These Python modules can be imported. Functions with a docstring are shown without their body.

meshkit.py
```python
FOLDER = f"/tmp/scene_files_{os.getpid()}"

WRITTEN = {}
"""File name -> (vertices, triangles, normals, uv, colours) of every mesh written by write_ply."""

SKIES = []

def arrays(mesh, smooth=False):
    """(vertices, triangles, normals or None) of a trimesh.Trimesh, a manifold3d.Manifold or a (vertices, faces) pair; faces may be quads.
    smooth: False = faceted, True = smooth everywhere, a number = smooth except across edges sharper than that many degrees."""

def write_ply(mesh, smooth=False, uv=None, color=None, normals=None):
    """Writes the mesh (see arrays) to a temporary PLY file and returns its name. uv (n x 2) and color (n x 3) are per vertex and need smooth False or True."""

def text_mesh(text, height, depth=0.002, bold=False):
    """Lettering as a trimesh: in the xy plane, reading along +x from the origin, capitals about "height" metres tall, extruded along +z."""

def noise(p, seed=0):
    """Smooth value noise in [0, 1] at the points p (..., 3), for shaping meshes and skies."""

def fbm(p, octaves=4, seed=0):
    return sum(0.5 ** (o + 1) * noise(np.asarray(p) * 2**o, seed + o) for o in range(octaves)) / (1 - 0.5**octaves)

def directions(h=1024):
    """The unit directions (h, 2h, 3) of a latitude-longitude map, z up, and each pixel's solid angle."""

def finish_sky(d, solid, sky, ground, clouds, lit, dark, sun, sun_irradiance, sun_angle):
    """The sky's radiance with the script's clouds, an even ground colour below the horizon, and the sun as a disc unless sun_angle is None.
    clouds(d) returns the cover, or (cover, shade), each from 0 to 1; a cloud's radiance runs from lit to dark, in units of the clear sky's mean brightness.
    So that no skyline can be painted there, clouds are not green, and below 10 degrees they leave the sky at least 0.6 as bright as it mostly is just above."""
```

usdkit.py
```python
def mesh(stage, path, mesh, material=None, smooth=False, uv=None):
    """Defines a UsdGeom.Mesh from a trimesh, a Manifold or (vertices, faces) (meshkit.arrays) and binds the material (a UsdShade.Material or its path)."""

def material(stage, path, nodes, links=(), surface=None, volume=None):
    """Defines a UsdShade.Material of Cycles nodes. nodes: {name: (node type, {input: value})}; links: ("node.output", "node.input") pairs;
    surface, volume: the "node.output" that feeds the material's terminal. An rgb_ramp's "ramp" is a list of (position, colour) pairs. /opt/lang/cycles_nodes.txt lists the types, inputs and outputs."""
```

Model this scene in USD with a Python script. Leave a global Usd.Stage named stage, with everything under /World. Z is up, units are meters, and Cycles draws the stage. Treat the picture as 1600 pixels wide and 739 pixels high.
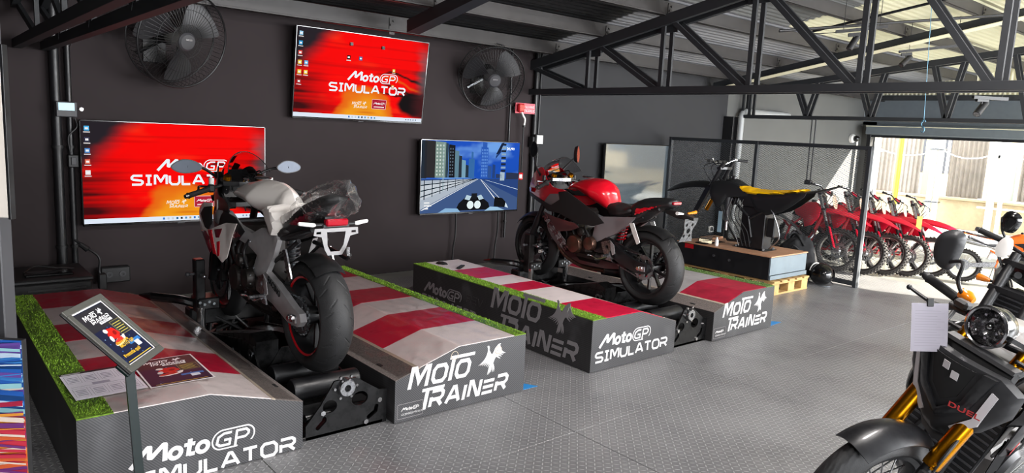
import math
import numpy as np
import trimesh
import manifold3d as m3
from scipy.spatial import Delaunay
from shapely.geometry import Polygon, LineString, MultiPolygon, Point, box as sbox
from shapely import affinity, union_all
import shapely
import usdkit, meshkit
from pxr import Usd, UsdGeom, UsdLux, UsdShade, Gf, Sdf, Vt

stage = Usd.Stage.CreateInMemory()
UsdGeom.SetStageUpAxis(stage, UsdGeom.Tokens.z)
UsdGeom.SetStageMetersPerUnit(stage, 1.0)
UsdGeom.Xform.Define(stage, '/World')
UsdGeom.Scope.Define(stage, '/World/Looks')
rng = np.random.default_rng(7)
PI = math.pi

# ------------------------------------------------------------------ camera
YAW, PITCH, ROLL, FPX, CAMH = 0.8652, 0.14693, 0.04785, 1124.2, 1.6
cy, sy, cp, sp = math.cos(YAW), math.sin(YAW), math.cos(PITCH), math.sin(PITCH)
fwd = np.array([cy * cp, sy * cp, -sp]); rgt0 = np.array([sy, -cy, 0]); up0 = np.cross(rgt0, fwd)
rgt = math.cos(ROLL) * rgt0 + math.sin(ROLL) * up0
upv = -math.sin(ROLL) * rgt0 + math.cos(ROLL) * up0
cam = UsdGeom.Camera.Define(stage, '/World/camera')
cam.CreateHorizontalApertureAttr(36.0)
cam.CreateVerticalApertureAttr(36.0 * 739 / 1600)
cam.CreateFocalLengthAttr(36.0 * FPX / 1600)
cam.CreateClippingRangeAttr(Gf.Vec2f(0.05, 500))
cam.AddTransformOp().Set(Gf.Matrix4d(*rgt, 0, *upv, 0, *(-fwd), 0, 0, 0, CAMH, 1))
cam.CreateExposureAttr(0.0)

# ------------------------------------------------------------------ light: sky, sun, added area lights for unseen windows and lamps
dome = UsdLux.DomeLight.Define(stage, '/World/sky')
dome.CreateIntensityAttr(4.6)
dome.CreateColorAttr(Gf.Vec3f(0.86, 0.93, 1.0))
sun = UsdLux.DistantLight.Define(stage, '/World/sun')
sun.CreateIntensityAttr(10.0)
sun.CreateNormalizeAttr(True)
sun.CreateAngleAttr(0.6)
sun.CreateColorAttr(Gf.Vec3f(1.0, 0.93, 0.80))
SUN = np.array([-1.15, 2.5, -1.0])


def aim(prim, pos, d):
    d = np.array(d, float) / np.linalg.norm(d)
    a = np.cross([0, 0, 1.0] if abs(d[2]) < .95 else [1.0, 0, 0], -d); a /= np.linalg.norm(a)
    b = np.cross(-d, a)
    UsdGeom.Xformable(prim).AddTransformOp().Set(Gf.Matrix4d(*a, 0, *b, 0, *(-d), 0, *pos, 1))


aim(sun, (0, 0, 5), SUN)


def area_light(name, pos, d, w, h, power, col=(0.95, 0.97, 1.0)):
    l = UsdLux.RectLight.Define(stage, '/World/' + name)
    l.CreateWidthAttr(w); l.CreateHeightAttr(h); l.CreateIntensityAttr(power)
    l.CreateColorAttr(Gf.Vec3f(*col))
    aim(l, pos, d)


area_light('unseen_shop_daylight', (5.6, -2.92, 1.55), (0, 1, -0.05), 4.6, 2.1, 22.0)
area_light('unseen_left_daylight', (0.4, -2.92, 1.5), (0, 1, 0), 2.2, 2.0, 15.0)
area_light('added_side_light', (9.4, -2.92, 1.5), (-.05, 1, -.05), 3.0, 2.0, 36.0)  # unseen light added to brighten the floor at right

FILL_LAMPS = [(.6, .9, 3.05), (3.2, .9, 3.05), (5.8, .9, 3.05)]  # unseen lamps added overhead as soft fill
for k, q in enumerate(FILL_LAMPS):
    area_light(f'fill_lamp_light_{k}', q, (0.05, .38, -.92), 1.2, .35, (52.0, 92.0, 100.0)[k], (1.0, .95, .92))

# ------------------------------------------------------------------ small tool kit
_used = {}


def numbered(par, name):
    k = _used.get((par, name), 0); _used[(par, name)] = k + 1
    return f'{par}/{name}' if k == 0 else f'{par}/{name}_{k:03d}'


def tag(path, label=None, cat=None, group=None, kind=None):
    p = stage.GetPrimAtPath(path)
    for k, v in (('label', label), ('category', cat), ('group', group), ('kind', kind)):
        if v: p.SetCustomDataByKey(k, v)
    return path


def obj(par, name, mesh, mt, smooth=35, label=None, kind=None, cat=None, group=None, col=None):
    path = numbered(par, name)
    if isinstance(mesh, trimesh.Trimesh) and smooth and col is None:
        mesh = mesh.copy(); mesh.merge_vertices(digits_vertex=5)
    m = usdkit.mesh(stage, path, mesh, mt, smooth=smooth if col is None else False)
    if col is not None:
        UsdGeom.PrimvarsAPI(m).CreatePrimvar('col', Sdf.ValueTypeNames.Color3fArray, 'vertex').Set(Vt.Vec3fArray.FromNumpy(np.asarray(col, np.float32)))
    return tag(path, label, cat, group, kind)


def M4(pos=(0, 0, 0), rz=0, rx=0, ry=0, s=1.0):
    T = trimesh.transformations
    m = T.translation_matrix(pos) @ T.rotation_matrix(rz, [0, 0, 1]) @ T.rotation_matrix(rx, [1, 0, 0]) @ T.rotation_matrix(ry, [0, 1, 0])
    if s != 1: m = m @ np.diag([s, s, s, 1])
    return m


def setm(path, M):
    UsdGeom.Xformable(stage.GetPrimAtPath(path)).AddTransformOp().Set(Gf.Matrix4d(*np.asarray(M).T.ravel().tolist()))


def thing(name, label=None, cat=None, group=None, M=None, kind=None, par='/World'):
    path = numbered(par, name)
    UsdGeom.Xform.Define(stage, path)
    if M is not None: setm(path, M)
    return tag(path, label, cat, group, kind)


def dup(src, M, label, group=None):
    was = stage.GetPrimAtPath(src).GetCustomData()
    base = src.split('/')[-1]
    if base[-4:-3] == '_' and base[-3:].isdigit(): base = base[:-4]
    path = numbered('/World', base)
    x = UsdGeom.Xform.Define(stage, path).GetPrim()
    x.GetReferences().AddInternalReference(src); x.SetInstanceable(True)
    UsdGeom.Xformable(x).ClearXformOpOrder()
    UsdGeom.Xformable(x).MakeMatrixXform().Set(Gf.Matrix4d(*np.asarray(M).T.ravel().tolist()))
    return tag(path, label, was.get('category'), group or was.get('group'))


def cat(ms):
    ms = [m for m in ms if m is not None]
    return trimesh.util.concatenate(ms) if len(ms) > 1 else ms[0]


def tm(v, f):
    return trimesh.Trimesh(np.asarray(v, float), np.asarray(f, int), process=False)


def TF(m, M):
    m = m.copy(); m.apply_transform(np.asarray(M)); return m


def mirx(m):
    v = np.array(m.vertices); v[:, 0] *= -1
    return tm(v, np.array(m.faces)[:, ::-1])


def hull(pts):
    return trimesh.convex.convex_hull(np.asarray(pts, float))


def box(x0, x1, y0, y1, z0, z1, b=0.004):
    x0, x1 = min(x0, x1), max(x0, x1); y0, y1 = min(y0, y1), max(y0, y1); z0, z1 = min(z0, z1), max(z0, z1)
    b = min(b, (x1 - x0) * .45, (y1 - y0) * .45, (z1 - z0) * .45)
    c = np.array([[(x0, x1)[i], (y0, y1)[j], (z0, z1)[k]] for i in (0, 1) for j in (0, 1) for k in (0, 1)])
    if b <= 0: return hull(c)
    mid = c.mean(0); s = np.sign(mid - c); P = []
    for k in range(3):
        q = c + s * b; q[:, k] = c[:, k]; P.append(q)
    return hull(np.vstack(P))


def cbox(c, s, b=0.004):
    return box(c[0] - s[0] / 2, c[0] + s[0] / 2, c[1] - s[1] / 2, c[1] + s[1] / 2, c[2] - s[2] / 2, c[2] + s[2] / 2, b)


def spline(pts, n=8):
    p = np.asarray(pts, float)
    if len(p) < 3: return p
    q = np.vstack([2 * p[0] - p[1], p, 2 * p[-1] - p[-2]]); out = []
    for i in range(1, len(q) - 2):
        for t in np.linspace(0, 1, n, endpoint=False):
            a, b, c, d = q[i - 1:i + 3]
            out.append(.5 * (2 * b + (c - a) * t + (2 * a - 5 * b + 4 * c - d) * t * t + (3 * b - a - 3 * c + d) * t ** 3))
    return np.vstack(out + [p[-1]])


def tube(pts, r, n=8, sq=None):
    """swept tube; r a number or one per point; sq=(a,b): rectangular section half sizes"""
    p = np.asarray(pts, float); k = len(p); r = np.broadcast_to(np.asarray(r, float), (k,))
    t = np.gradient(p, axis=0); t /= np.linalg.norm(t, axis=1, keepdims=True) + 1e-12
    a = np.cross(t[0], [0, 0, 1.0] if abs(t[0][2]) < .9 else [1.0, 0, 0]); a /= np.linalg.norm(a)
    A = [a]
    for i in range(1, k):
        a = A[-1] - t[i] * (A[-1] @ t[i]); A.append(a / (np.linalg.norm(a) + 1e-12))
    A = np.array(A); B = np.cross(t, A)
    ang = (np.arange(n) + .5) * 2 * PI / n
    ca, sa = np.cos(ang), np.sin(ang)
    if sq is not None:
        n = 4; ca, sa = np.array([1, -1, -1, 1]) * sq[0], np.array([1, 1, -1, -1]) * sq[1]; r = np.ones(k)
    v = (p[:, None] + r[:, None, None] * (ca[None, :, None] * A[:, None] + sa[None, :, None] * B[:, None])).reshape(-1, 3)
    i, j = np.meshgrid(np.arange(k - 1), np.arange(n), indexing='ij')
    q = np.stack([i * n + j, i * n + (j + 1) % n, (i + 1) * n + (j + 1) % n, (i + 1) * n + j], -1).reshape(-1, 4)
    f = np.vstack([q[:, [0, 1, 2]], q[:, [0, 2, 3]]])
    caps = [[0, m + 1, m] for m in range(1, n - 1)] + [[(k - 1) * n, (k - 1) * n + m, (k - 1) * n + m + 1] for m in range(1, n - 1)]
    return tm(v, np.vstack([f, caps]))


def rod(a, b, r, n=10):
    return tube([a, b], r, n)


def bar(a, b, w, h, up=(0, 0, 1)):
    """rectangular bar a to b; w across, h along 'up'"""
    a, b, up = np.array(a, float), np.array(b, float), np.array(up, float)
    t = b - a; t /= np.linalg.norm(t); s = np.cross(t, up); s /= np.linalg.norm(s); u = np.cross(s, t)
    return hull([q + i * s * w / 2 + j * u * h / 2 for q in (a, b) for i in (-1, 1) for j in (-1, 1)])


def lathe(prof, n=48, axis='x', closed=False):
    """prof: (radius, along) pairs round the axis"""
    pr = np.asarray(prof, float); k = len(pr); a = np.arange(n) * 2 * PI / n
    R, H = pr[:, 0], pr[:, 1]
    c, s = np.cos(a)[:, None] * R, np.sin(a)[:, None] * R; h = np.broadcast_to(H, c.shape)
    v = {'x': np.stack([h, c, s], -1), 'y': np.stack([s, h, c], -1), 'z': np.stack([c, s, h], -1)}[axis].reshape(-1, 3)
    kk = k if closed else k - 1
    i, j = np.meshgrid(np.arange(n), np.arange(kk), indexing='ij'); i2, j2 = (i + 1) % n, (j + 1) % k
    q = np.stack([i * k + j, i2 * k + j, i2 * k + j2, i * k + j2], -1).reshape(-1, 4)
    f = np.vstack([q[:, [0, 1, 2]], q[:, [0, 2, 3]]])
    m = tm(v, f)
    ar = np.linalg.norm(np.cross(v[f[:, 1]] - v[f[:, 0]], v[f[:, 2]] - v[f[:, 0]]), axis=1)
    m = tm(v, f[ar > 1e-12]); 
    if m.volume < 0: m.invert()
    return m


def ball(c, r, s=2, sc=(1, 1, 1)):
    m = trimesh.creation.icosphere(s, 1.0); m.apply_scale(np.array(sc) * r); m.apply_translation(c); return m


def hexbolt(c, d, r=.008, h=.006):
    c, d = np.array(c, float), np.array(d, float) / np.linalg.norm(d)
    return tube([c, c + d * h], r, 6)


def arc(cx, cy_, r, a0, a1, n=16):
    a = np.radians(np.linspace(a0, a1, n)); return [(cx + r * math.cos(t), cy_ + r * math.sin(t)) for t in a]


def geoms(g):
    return [p for p in getattr(g, 'geoms', [g]) if p.geom_type == 'Polygon' and p.area > 1e-9]


def prism(poly, t, M=None):
    g = poly if not isinstance(poly, (list, tuple)) else Polygon(poly)
    m = cat([trimesh.creation.extrude_polygon(p, t, engine='earcut') for p in geoms(g)])
    return m if M is None else TF(m, M)


# frames for flat work: x along the writing, y up, z out of the surface
def frame(o, xd, yd):
    xd, yd = np.array(xd, float), np.array(yd, float); xd /= np.linalg.norm(xd)
    yd = yd - xd * (xd @ yd); yd /= np.linalg.norm(yd); M = np.eye(4)
    M[:3, 0], M[:3, 1], M[:3, 2], M[:3, 3] = xd, yd, np.cross(xd, yd), o
    return M


YZX = np.array([[0, 0, 1, 0], [1, 0, 0, 0], [0, 1, 0, 0], [0, 0, 0, 1.0]])   # polygon (y,z) extruded along +x


def plate(pts, x0, x1, holes=()):
    """polygon in (y,z) between x0 and x1"""
    g = Polygon(pts)
    for h in holes: g = g.difference(h)
    m = TF(prism(g, x1 - x0), YZX); m.apply_translation((x0, 0, 0)); return m


def smooth_poly(pts, n=6):
    p = np.asarray(pts, float); k = len(p); out = []
    for i in range(k):
        a, b, c, d = p[(i - 1) % k], p[i], p[(i + 1) % k], p[(i + 2) % k]
        for t in np.linspace(0, 1, n, endpoint=False):
            out.append(.5 * (2 * b + (c - a) * t + (2 * a - 5 * b + 4 * c - d) * t * t + (3 * b - a - 3 * c + d) * t ** 3))
    return np.array(out)


def tri2d(poly, s):
    """triangles over a polygon with inner points; returns pts, faces, distance to the rim, rim loop"""
    if not isinstance(poly, Polygon): poly = Polygon(poly)
    poly = shapely.geometry.polygon.orient(poly.buffer(0) if not poly.is_valid else poly)
    L = poly.exterior.length; n = max(12, int(L / s))
    ex = np.array(poly.exterior.coords)[:-1]; rim = []
    for i in range(len(ex)):
        a, b = ex[i], ex[(i + 1) % len(ex)]; k = max(1, int(round(np.linalg.norm(b - a) / s)))
        rim += [a + (b - a) * j / k for j in range(k)]
    rim = np.array(rim)
    x0, y0, x1, y1 = poly.bounds
    gx, gy = np.meshgrid(np.arange(x0, x1, s), np.arange(y0, y1, s * .87)); gx[1::2] += s / 2
    g = np.stack([gx.ravel(), gy.ravel()], 1)
    pts = shapely.points(g); d = shapely.distance(poly.exterior, pts)
    g = g[shapely.contains(poly, pts) & (d > s * .55)]
    P = np.vstack([rim, g]); T = Delaunay(P).simplices
    c = P[T].mean(1); T = T[shapely.contains(poly, shapely.points(c))]
    e1, e2 = P[T[:, 1]] - P[T[:, 0]], P[T[:, 2]] - P[T[:, 0]]; ar = e1[:, 0] * e2[:, 1] - e1[:, 1] * e2[:, 0]; T = T[np.abs(ar) > 1e-9]; ar = ar[np.abs(ar) > 1e-9]
    T[ar < 0] = T[ar < 0][:, ::-1]
    D = shapely.distance(poly.exterior, shapely.points(P)); D[:len(rim)] = 0
    return P, T, D, len(rim)


def two_layers(P, T, nr, xa, xb):
    """closed solid between layers xb (outer, +x) and xa over (y,z) points"""
    n = len(P)
    v = np.vstack([np.stack([xb, P[:, 0], P[:, 1]], 1), np.stack([xa, P[:, 0], P[:, 1]], 1)])
    i = np.arange(nr); j = (i + 1) % nr
    f = np.vstack([T, T[:, ::-1] + n, np.stack([i, i + n, j], 1), np.stack([j, i + n, j + n], 1)])
    return tm(v, f)


def puff(pts, hw, e=.04, s=.02, sm=0, lo=.004):
    """symmetric pillow solid about x=0; hw: half width, a number or f(y,z)"""
    if sm: pts = smooth_poly(pts, sm)
    P, T, D, nr = tri2d(Polygon(pts), s)
    w = hw(P[:, 0], P[:, 1]) if callable(hw) else np.full(len(P), hw)
    g = np.sqrt(np.clip(1 - (1 - np.minimum(D / e, 1)) ** 2, 0, 1))
    h = lo + (w - lo) * g
    return two_layers(P, T, nr, -h, h)


def shell(pts, xf, t=.006, e=.03, s=.025, bulge=.0, sm=0):
    """side panel: outer face at x=xf(y,z) (+bulge in the middle), thickness t inwards"""
    if sm: pts = smooth_poly(pts, sm)
    P, T, D, nr = tri2d(Polygon(pts), s)
    x = xf(P[:, 0], P[:, 1]) if callable(xf) else np.full(len(P), float(xf))
    g = np.sqrt(np.clip(1 - (1 - np.minimum(D / e, 1)) ** 2, 0, 1))
    x = x + bulge * g
    return two_layers(P, T, nr, x - t, x)


def drape(pts, xf, off=.0015, s=.02, sm=0, t=.0015):
    """decal lying on a panel"""
    return shell(pts, (lambda y, z: xf(y, z) + off) if callable(xf) else xf + off, t=t, s=s, sm=sm)


def flat_art(items, M, lift=0.0004, base=0.0):
    """coloured flat print: items (shape, colour, layer); returns mesh, colours"""
    V, Fc, C, n = [], [], [], 0
    for g, c, k in items:
        for p in geoms(g):
            p = shapely.geometry.polygon.orient(p)
            v, f = trimesh.creation.triangulate_polygon(p, engine='earcut')
            V.append(np.c_[v, np.full(len(v), base + lift * k)]); Fc.append(np.asarray(f) + n); n += len(v)
            C.append(np.tile(lin(c), (len(v), 1)))
    v = np.vstack(V); f = np.vstack(Fc)
    e1, e2 = v[f[:, 1]] - v[f[:, 0]], v[f[:, 2]] - v[f[:, 0]]; a = e1[:, 0] * e2[:, 1] - e1[:, 1] * e2[:, 0]; f[a < 0] = f[a < 0][:, ::-1]
    used, inv = np.unique(f.ravel(), return_inverse=True); f = inv.reshape(-1, 3); v = np.c_[v[used], np.ones(len(used))] @ np.asarray(M).T
    return (v[:, :3], f), np.vstack(C)[used]


def lin(c):
    """sRGB hex or 0-255 triple to linear"""
    if isinstance(c, str): c = [int(c[i:i + 2], 16) for i in (0, 2, 4)]
    c = np.asarray(c, float) / 255
    return np.where(c <= .04045, c / 12.92, ((c + .055) / 1.055) ** 2.4)


def R(x0, y0, x1, y1): return sbox(min(x0, x1), min(y0, y1), max(x0, x1), max(y0, y1))
def PG(*p): return Polygon(p).buffer(0)


# ------------------------------------------------------------------ lettering drawn with strokes
GL = {
 'S': (1.1, [[(1.1, 1), (.18, 1), (0, .82), (0, .66), (.16, .54), (.94, .46), (1.1, .34), (1.1, .18), (.92, 0), (0, 0)]]),
 'I': (.62, [[(.31, 0), (.31, 1)], [(0, 1), (.62, 1)], [(0, 0), (.62, 0)]]),
 'M': (1.25, [[(0, 0), (0, 1), (.22, 1), (.62, .32), (1.03, 1), (1.25, 1), (1.25, 0)]]),
 'U': (1.05, [[(0, 1), (0, .25), (.22, 0), (.83, 0), (1.05, .25), (1.05, 1)]]),
 'L': (.85, [[(0, 1), (0, 0), (.85, 0)]]),
 'A': (1.2, [[(0, 0), (.5, 1), (.7, 1), (1.2, 0)], [(.25, .32), (.95, .32)]]),
 'T': (1.05, [[(0, 1), (1.05, 1)], [(.525, 1), (.525, 0)]]),
 'O': (1.15, [[(.22, 0), (.93, 0), (1.15, .24), (1.15, .76), (.93, 1), (.22, 1), (0, .76), (0, .24), (.22, 0), (.5, 0)]]),
 'R': (1.1, [[(0, 0), (0, .62)], [(0, 1), (.9, 1), (1.1, .84), (1.1, .6), (.9, .44), (.12, .44)], [(.62, .44), (1.1, 0)]]),
 'E': (.95, [[(0, 1), (.95, 1)], [(0, .5), (.9, .5)], [(0, 0), (.95, 0)]]),
 'N': (1.1, [[(0, 0), (0, 1), (.2, 1), (.9, 0), (1.1, 0), (1.1, 1)]]),
 'P': (1.0, [[(0, 0), (0, 1), (.8, 1), (1.0, .84), (1.0, .58), (.8, .42), (.1, .42)]]),
 'G': (1.0, [[(1.0, 1), (.2, 1), (0, .78), (0, .22), (.2, 0), (1.0, 0), (1.0, .5), (.5, .5)]]),
 'V': (1.1, [[(0, 1), (.5, 0), (.62, 0), (1.1, 1)]]), 'D': (1.05, [[(0, 0), (0, 1), (.8, 1), (1.05, .78), (1.05, .22), (.8, 0), (0, 0)]]),
 'C': (.95, [[(.95, 1), (.2, 1), (0, .78), (0, .22), (.2, 0), (.95, 0)]]),
}


def word(text, h, lw=.2, sx=1.0, shear=0.0, gap=.3, join='round'):
    x, G = 0, []
    for ch in text:
        if ch == ' ': x += .6 * sx; continue
        w, st = GL[ch]
        for s in st:
            G.append(LineString([(x + a * sx, b) for a, b in s]).buffer(lw / 2, cap_style='flat', join_style=join))
        x += w * sx + gap
    g = union_all(G)
    return affinity.affine_transform(g, [h, h * shear, 0, h, 0, 0])


def moto_gp(h):
    """the Moto + boxed GP wordmark, x from 0"""
    lw = .27
    M = LineString([(-.25, 0), (.5, 1.0), (.62, .98), (.66, .45), (.78, .42), (1.3, 1.0), (1.42, .98), (1.5, 0.05)]).buffer(lw / 2, cap_style='flat', join_style='round')
    def o(cx): return Point(cx, .36).buffer(.42).difference(Point(cx, .36).buffer(.17))
    t = union_all([R(2.62, .02, 2.88, 1.0), R(2.45, .58, 3.05, .8), LineString([(2.75, .2), (2.85, .1), (3.1, .1)]).buffer(.12, cap_style='flat')])
    G = union_all([M, o(2.02), t, o(3.5)])
    ring = LineString([(4.75, .5), (4.5, .5)])
    cap = affinity.scale(LineString([(4.6, .5), (5.9, .5)]).buffer(.62), 1, 1)
    outer = cap.difference(cap.buffer(-.09))
    g = LineString([(5.1, .85), (4.65, .85), (4.35, .68), (4.3, .3), (4.5, .14), (5.05, .14), (5.05, .45), (4.7, .45)]).buffer(.075, cap_style='flat', join_style='round')
    p = LineString([(5.4, -.1), (5.4, .86), (5.95, .86), (6.12, .7), (6.12, .55), (5.95, .4), (5.45, .4)]).buffer(.075, cap_style='flat', join_style='round')
    cut = R(5.55, -.3, 6.6, .12)
    outer = outer.difference(cut)
    G = union_all([G, outer, g, p])
    return affinity.affine_transform(G, [h, h * .14, 0, h, 0.2 * h, 0])


def eagle(h):
    """bird of prey with raised wings, each feather a separate blade"""
    def blade(a, b, w, bend):
        a, b = np.array(a), np.array(b); d = b - a; n = np.array([-d[1], d[0]]) / (np.hypot(*d) + 1e-9)
        t = np.linspace(0, 1, 9); mid = a + d * t[:, None] + n * (bend * np.sin(PI * t))[:, None]; ww = w * np.sin(PI * np.clip(t * .85 + .12, 0, 1)) ** .8
        return Polygon(np.vstack([mid + n * ww[:, None] / 2, (mid - n * ww[:, None] / 2)[::-1]])).buffer(0)
    P = []
    for i in range(6):                                                     # left wing
        q = i / 5; P.append(blade((.36 + .10 * q, .98 - .34 * q), (-.04 + .38 * q, .40 - .02 * q - .10 * q * q), .052, .13 - .10 * q))
    for i in range(5):                                                     # right wing
        q = i / 4; P.append(blade((.84 - .16 * q, 1.0 - .26 * q), (1.10 - .22 * q, .66 - .02 * q - .14 * q * q), .058, -.09 + .05 * q))
    P += [Polygon([(.30, 1.0), (.36, 1.03), (.40, .98), (.40, .86), (.50, .70), (.44, .58)]).buffer(0), Polygon([(.88, 1.03), (.78, 1.02), (.64, .90), (.54, .72), (.62, .62), (.76, .84)]).buffer(0)]
    P.append(Polygon([(.42, .60), (.52, .72), (.64, .70), (.68, .60), (.60, .44), (.56, .30), (.48, .22), (.42, .36)]))
    P.append(Polygon([(.60, .66), (.68, .74), (.76, .73), (.80, .64), (.78, .56), (.74, .60), (.70, .58), (.66, .56)]))
    for x0, x1 in ((.44, .34), (.46, .40), (.50, .46), (.55, .55), (.58, .62)): P.append(blade((x0, .36), (x1, .02 + .06 * (x0 > .49)), .05, .01))
    return affinity.affine_transform(union_all([p.buffer(0) for p in P]), [h, 0, 0, h, 0, 0])


def moto_trainer(w):
    """MOTO over TRAINER with the bird, total width w; origin lower left"""
    def run(parts, gap, sh):
        x, G = 0, []
        for ch, hh, sx, lw in parts:
            g = word(ch, hh, lw / hh, sx / hh * 1.0, 0, 0, 'mitre') if ch != 'E' else union_all([R(0, k * .5 * hh * .80, .74 * sx, k * .5 * hh * .80 + lw * .95) for k in range(3)])
            G.append(affinity.translate(g, x - g.bounds[0], -g.bounds[1])); x += g.bounds[2] - g.bounds[0] + gap
        return G, sh
    A, _ = run([('M', 1.0, .78, .21), ('O', .80, .66, .20), ('T', 1.02, .10, .22), ('O', .80, .66, .20)], .13, 0)
    xT = A[2].bounds[0]; A[2] = union_all([R(xT, 0, xT + .22, 1.12), R(xT - .14, 1.10, A[3].bounds[2] + .12, 1.27)])
    B, _ = run([('T', 1.0, .10, .22), ('R', .78, .62, .19), ('A', .78, .66, .19), ('I', .78, .01, .19), ('N', .78, .62, .19), ('E', .78, .95, .18), ('R', .78, .62, .19)], .12, 0)
    xT = B[0].bounds[0]; B[0] = union_all([R(xT, 0, xT + .22, 1.0), R(xT - .22, .92, B[1].bounds[2] - .10, 1.08)]); xI = B[3].bounds; B[3] = R(xI[0], 0, xI[0] + .2, .78)
    B = [B[0]] + [affinity.translate(q, -.0, 0) for q in B[1:]]
    for L in (A, B):                                                      # close the run up again after the swaps
        x = 0
        for k, q in enumerate(L):
            if k and L is B and k > 3: L[k] = affinity.translate(q, -(xI[2] - xI[0] - .2), 0)
    a = affinity.translate(union_all(A), 0, 1.22); b = affinity.translate(union_all(B), 1.15, 0)
    g = affinity.affine_transform(union_all([a, b]), [1, .22, 0, 1, 0, 0])
    ea = eagle(1.6); g = union_all([g, affinity.translate(ea, a.bounds[2] + .85, 1.02)])
    s = w / (g.bounds[2] - g.bounds[0])
    return affinity.scale(affinity.translate(g, -g.bounds[0], -g.bounds[1]), s, s, origin=(0, 0))


# ------------------------------------------------------------------ materials
def mat(name, col, r=.5, m=0.0, spec=.5, coat=0.0, var=0.0, vscale=12.0, bump=0.0, bscale=60.0, emit=0.0, rvar=0.0, **kw):
    c = lin(col)
    N = {'p': ('principled_bsdf', {'base_color': c, 'roughness': r, 'metallic': m, 'specular_ior_level': spec, 'coat_weight': coat, **kw})}
    L = []
    if var or bump or rvar: N['tc'] = ('texture_coordinate', {})
    if var or rvar:
        N['n'] = ('noise_texture', {'scale': vscale, 'detail': 5.0, 'roughness': .6}); L.append(('tc.object', 'n.vector'))
    if var:
        N['r'] = ('rgb_ramp', {'ramp': [(.3, c * (1 - var)), (.7, np.minimum(c * (1 + var), 1))]})
        L += [('n.fac', 'r.fac'), ('r.color', 'p.base_color')]
    if rvar:
        N['mr'] = ('map_range', {'from_min': .3, 'from_max': .7, 'to_min': max(r - rvar, .02), 'to_max': min(r + rvar, 1.0)}); L += [('n.fac', 'mr.value'), ('mr.result', 'p.roughness')]
    if bump:
        N['n2'] = ('noise_texture', {'scale': bscale, 'detail': 4.0}); N['b'] = ('bump', {'strength': bump, 'distance': .004})
        L += [('tc.object', 'n2.vector'), ('n2.fac', 'b.height'), ('b.normal', 'p.normal')]
    if emit: N['p'][1].update({'emission_color': c, 'emission_strength': emit})
    return usdkit.material(stage, '/World/Looks/' + name, N, L, surface='p.BSDF')


def print_mat(name, r=.4, emit=0.0, spec=.5):
    N = {'a': ('attribute', {'attribute': 'col'}), 'p': ('principled_bsdf', {'roughness': r, 'specular_ior_level': spec, 'emission_strength': emit})}
    L = [('a.color', 'p.emission_color')] if emit else [('a.color', 'p.base_color')]
    if emit: N['p'][1]['base_color'] = (0.003, 0.003, 0.003)
    return usdkit.material(stage, '/World/Looks/' + name, N, L, surface='p.BSDF')


PRINT = print_mat('printed_colour', .35)
SCREEN = print_mat('screen_picture', .6, 1.0, 0.0)
black_metal = mat('black_painted_steel', '161618', .42, 0.0, var=.15, rvar=.1)
black_gloss = mat('black_gloss', '0c0c0d', .16, 0.0, coat=.3)
black_plastic = mat('black_plastic', '1a1a1b', .5, var=.12, vscale=40)
black_matte = mat('black_matte', '121213', .75)
dark_grey = mat('dark_grey_plastic', '3a3a3d', .5)
rubber = mat('tyre_rubber', '1d1d1e', .62, var=.2, vscale=30, bump=.15, bscale=180)
chrome = mat('bright_metal', 'd0d0d2', .16, 1.0)
alu = mat('brushed_aluminium', 'a8a9ac', .32, 1.0, rvar=.1, vscale=60)
steel = mat('zinc_steel', '8f9498', .38, 1.0, var=.12, vscale=25)
white_paint = mat('white_paint', 'e6e2de', .3, coat=.3)
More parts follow.
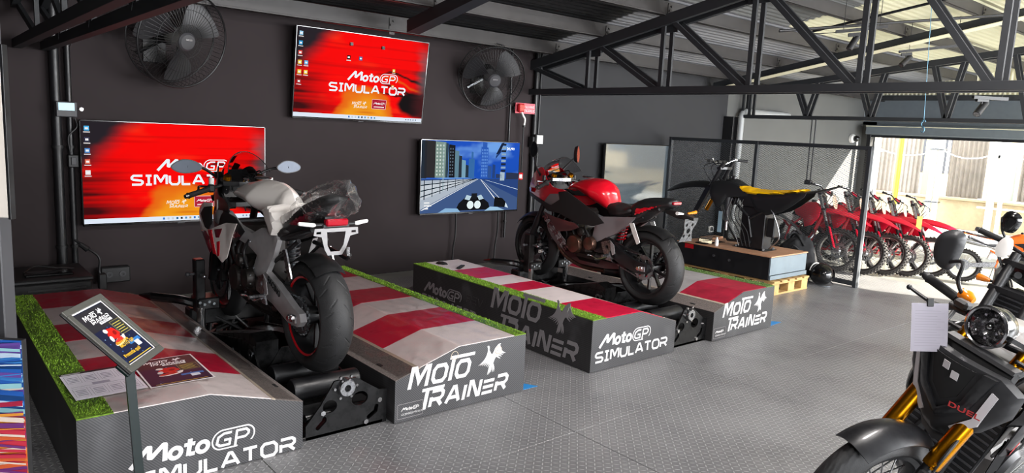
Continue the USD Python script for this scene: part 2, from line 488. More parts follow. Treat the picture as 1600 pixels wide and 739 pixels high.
white_plastic = mat('white_plastic', 'dcdad6', .45)
red_paint = mat('red_paint', 'b8101c', .2, coat=.6)
gold = mat('gold_anodised', 'd08a14', .25, 1.0)
# ------------------------------------------------------------------ setting: floor
def tread_mat():
    p = .030
    N = {'g': ('geometry', {}), 'mp': ('mapping', {'scale': (1 / p, 1 / p, 1.0), 'rotation': (0, 0, 0.0)}), 'x': ('separate_xyz', {})}
    L = [('g.position', 'mp.vector'), ('mp.vector', 'x.vector')]
    def mt(n, t, a, b=None, c=None):
        N[n] = ('math', {'math_type': t, **({'value1': a} if isinstance(a, (int, float)) else {}), **({'value2': b} if isinstance(b, (int, float)) else {})})
        for k, q in (('value1', a), ('value2', b), ('value3', c)):
            if isinstance(q, str): L.append((q, f'{n}.{k}'))
        return n + '.value'
    fx, fy = mt('fx', 'floor', 'x.x'), mt('fy', 'floor', 'x.y')
    par = mt('par', 'floored_modulo', mt('sm', 'add', fx, fy), 2.0)
    u, v = mt('u', 'subtract', mt('frx', 'subtract', 'x.x', fx), .5), mt('v', 'subtract', mt('fry', 'subtract', 'x.y', fy), .5)
    d1, d2 = mt('d1', 'add', u, v), mt('d2', 'subtract', u, v)          # dashes at 45 degrees
    ipar = mt('ip', 'subtract', 1.0, par)
    a = mt('a', 'add', mt('a1', 'multiply', d1, par), mt('a2', 'multiply', d2, ipar))
    b = mt('b', 'add', mt('b1', 'multiply', d2, par), mt('b2', 'multiply', d1, ipar))
    r2 = mt('r2', 'sqrt', mt('s', 'add', mt('aa', 'power', mt('as', 'multiply', mt('ab', 'absolute', a), 1.15), 2.0), mt('bb', 'power', mt('bs', 'multiply', mt('bab', 'absolute', b), 4.2), 2.0)))
    N['h'] = ('map_range', {'range_type': 'smoothstep', 'from_min': .55, 'from_max': .85, 'to_min': 1.0, 'to_max': 0.0}); L.append((r2, 'h.value'))
    N['n'] = ('noise_texture', {'scale': 1.3, 'detail': 6.0, 'roughness': .65}); L.append(('g.position', 'n.vector'))
    N['cr'] = ('rgb_ramp', {'ramp': [(.3, lin('6a6a6c')), (.7, lin('808081'))]}); L.append(('n.fac', 'cr.fac'))
    N['mx'] = ('mix', {'mix_type': 'mix', 'color2': lin('a8a8a8')}); N['hf'] = ('math', {'math_type': 'multiply', 'value2': .8})  # sheen on the raised dashes put into their paler colour
    L += [('h.result', 'hf.value1'), ('hf.value', 'mx.fac'), ('cr.color', 'mx.color1')]
    N['b_'] = ('bump', {'strength': .8, 'distance': .0035}); L.append(('h.result', 'b_.height'))
    N['rr'] = ('map_range', {'from_min': .3, 'from_max': .7, 'to_min': .28, 'to_max': .42}); L.append(('n.fac', 'rr.value'))
    N['p'] = ('principled_bsdf', {'specular_ior_level': .65}); L += [('mx.color', 'p.base_color'), ('b_.normal', 'p.normal'), ('rr.result', 'p.roughness')]
    return usdkit.material(stage, '/World/Looks/tread_rubber', N, L, surface='p.BSDF')


TREAD = tread_mat()
concrete = mat('pale_concrete', '85857f', .35, var=.12, vscale=1.5, rvar=.12)
out_concrete = mat('yard_concrete', 'c9c4b8', .8, var=.12, vscale=1.2)
wall_dark = mat('charcoal_wall_paint', '312b2c', .8, spec=.15, var=.06, vscale=2.0, bump=.08, bscale=40)
wall_grey = mat('grey_wall_paint', '585856', .7, var=.05, vscale=1.5)
shutter_grey = mat('grey_shutter_steel', '60676c', .5, var=.05)

fl = thing('floor', kind='structure')
obj(fl, 'slab', box(-3.2, 14.9, -3.1, 6.72, -.25, -.006, 0), concrete, smooth=False)
xs = [-3.2, 1.22, 2.70, 4.2, 5.7, 7.2, 8.2, 9.22]; ys = [-3.1, .95, 2.565, 4.18, 6.45]
for i in range(len(xs) - 1):
    for j in range(len(ys) - 1):
        obj(fl, 'floor_mat', box(xs[i] + .002, xs[i + 1] - .002, ys[j] + .002, ys[j + 1] - .002, -.006, 0, .0015), TREAD, smooth=False)


def kx(name, mesh, m, smooth=False): return obj('/World', name, mesh, m, smooth=smooth, kind='structure')


kx('wall_back', box(-3.2, 5.98, 6.72, 6.92, -.25, 4.4, 0), wall_dark)
kx('wall_back', box(5.98, 10.1, 6.72, 6.92, -.25, 4.4, 0), mat('slate_wall_paint', '2f2f31', .75, spec=.25, var=.06, vscale=2.0, bump=.06, bscale=40))
kx('wall_back', box(10.1, 14.9, 6.72, 6.92, -.25, 4.4, 0), wall_grey)
kx('wall_left', box(-3.4, -3.2, -3.3, 6.92, -.25, 4.6, 0), wall_dark)
# right wall: unseen, with a tall side opening added (x 11.4 to 14.2) that lets the sun in behind the mats
wr = [box(-3.4, 11.3, -3.3, -3.1, -.25, 4.6, 0), box(11.3, 14.5, -3.3, -3.1, 3.4, 4.6, 0), box(14.5, 14.9, -3.3, -3.1, -.25, 4.6, 0)]
kx('wall_right', cat(wr), wall_grey)
# end wall with the wide roller door
we = [box(14.9, 15.1, 6.45, 6.92, -.25, 2.1, 0), box(14.9, 15.1, -3.3, -2.6, -.25, 2.1, 0)]
kx('wall_end', cat(we), wall_grey)

# unseen window frames added round the daylight panels on the solid right wall
for n, (xa, xb2, za, zb2) in enumerate(((3.3, 7.9, .5, 2.6), (-.7, 1.5, .5, 2.5), (7.95, 10.9, .5, 2.5))):
    w_ = thing(f'window_{n + 1}', kind='structure')
    for q in ((xa - .06, xb2 + .06, za - .06, za), (xa - .06, xb2 + .06, zb2, zb2 + .06), (xa - .06, xa, za, zb2), (xb2, xb2 + .06, za, zb2)):
        obj(w_, 'frame', box(q[0], q[1], -3.1, -2.9, q[2], q[3], .004), shutter_grey, smooth=False)
# ------------------------------------------------------------------ roof structure
truss_black = mat('charcoal_truss_paint', '242629', .62, var=.1, vscale=8)
purlin_galv = mat('galvanised_purlin', '353231', .5, .1, var=.15, vscale=6)
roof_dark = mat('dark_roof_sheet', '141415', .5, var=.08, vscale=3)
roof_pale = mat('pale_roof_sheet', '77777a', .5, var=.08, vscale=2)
clad_pale = mat('pale_gable_cladding', 'd8d2b4', .5, var=.05)
roof_sky = usdkit.material(stage, '/World/Looks/translucent_roof_sheet', {'d': ('diffuse_bsdf', {'color': lin('c9c4aa')}), 't': ('translucent_bsdf', {'color': (.34, .325, .26)}), 'g': ('glossy_bsdf', {'roughness': .35}), 'm': ('mix_closure', {'fac': .55}), 'm2': ('mix_closure', {'fac': .05})}, [('d.BSDF', 'm.closure1'), ('t.BSDF', 'm.closure2'), ('m.closure', 'm2.closure1'), ('g.BSDF', 'm2.closure2')], surface='m2.closure')  # translucence added to brighten this end of the ceiling
roof_mid = usdkit.material(stage, '/World/Looks/half_bright_roof_sheet', {'d': ('diffuse_bsdf', {'color': lin('8a8a88')}), 't': ('translucent_bsdf', {'color': (.09, .09, .085)}), 'm': ('mix_closure', {'fac': .55})}, [('d.BSDF', 'm.closure1'), ('t.BSDF', 'm.closure2')], surface='m.closure')  # fading ceiling brightness put into this weaker translucence
SL, Y0, RIDGE = .187, 6.75, -.25


def zc(y, z=2.325):                      # a line of the roof slope; mirrored past the ridge
    return z + SL * (Y0 - (y if y > RIDGE else 2 * RIDGE - y))


ce = thing('ceiling', kind='structure')


def roof_sheet(x0, x1, y0, y1, m):
    n = int((y1 - y0) / .019); ys_ = np.linspace(y0, y1, n + 1)
    zz = np.array([zc(y, 2.60) for y in ys_]) + np.where(np.arange(n + 1) % 4 < 2, 0, .012)
    v = np.vstack([np.c_[np.full(n + 1, x), ys_, zz + dz] for dz in (0, .003) for x in (x0, x1)]); k = n + 1
    i = np.arange(n)
    q = lambda a, b: np.vstack([np.stack([i + a * k, i + 1 + a * k, i + 1 + b * k], 1), np.stack([i + a * k, i + 1 + b * k, i + b * k], 1)])
    obj(ce, 'roof_sheet', tm(v, np.vstack([q(0, 1), q(3, 2)])), m, smooth=False)


PY = [6.38, 5.60, 4.77, 3.92, 3.10, 2.27, 1.44, .61, -.22]
yb = [6.95, 5.60, 4.77, 3.92, 3.10, 2.27, 1.44, .61, -.25]
xb = [-3.4, -.2, 2.9, 6.0, 8.2, 10.4, 12.6, 15.1]
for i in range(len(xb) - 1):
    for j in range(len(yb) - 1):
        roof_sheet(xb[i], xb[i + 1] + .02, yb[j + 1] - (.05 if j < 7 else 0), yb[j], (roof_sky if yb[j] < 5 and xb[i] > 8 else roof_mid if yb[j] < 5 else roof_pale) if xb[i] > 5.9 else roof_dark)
def slab(x0, x1, ya, yb_):
    return hull([(x, y, zc(y, 2.62 + d)) for x in (x0, x1) for y in (ya, yb_) for d in (0, .04)])


kx('ceiling', cat([slab(-3.4, 6.0, RIDGE, 7.0), slab(6.0, 15.1, 4.77, 7.0), slab(-3.4, 15.1, -3.4, RIDGE)]), roof_pale)


def purlin(y, x0, x1):
    z = zc(y, 2.425); h = .155
    # Z section: web plus flanges
    return cat([box(x0, x1, y - .004, y + .004, z, z + h, .001), box(x0, x1, y - .055, y, z, z + .006, .001), box(x0, x1, y, y + .055, z + h - .006, z + h, .001),
                box(x0, x1, y - .055, y - .050, z, z + .018, .001)])


for k, y in enumerate(PY):
    t = thing('roof_purlin', ['grey roof purlin lowest on the slope, close above the wall of screens', 'brown-grey roof purlin running just above the topmost red screen', 'grey roof purlin third up the slope from the wall of screens', 'grey roof purlin fourth up the slope, above the middle of the nearest truss', 'grey roof purlin fifth up the slope from the wall of screens', 'grey roof purlin sixth up the slope from the wall of screens', 'grey roof purlin seventh up the slope from the wall of screens', 'grey roof purlin next to the topmost one', 'grey roof purlin topmost, at the roof ridge'][k], 'purlin', 'roof purlins')
    obj(t, 'rail', purlin(y, -3.15, 14.85), purlin_galv, smooth=False)
    for xt in (.8, 3.75, 6.0, 9.55):
        obj(t, 'cleat', cat([box(xt - .03, xt + .03, y - .012, y - .004, zc(y, 2.40), zc(y, 2.56), .001), hexbolt((xt - .015, y - .012, zc(y, 2.49)), (0, -1, 0), .01, .012), hexbolt((xt + .015, y - .012, zc(y, 2.53)), (0, -1, 0), .01, .012)]), purlin_galv, smooth=False)

YE = -2.9


def chord_pair(t, x, y0, y1, f, h, w=.05, gap=.09):
    for s in (-1, 1):
        xs_ = x + s * gap
        obj(t, 'top_chord' if f else 'bottom_chord', hull([(xs_ + dx, y, (zc(y, f) if f else h[0]) + dz) for dx in (-w / 2, w / 2) for y in (y0, y1) for dz in (0, .105 if f else h[1])]), truss_black, smooth=False)


def web(t, x, a, b, name, w=.045, gap=.07):
    for s in (-1, 1):
        obj(t, name, bar((x + s * gap, a[0], a[1]), (x + s * gap, b[0], b[1]), .012 if False else w * .6, w, (0, 1, .01) if name == 'upright' else (0, .6, .8)), truss_black, smooth=False)


def truss(x, label, zb, yL, nodes):
    t = thing('roof_truss', label, 'truss', 'roof trusses')
    chord_pair(t, x, RIDGE, 6.72, 2.325, None)
    for s in (-1, 1):
        obj(t, 'bottom_chord', box(x + s * .09 - .03, x + s * .09 + .03, YE, yL, zb, zb + .066, .002), truss_black, smooth=False)
        obj(t, 'top_chord', hull([(x + s * .09 + dx, y, zc(y) + dz) for dx in (-.025, .025) for y in (YE, RIDGE) for dz in (0, .105)]), truss_black, smooth=False)
    for a, b in nodes:
        web(t, x, (a, zb + .06), (a, zc(a) + .02), 'upright')
        web(t, x, (b, zc(b) + .01), (a + .06, zb + .05), 'diagonal')
    for a, b in nodes:
        obj(t, 'gusset', box(x - .008, x + .008, a - .12, a + .12, zc(a) - .05, zc(a) + .06, .002), truss_black, smooth=False)
    return t


T1N = [(5.79, 6.68), (4.76, 5.62), (3.75, 4.64), (2.75, 3.66), (1.77, 2.58), (.75, 1.66), (-.25, .65)]
truss(6.0, 'black steel roof truss crossing above the red motorcycle, nearest full truss in view', 2.035, 6.72, T1N)
truss(.8, 'dark steel roof truss at the upper left above the thick wall pipes', 2.035, 6.72, T1N)
t = thing('roof_rafter', 'dark solid roof rafter above the topmost red screen', 'rafter', 'roof rafters')
obj(t, 'beam', hull([(3.75 + dx, y, zc(y, 2.31) + dz) for dx in (-.07, .07) for y in (RIDGE, 5.98) for dz in (0, .115)]), truss_black, smooth=False)
t = thing('roof_rafter', 'charcoal roof rafter with a bright lower flange behind the nearest full truss', 'rafter', 'roof rafters')
obj(t, 'beam', hull([(9.55 + dx, y, zc(y, 2.33) + dz) for dx in (-.06, .06) for y in (RIDGE, 6.6) for dz in (0, .095)]), truss_black, smooth=False)
obj(t, 'flange', hull([(9.55 + dx, y, zc(y, 2.325) + dz) for dx in (-.09, .09) for y in (RIDGE, 6.6) for dz in (0, .008)]), clad_pale, smooth=False, label='pale lower flange')  # bright underside of the rafter put into a pale colour
# far, shallower truss near the roller door
t = thing('roof_truss', 'far shallow steel truss with W-shaped webs in front of the roller door', 'truss', 'roof trusses')
x = 10.45; zt = lambda y: 2.47 + .121 * (5.6 - y)
for s in (-1, 1):
    obj(t, 'bottom_chord', box(x + s * .08 - .025, x + s * .08 + .025, -2.9, 6.68, 1.965, 2.015, .002), truss_black, smooth=False)
    obj(t, 'top_chord', hull([(x + s * .08 + dx, y, zt(y) + dz) for dx in (-.025, .025) for y in (-2.9, 6.6) for dz in (0, .08)]), truss_black, smooth=False)
    for yv in (6.62, 6.5):
        obj(t, 'upright', bar((x + s * .06, yv, 1.99), (x + s * .06, yv, zt(yv) + .04), .03, .04, (0, 1, .01)), truss_black, smooth=False)
    for yn in (5.55, 4.62, 3.65, 2.75, 1.8, .85, -.1):
        for dy in (.22, -.14):
            obj(t, 'diagonal', bar((x + s * .06, yn, 1.99), (x + s * .06, yn + dy, zt(yn + dy) + .03), .03, .045, (0, 1, .01)), truss_black, smooth=False)

# end gable, rolled-down door head and jamb
gab = [(-3.3, 2.62), (6.9, 2.62), (6.9, zc(6.9, 2.6)), (RIDGE, zc(RIDGE, 2.6)), (-3.3, zc(-3.3, 2.6))]
ge = thing('wall_end', kind='structure')
yy = np.linspace(-3.3, 6.72, 400)
for i in range(10):
    ya, yb_ = -3.3 + i * 1.002, -3.3 + (i + 1) * 1.002
    y_ = np.linspace(ya, yb_, 53); xo = 14.92 + np.where(np.arange(53) % 4 < 2, 0, .018)
    v = np.vstack([np.c_[xo, y_, np.full(53, 2.6)], np.c_[xo, y_, [zc(q, 2.61) for q in y_]], np.c_[xo + .003, y_, np.full(53, 2.6)], np.c_[xo + .003, y_, [zc(q, 2.61) for q in y_]]])
    j = np.arange(52)
    f = np.vstack([np.stack([j, j + 53, j + 1], 1), np.stack([j + 1, j + 53, j + 54], 1), np.stack([j + 106, j + 107, j + 159], 1), np.stack([j + 107, j + 160, j + 159], 1)])
    obj(ge, 'cladding_sheet', tm(v, f), clad_pale, smooth=False)
obj(ge, 'lintel_panel', box(14.9, 15.0, -3.3, 6.72, 2.04, 2.62, .002), shutter_grey, smooth=False)
obj(ge, 'beam', box(14.78, 14.9, -3.1, 6.7, 2.52, 2.60, .004), truss_black, smooth=False)
sd = thing('door_1', 'grey roller shutter door rolled almost fully up at the bright end of the hall', None, kind='structure')
obj(sd, 'shutter_box', box(14.55, 14.9, -2.6, 6.5, 1.85, 2.03, .01), shutter_grey, smooth=False)
obj(sd, 'curtain', cat([box(14.72, 14.75, -2.55, 6.45, 1.83 + .0, 1.88, .004)]), shutter_grey, smooth=False)
obj(sd, 'bottom_rail', box(14.69, 14.77, -2.55, 6.45, 1.795, 1.835, .006), black_metal, smooth=False)
obj(sd, 'light_strip', box(14.54, 14.56, -2.6, 6.5, 2.0, 2.012, .001), clad_pale, smooth=False)
obj(sd, 'guide_rail', box(14.68, 14.80, 6.44, 6.52, 0, 1.85, .004), black_metal, smooth=False)

# ---- things hanging in the roof
def spot(name_label, track_a, track_b, at, d):
    t = thing('ceiling_spotlight', name_label, 'spotlight', 'track spotlights')
    a, b, at = np.array(track_a, float), np.array(track_b, float), np.array(at, float); d = np.array(d, float) / np.linalg.norm(d)
    obj(t, 'track', bar(a, b, .035, .03), black_plastic, smooth=False)
    obj(t, 'adapter', bar(at + (0, 0, -.02) - (b - a) / np.linalg.norm(b - a) * .06, at + (0, 0, -.02) + (b - a) / np.linalg.norm(b - a) * .06, .034, .035), black_plastic, smooth=False)
    obj(t, 'stem', rod(at, at + (0, 0, -.09), .008, 8), black_plastic)
    c = at + (0, 0, -.10)
    obj(t, 'lamp_head', cat([tube([c - d * .09, c - d * .088, c + d * .09, c + d * .092], [.028, .034, .034, .03], 18)]), black_plastic)
    obj(t, 'lens', tube([c + d * .0915, c + d * .0935], [.029, .029], 18), alu)
    for q in (a + (b - a) * .15, a + (b - a) * .85):
        obj(t, 'suspension_wire', rod(q, q + (0, 0, .35), .003, 6), black_plastic)


spot('cylinder track spotlight nearest the middle of the hall, tilted down', (7.65, 3.85, 2.79), (7.95, 3.45, 2.85), (7.8, 3.72, 2.79), (-.55, .15, -.8))
spot('cylinder track spotlight between the rafter and the far truss, tilted steeply', (9.5, 3.95, 2.78), (9.95, 3.35, 2.88), (9.53, 3.87, 2.77), (-.65, .2, -.6))
spot('small cylinder spotlight hanging just below the nearest truss chord at right', (7.9, 2.55, 2.12), (8.2, 2.35, 2.12), (8.0, 2.5, 2.12), (-.6, .1, -.55))
t = thing('conduit', 'long black conduit rod running up the roof slope behind the spotlights', 'conduit')
obj(t, 'pipe', rod((7.95, 4.4, zc(4.4, 2.40)), (8.3, 1.5, zc(1.5, 2.40)), .014, 8), black_metal)
t = thing('conduit', 'black conduit rod crossing the bright roof above the rafter flange', 'conduit')
obj(t, 'pipe', rod((7.3, 4.3, zc(4.3, 2.33)), (9.2, 2.74, zc(2.74, 2.33)), .016, 8), black_metal)
t = thing('hanging_hook', 'blue wire cable with a small blue hook dangling below the truss', 'hook')
obj(t, 'cable', rod((8.0, 3.07, 3.125), (8.0, 3.0, 1.90), .003, 6), mat('blue_steel', '6f9fb8', .4, .3))
obj(t, 'hook', tube([(8.0 + a, 3.0 + a, b) for a, b in arc(0, 1.87, .03, 160, 20, 10)], .006, 6), '/World/Looks/blue_steel')
obj(t, 'hook', tube([(8.0 + a, 3.0 + a, b) for a, b in arc(0, 1.86, .03, 90, -120, 6)] + [(8.0 + a, 3.0 + a, b) for a, b in arc(0, 1.80, .025, 60, 330, 14)], .006, 6), '/World/Looks/blue_steel')
t = thing('loose_cable', 'thin black cable loop hanging from the bright roof beside a spotlight', 'cable')
obj(t, 'wire', tube(spline([(7.5, 4.05, 2.95), (7.42, 4.12, 2.88), (7.42, 4.1, 2.80), (7.55, 4.0, 2.77), (7.68, 3.85, 2.79)], 8), .004, 6), black_plastic)

for k, q in enumerate(FILL_LAMPS):  # housings added round the unseen fill lamps
    t = thing('ceiling_light', f'long ceiling light box above the camera, {["left", "middle", "right"][k]} of three', 'ceiling light', 'ceiling light boxes')
    d_ = np.array([.05, .62, -.78]); d_ /= np.linalg.norm(d_); Ml = frame(np.array(q) - d_ * .02, (1, 0, 0), (0, d_[2] * -1, d_[1] * 1))
    obj(t, 'housing', TF(box(-.64, .64, -.21, .21, -.08 if Ml[2, 2] < 0 else .0, 0 if Ml[2, 2] < 0 else .08, .006), Ml), white_paint, smooth=False)
    for dx in (-.5, .5): obj(t, 'suspension_wire', rod((q[0] + dx, q[1], q[2] + .05), (q[0] + dx, q[1], q[2] + .62), .003, 6), black_plastic)
# ------------------------------------------------------------------ track ramps
def carbon_mat(name, a, b):
    N = {'tc': ('geometry', {}), 'mp': ('mapping', {'rotation': (0, PI / 4, 0)}), 'w': ('wave_texture', {'scale': 34.0, 'bands_direction': 'x', 'wave_type': 'bands'}),
         'n': ('noise_texture', {'scale': 4.0, 'detail': 6.0}), 'r': ('rgb_ramp', {'ramp': [(.25, lin(a)), (.75, lin(b))]}), 'mx': ('mix', {'mix_type': 'mix', 'color2': lin('77777a')}),
         'mr': ('map_range', {'from_min': .55, 'from_max': .8, 'to_min': 0.0, 'to_max': .35}), 'p': ('principled_bsdf', {'roughness': .42})}
    L = [('tc.position', 'mp.vector'), ('mp.vector', 'w.vector'), ('tc.position', 'n.vector'), ('w.fac', 'r.fac'), ('r.color', 'mx.color1'), ('n.fac', 'mr.value'), ('mr.result', 'mx.fac'), ('mx.color', 'p.base_color')]
    return usdkit.material(stage, '/World/Looks/' + name, N, L, surface='p.BSDF')


carbon = carbon_mat('carbon_print_panel', '3a3a3c', '545456')
carbon_shaded = carbon_mat('carbon_print_shaded', '2c2b2c', '363536')  # same print as the fronts, side shade put into the colour
kerb_red = mat('kerb_red_print', 'c4123a', .4, var=.1, vscale=14, rvar=.1)
kerb_white = mat('kerb_white_print', 'e2d6d4', .4, var=.05, vscale=10, rvar=.1)
kerb_red_worn = mat('kerb_red_worn', 'a01a34', .55, var=.3, vscale=9)
kerb_white_worn = mat('kerb_white_worn', 'a09c9c', .55, var=.14, vscale=7)
edge_tape = mat('cream_edge_tape', 'b8aa98', .5, var=.1)
carpet = mat('grey_carpet_strip', '6b625e', .95, var=.35, vscale=90, bump=.3, bscale=220)
turf_green = mat('artificial_turf', '64861f', .85, var=.35, vscale=60)
blade_green = mat('turf_blade_green', '7aa326', .7, var=.35, vscale=30)
turf_worn = mat('artificial_turf_worn', '5d7a3c', .85, var=.3, vscale=50)
lettering_white = mat('lettering_white', 'dedcdc', .45)
lettering_grey = mat('lettering_dull', '8b8789', .5)


def film_mat():
    N = {'t': ('transparent_bsdf', {'color': (.97, .97, .97)}), 'g': ('glossy_bsdf', {'color': (1, 1, 1), 'roughness': .22}), 'f': ('fresnel', {'IOR': 1.33}), 'fm': ('math', {'math_type': 'multiply', 'value2': .65}), 'm': ('mix_closure', {}),
         'tc': ('texture_coordinate', {}), 'n': ('noise_texture', {'scale': 22.0, 'detail': 3.0, 'distortion': 1.5}), 'b': ('bump', {'strength': .2, 'distance': .003})}
    return usdkit.material(stage, '/World/Looks/clear_plastic_film', N, [('tc.object', 'n.vector'), ('n.fac', 'b.height'), ('b.normal', 'g.normal'), ('b.normal', 'f.normal'), ('f.fac', 'fm.value1'), ('fm.value', 'm.fac'), ('t.BSDF', 'm.closure1'), ('g.BSDF', 'm.closure2')], surface='m.closure')


FILM = film_mat()
XZ = np.array([[1, 0, 0, 0], [0, 0, -1, 0], [0, 1, 0, 0], [0, 0, 0, 1.0]])       # polygon (x,z) extruded along -y


def prism_y(pts, y0, y1):
    m = TF(prism(Polygon(pts), y1 - y0), XZ); m.apply_translation((0, y1, 0)); return m


def ramp(xo, xi, y0, y1, stripes, turf_w, label, group, film, worn=False, h=.365, hi=.24, gx=.0):
    """one ramp half: xo outer side, xi inner side (beside the motorcycle)"""
    s = 1 if xi > xo else -1; w = abs(xi - xo); kx_ = .545 * w
    X = lambda u: xo + s * u
    zt_ = lambda u: h if u <= kx_ else h + (hi - h) * (u - kx_) / (w - kx_)
    t = thing('track_ramp', label, 'ramp', group)
    P = [(X(0), .004), (X(w), .004), (X(w), hi), (X(kx_), h), (X(0), h)]
    obj(t, 'body', prism_y(P, y0 + .006, y1 - .002), carbon_shaded, smooth=False)
    obj(t, 'front_panel', prism_y(P, y0, y0 + .006), carbon if y0 < 4 else carbon_shaded, smooth=False)

    def strip(u0, u1, ya, yb, th, name, m, label=None):
        us = [u0] + ([kx_] if u0 < kx_ < u1 else []) + [u1]
        lo = [(X(u), zt_(u) + .0003) for u in us]; hi_ = [(X(u), zt_(u) + th) for u in us]
        return obj(t, name, prism_y(lo + hi_[::-1], ya, yb), m, smooth=False, label=label)
    uc = w - .155
    tb = strip(0, turf_w, y0 + .001, y1, .006, 'turf_strip', turf_worn if worn else turf_green, 'green artificial turf strip along the outer edge')
    for ya, yb, c in stripes:
        m = (kerb_red_worn if worn else kerb_red) if c == 'r' else (kerb_white_worn if worn else kerb_white)
        strip(turf_w, uc, max(ya, y0) + .0005, yb - .0005, .004, 'kerb_stripe', m, 'red kerb stripe' if c == 'r' else 'white kerb stripe')
    strip(uc, uc + .018, y0, y1, .005, 'edge_tape', edge_tape)
    strip(uc + .018, w, y0, y1, .004, 'carpet_strip', carpet, 'grey carpet strip along the motorcycle side')
    u = w - .045
    obj(t, 'hand_hole', cbox((X(u), y0 + .24, zt_(u) + .003), (.022, .05, .006), .002), black_matte, smooth=False)
    # turf blades
    nb = 2600; bx = rng.uniform(.003, turf_w - .002, nb); by = rng.uniform(y0 + .011, y1 - .011, nb); a = rng.uniform(0, 2 * PI, nb)
    hh = rng.uniform(.004, .011, nb); wv = .0022; lean = rng.uniform(-.008, .008, (nb, 2))
    base = np.stack([X(bx) if False else xo + s * bx, by, np.full(nb, h + .005)], 1); d = np.stack([np.cos(a), np.sin(a), 0 * a], 1) * wv
    v = np.stack([base - d, base + d, base + np.c_[lean, hh]], 1).reshape(-1, 3)
    obj(t, 'turf_blades', tm(v, np.arange(3 * nb).reshape(-1, 3)), blade_green if not worn else turf_worn, smooth=False, kind='stuff')
    if film:
        n, m_ = 46, 70; U, V = np.meshgrid(np.linspace(.01, w - .03, n), np.linspace(y0 + .002, y1 - .01, m_), indexing='ij')
        q = np.stack([U * 3.2, V * 3.2, 0 * U], -1); rid = 1 - np.abs(2 * meshkit.fbm(q * np.array([3.0, 1.2, 1]), 3, 5) - 1)
        Zt = np.where(U <= kx_, h, h + (hi - h) * (U - kx_) / (w - kx_)) + .007 + .010 * np.clip(rid - .80, 0, 1) * 2
        v = np.stack([xo + s * U, V, Zt], -1).reshape(-1, 3); i, j = np.meshgrid(np.arange(n - 1), np.arange(m_ - 1), indexing='ij')
        f = np.stack([i * m_ + j, (i + 1) * m_ + j, (i + 1) * m_ + j + 1, i * m_ + j + 1], -1).reshape(-1, 4)
        f = f[:, ::s]
        obj(t, 'plastic_film', (v, f), FILM, smooth=True, label='clear wrinkled plastic film over the kerb')
    return t


def letters(t, g, M, m, name='lettering', th=.0015, label=None):
    return obj(t, name, prism(g, th, M), m, smooth=False, label=label)


def face_y(x, z, y): return frame((x, y, z), (1, 0, 0), (0, 0, 1))            # on a face looking to -y
def face_x(y, z, x): return frame((x, y, z), (0, -1, 0), (0, 0, 1))           # on a face looking to -x


def scale_to(g, w):
    s = w / (g.bounds[2] - g.bounds[0]); return affinity.scale(affinity.translate(g, -g.bounds[0], -g.bounds[1]), s, s, origin=(0, 0))


def simulator(t, x, z, y, w, side=False, m=None):
    f = face_x if side else face_y; s = -1 if side else 1
    a = scale_to(word('SIMULATOR', 1, .24, 1.0, 0, .34), w)
    hgt = a.bounds[3]
    letters(t, a, f(x, z, y), m or lettering_white, label='SIMULATOR lettering')
    b = scale_to(moto_gp(1), w * .70)
    letters(t, b, f(x + s * w * .04, z + hgt * 1.22, y), m or lettering_white, label='Moto GP lettering')


def trainer(t, x, z, y, w, side=False, m=None):
    letters(t, moto_trainer(w), (face_x if side else face_y)(x, z, y), m or lettering_white, label='MOTO TRAINER lettering with a bird emblem')


def sticker(t, x, z, y):
    M = face_y(x, z, y); w, h = .165, .085
    g = R(0, 0, w, h).buffer(-.008).buffer(.008); ring = g.difference(g.buffer(-.003))
    txt = [('MotoGP', .026, .047), ('LICENSED PRODUCT', .011, .018)]
    letters(t, ring, M, lettering_grey, 'sticker_border')
    letters(t, affinity.translate(scale_to(moto_gp(1), .115), .025, .042), M, lettering_white, 'sticker_lettering')
    tx = meshkit.text_mesh('LICENSED PRODUCT', .011, .001); tx.apply_translation((.025, .018, 0))
    obj(t, 'sticker_lettering', TF(tx, M), lettering_white, smooth=False)


YF, YJ, YB = 3.186, 4.345, 5.585
S1 = [(3.19, 3.59, 'w'), (3.59, 3.99, 'r'), (3.99, 4.345, 'w')]; S1b = [(4.345, 4.72, 'r'), (4.72, 5.15, 'w'), (5.15, 5.58, 'r')]
S3 = [(3.19, 3.65, 'r'), (3.65, 4.10, 'w'), (4.10, 4.345, 'r')]; S3b = [(4.345, 4.62, 'w'), (4.62, 5.0, 'r'), (5.0, 5.41, 'w')]
r1 = ramp(.47, 1.425, YF, YJ, S1, .135, 'ramp half lettered SIMULATOR at lower left, under the tilted sign and paper sheets', 'ramp halves', True)
r1b = ramp(.47, 1.425, YJ, YB, S1b, .135, 'plain rear ramp half beside the black equipment box at far left', 'ramp halves', True)
r2 = ramp(2.865, 1.945, YF, YJ, S1, .09, 'film-covered ramp half lettered MOTO TRAINER just right of the white motorcycle', 'ramp halves', True)
r2b = ramp(2.865, 1.945, YJ, YB, S1b, .09, 'rear ramp half behind the rear wheel of the white motorcycle', 'ramp halves', True)
r3 = ramp(3.46, 4.37, YF, YJ, S3, .13, 'ramp half lettered SIMULATOR in front and MOTO TRAINER on its dark side', 'ramp halves', False)
r3b = ramp(3.46, 4.37, YJ, 5.41, S3b, .13, 'rear ramp half with a mouse on top and Moto GP on its dark side', 'ramp halves', False)
r4 = ramp(5.742, 4.862, YF, YJ, S3, .13, 'worn ramp half lettered MOTO TRAINER just right of the red motorcycle', 'ramp halves', False, True)
r4b = ramp(5.742, 4.862, YJ, 5.41, S3b, .13, 'worn rear ramp half hidden behind the red motorcycle rear wheel', 'ramp halves', False, True)
simulator(r1, .62, .0, YF, .77)
trainer(r2, 2.02, .043, YF, .72); sticker(r2, 1.96, .02, YF)
simulator(r3, 3.50, .06, YF, .78)
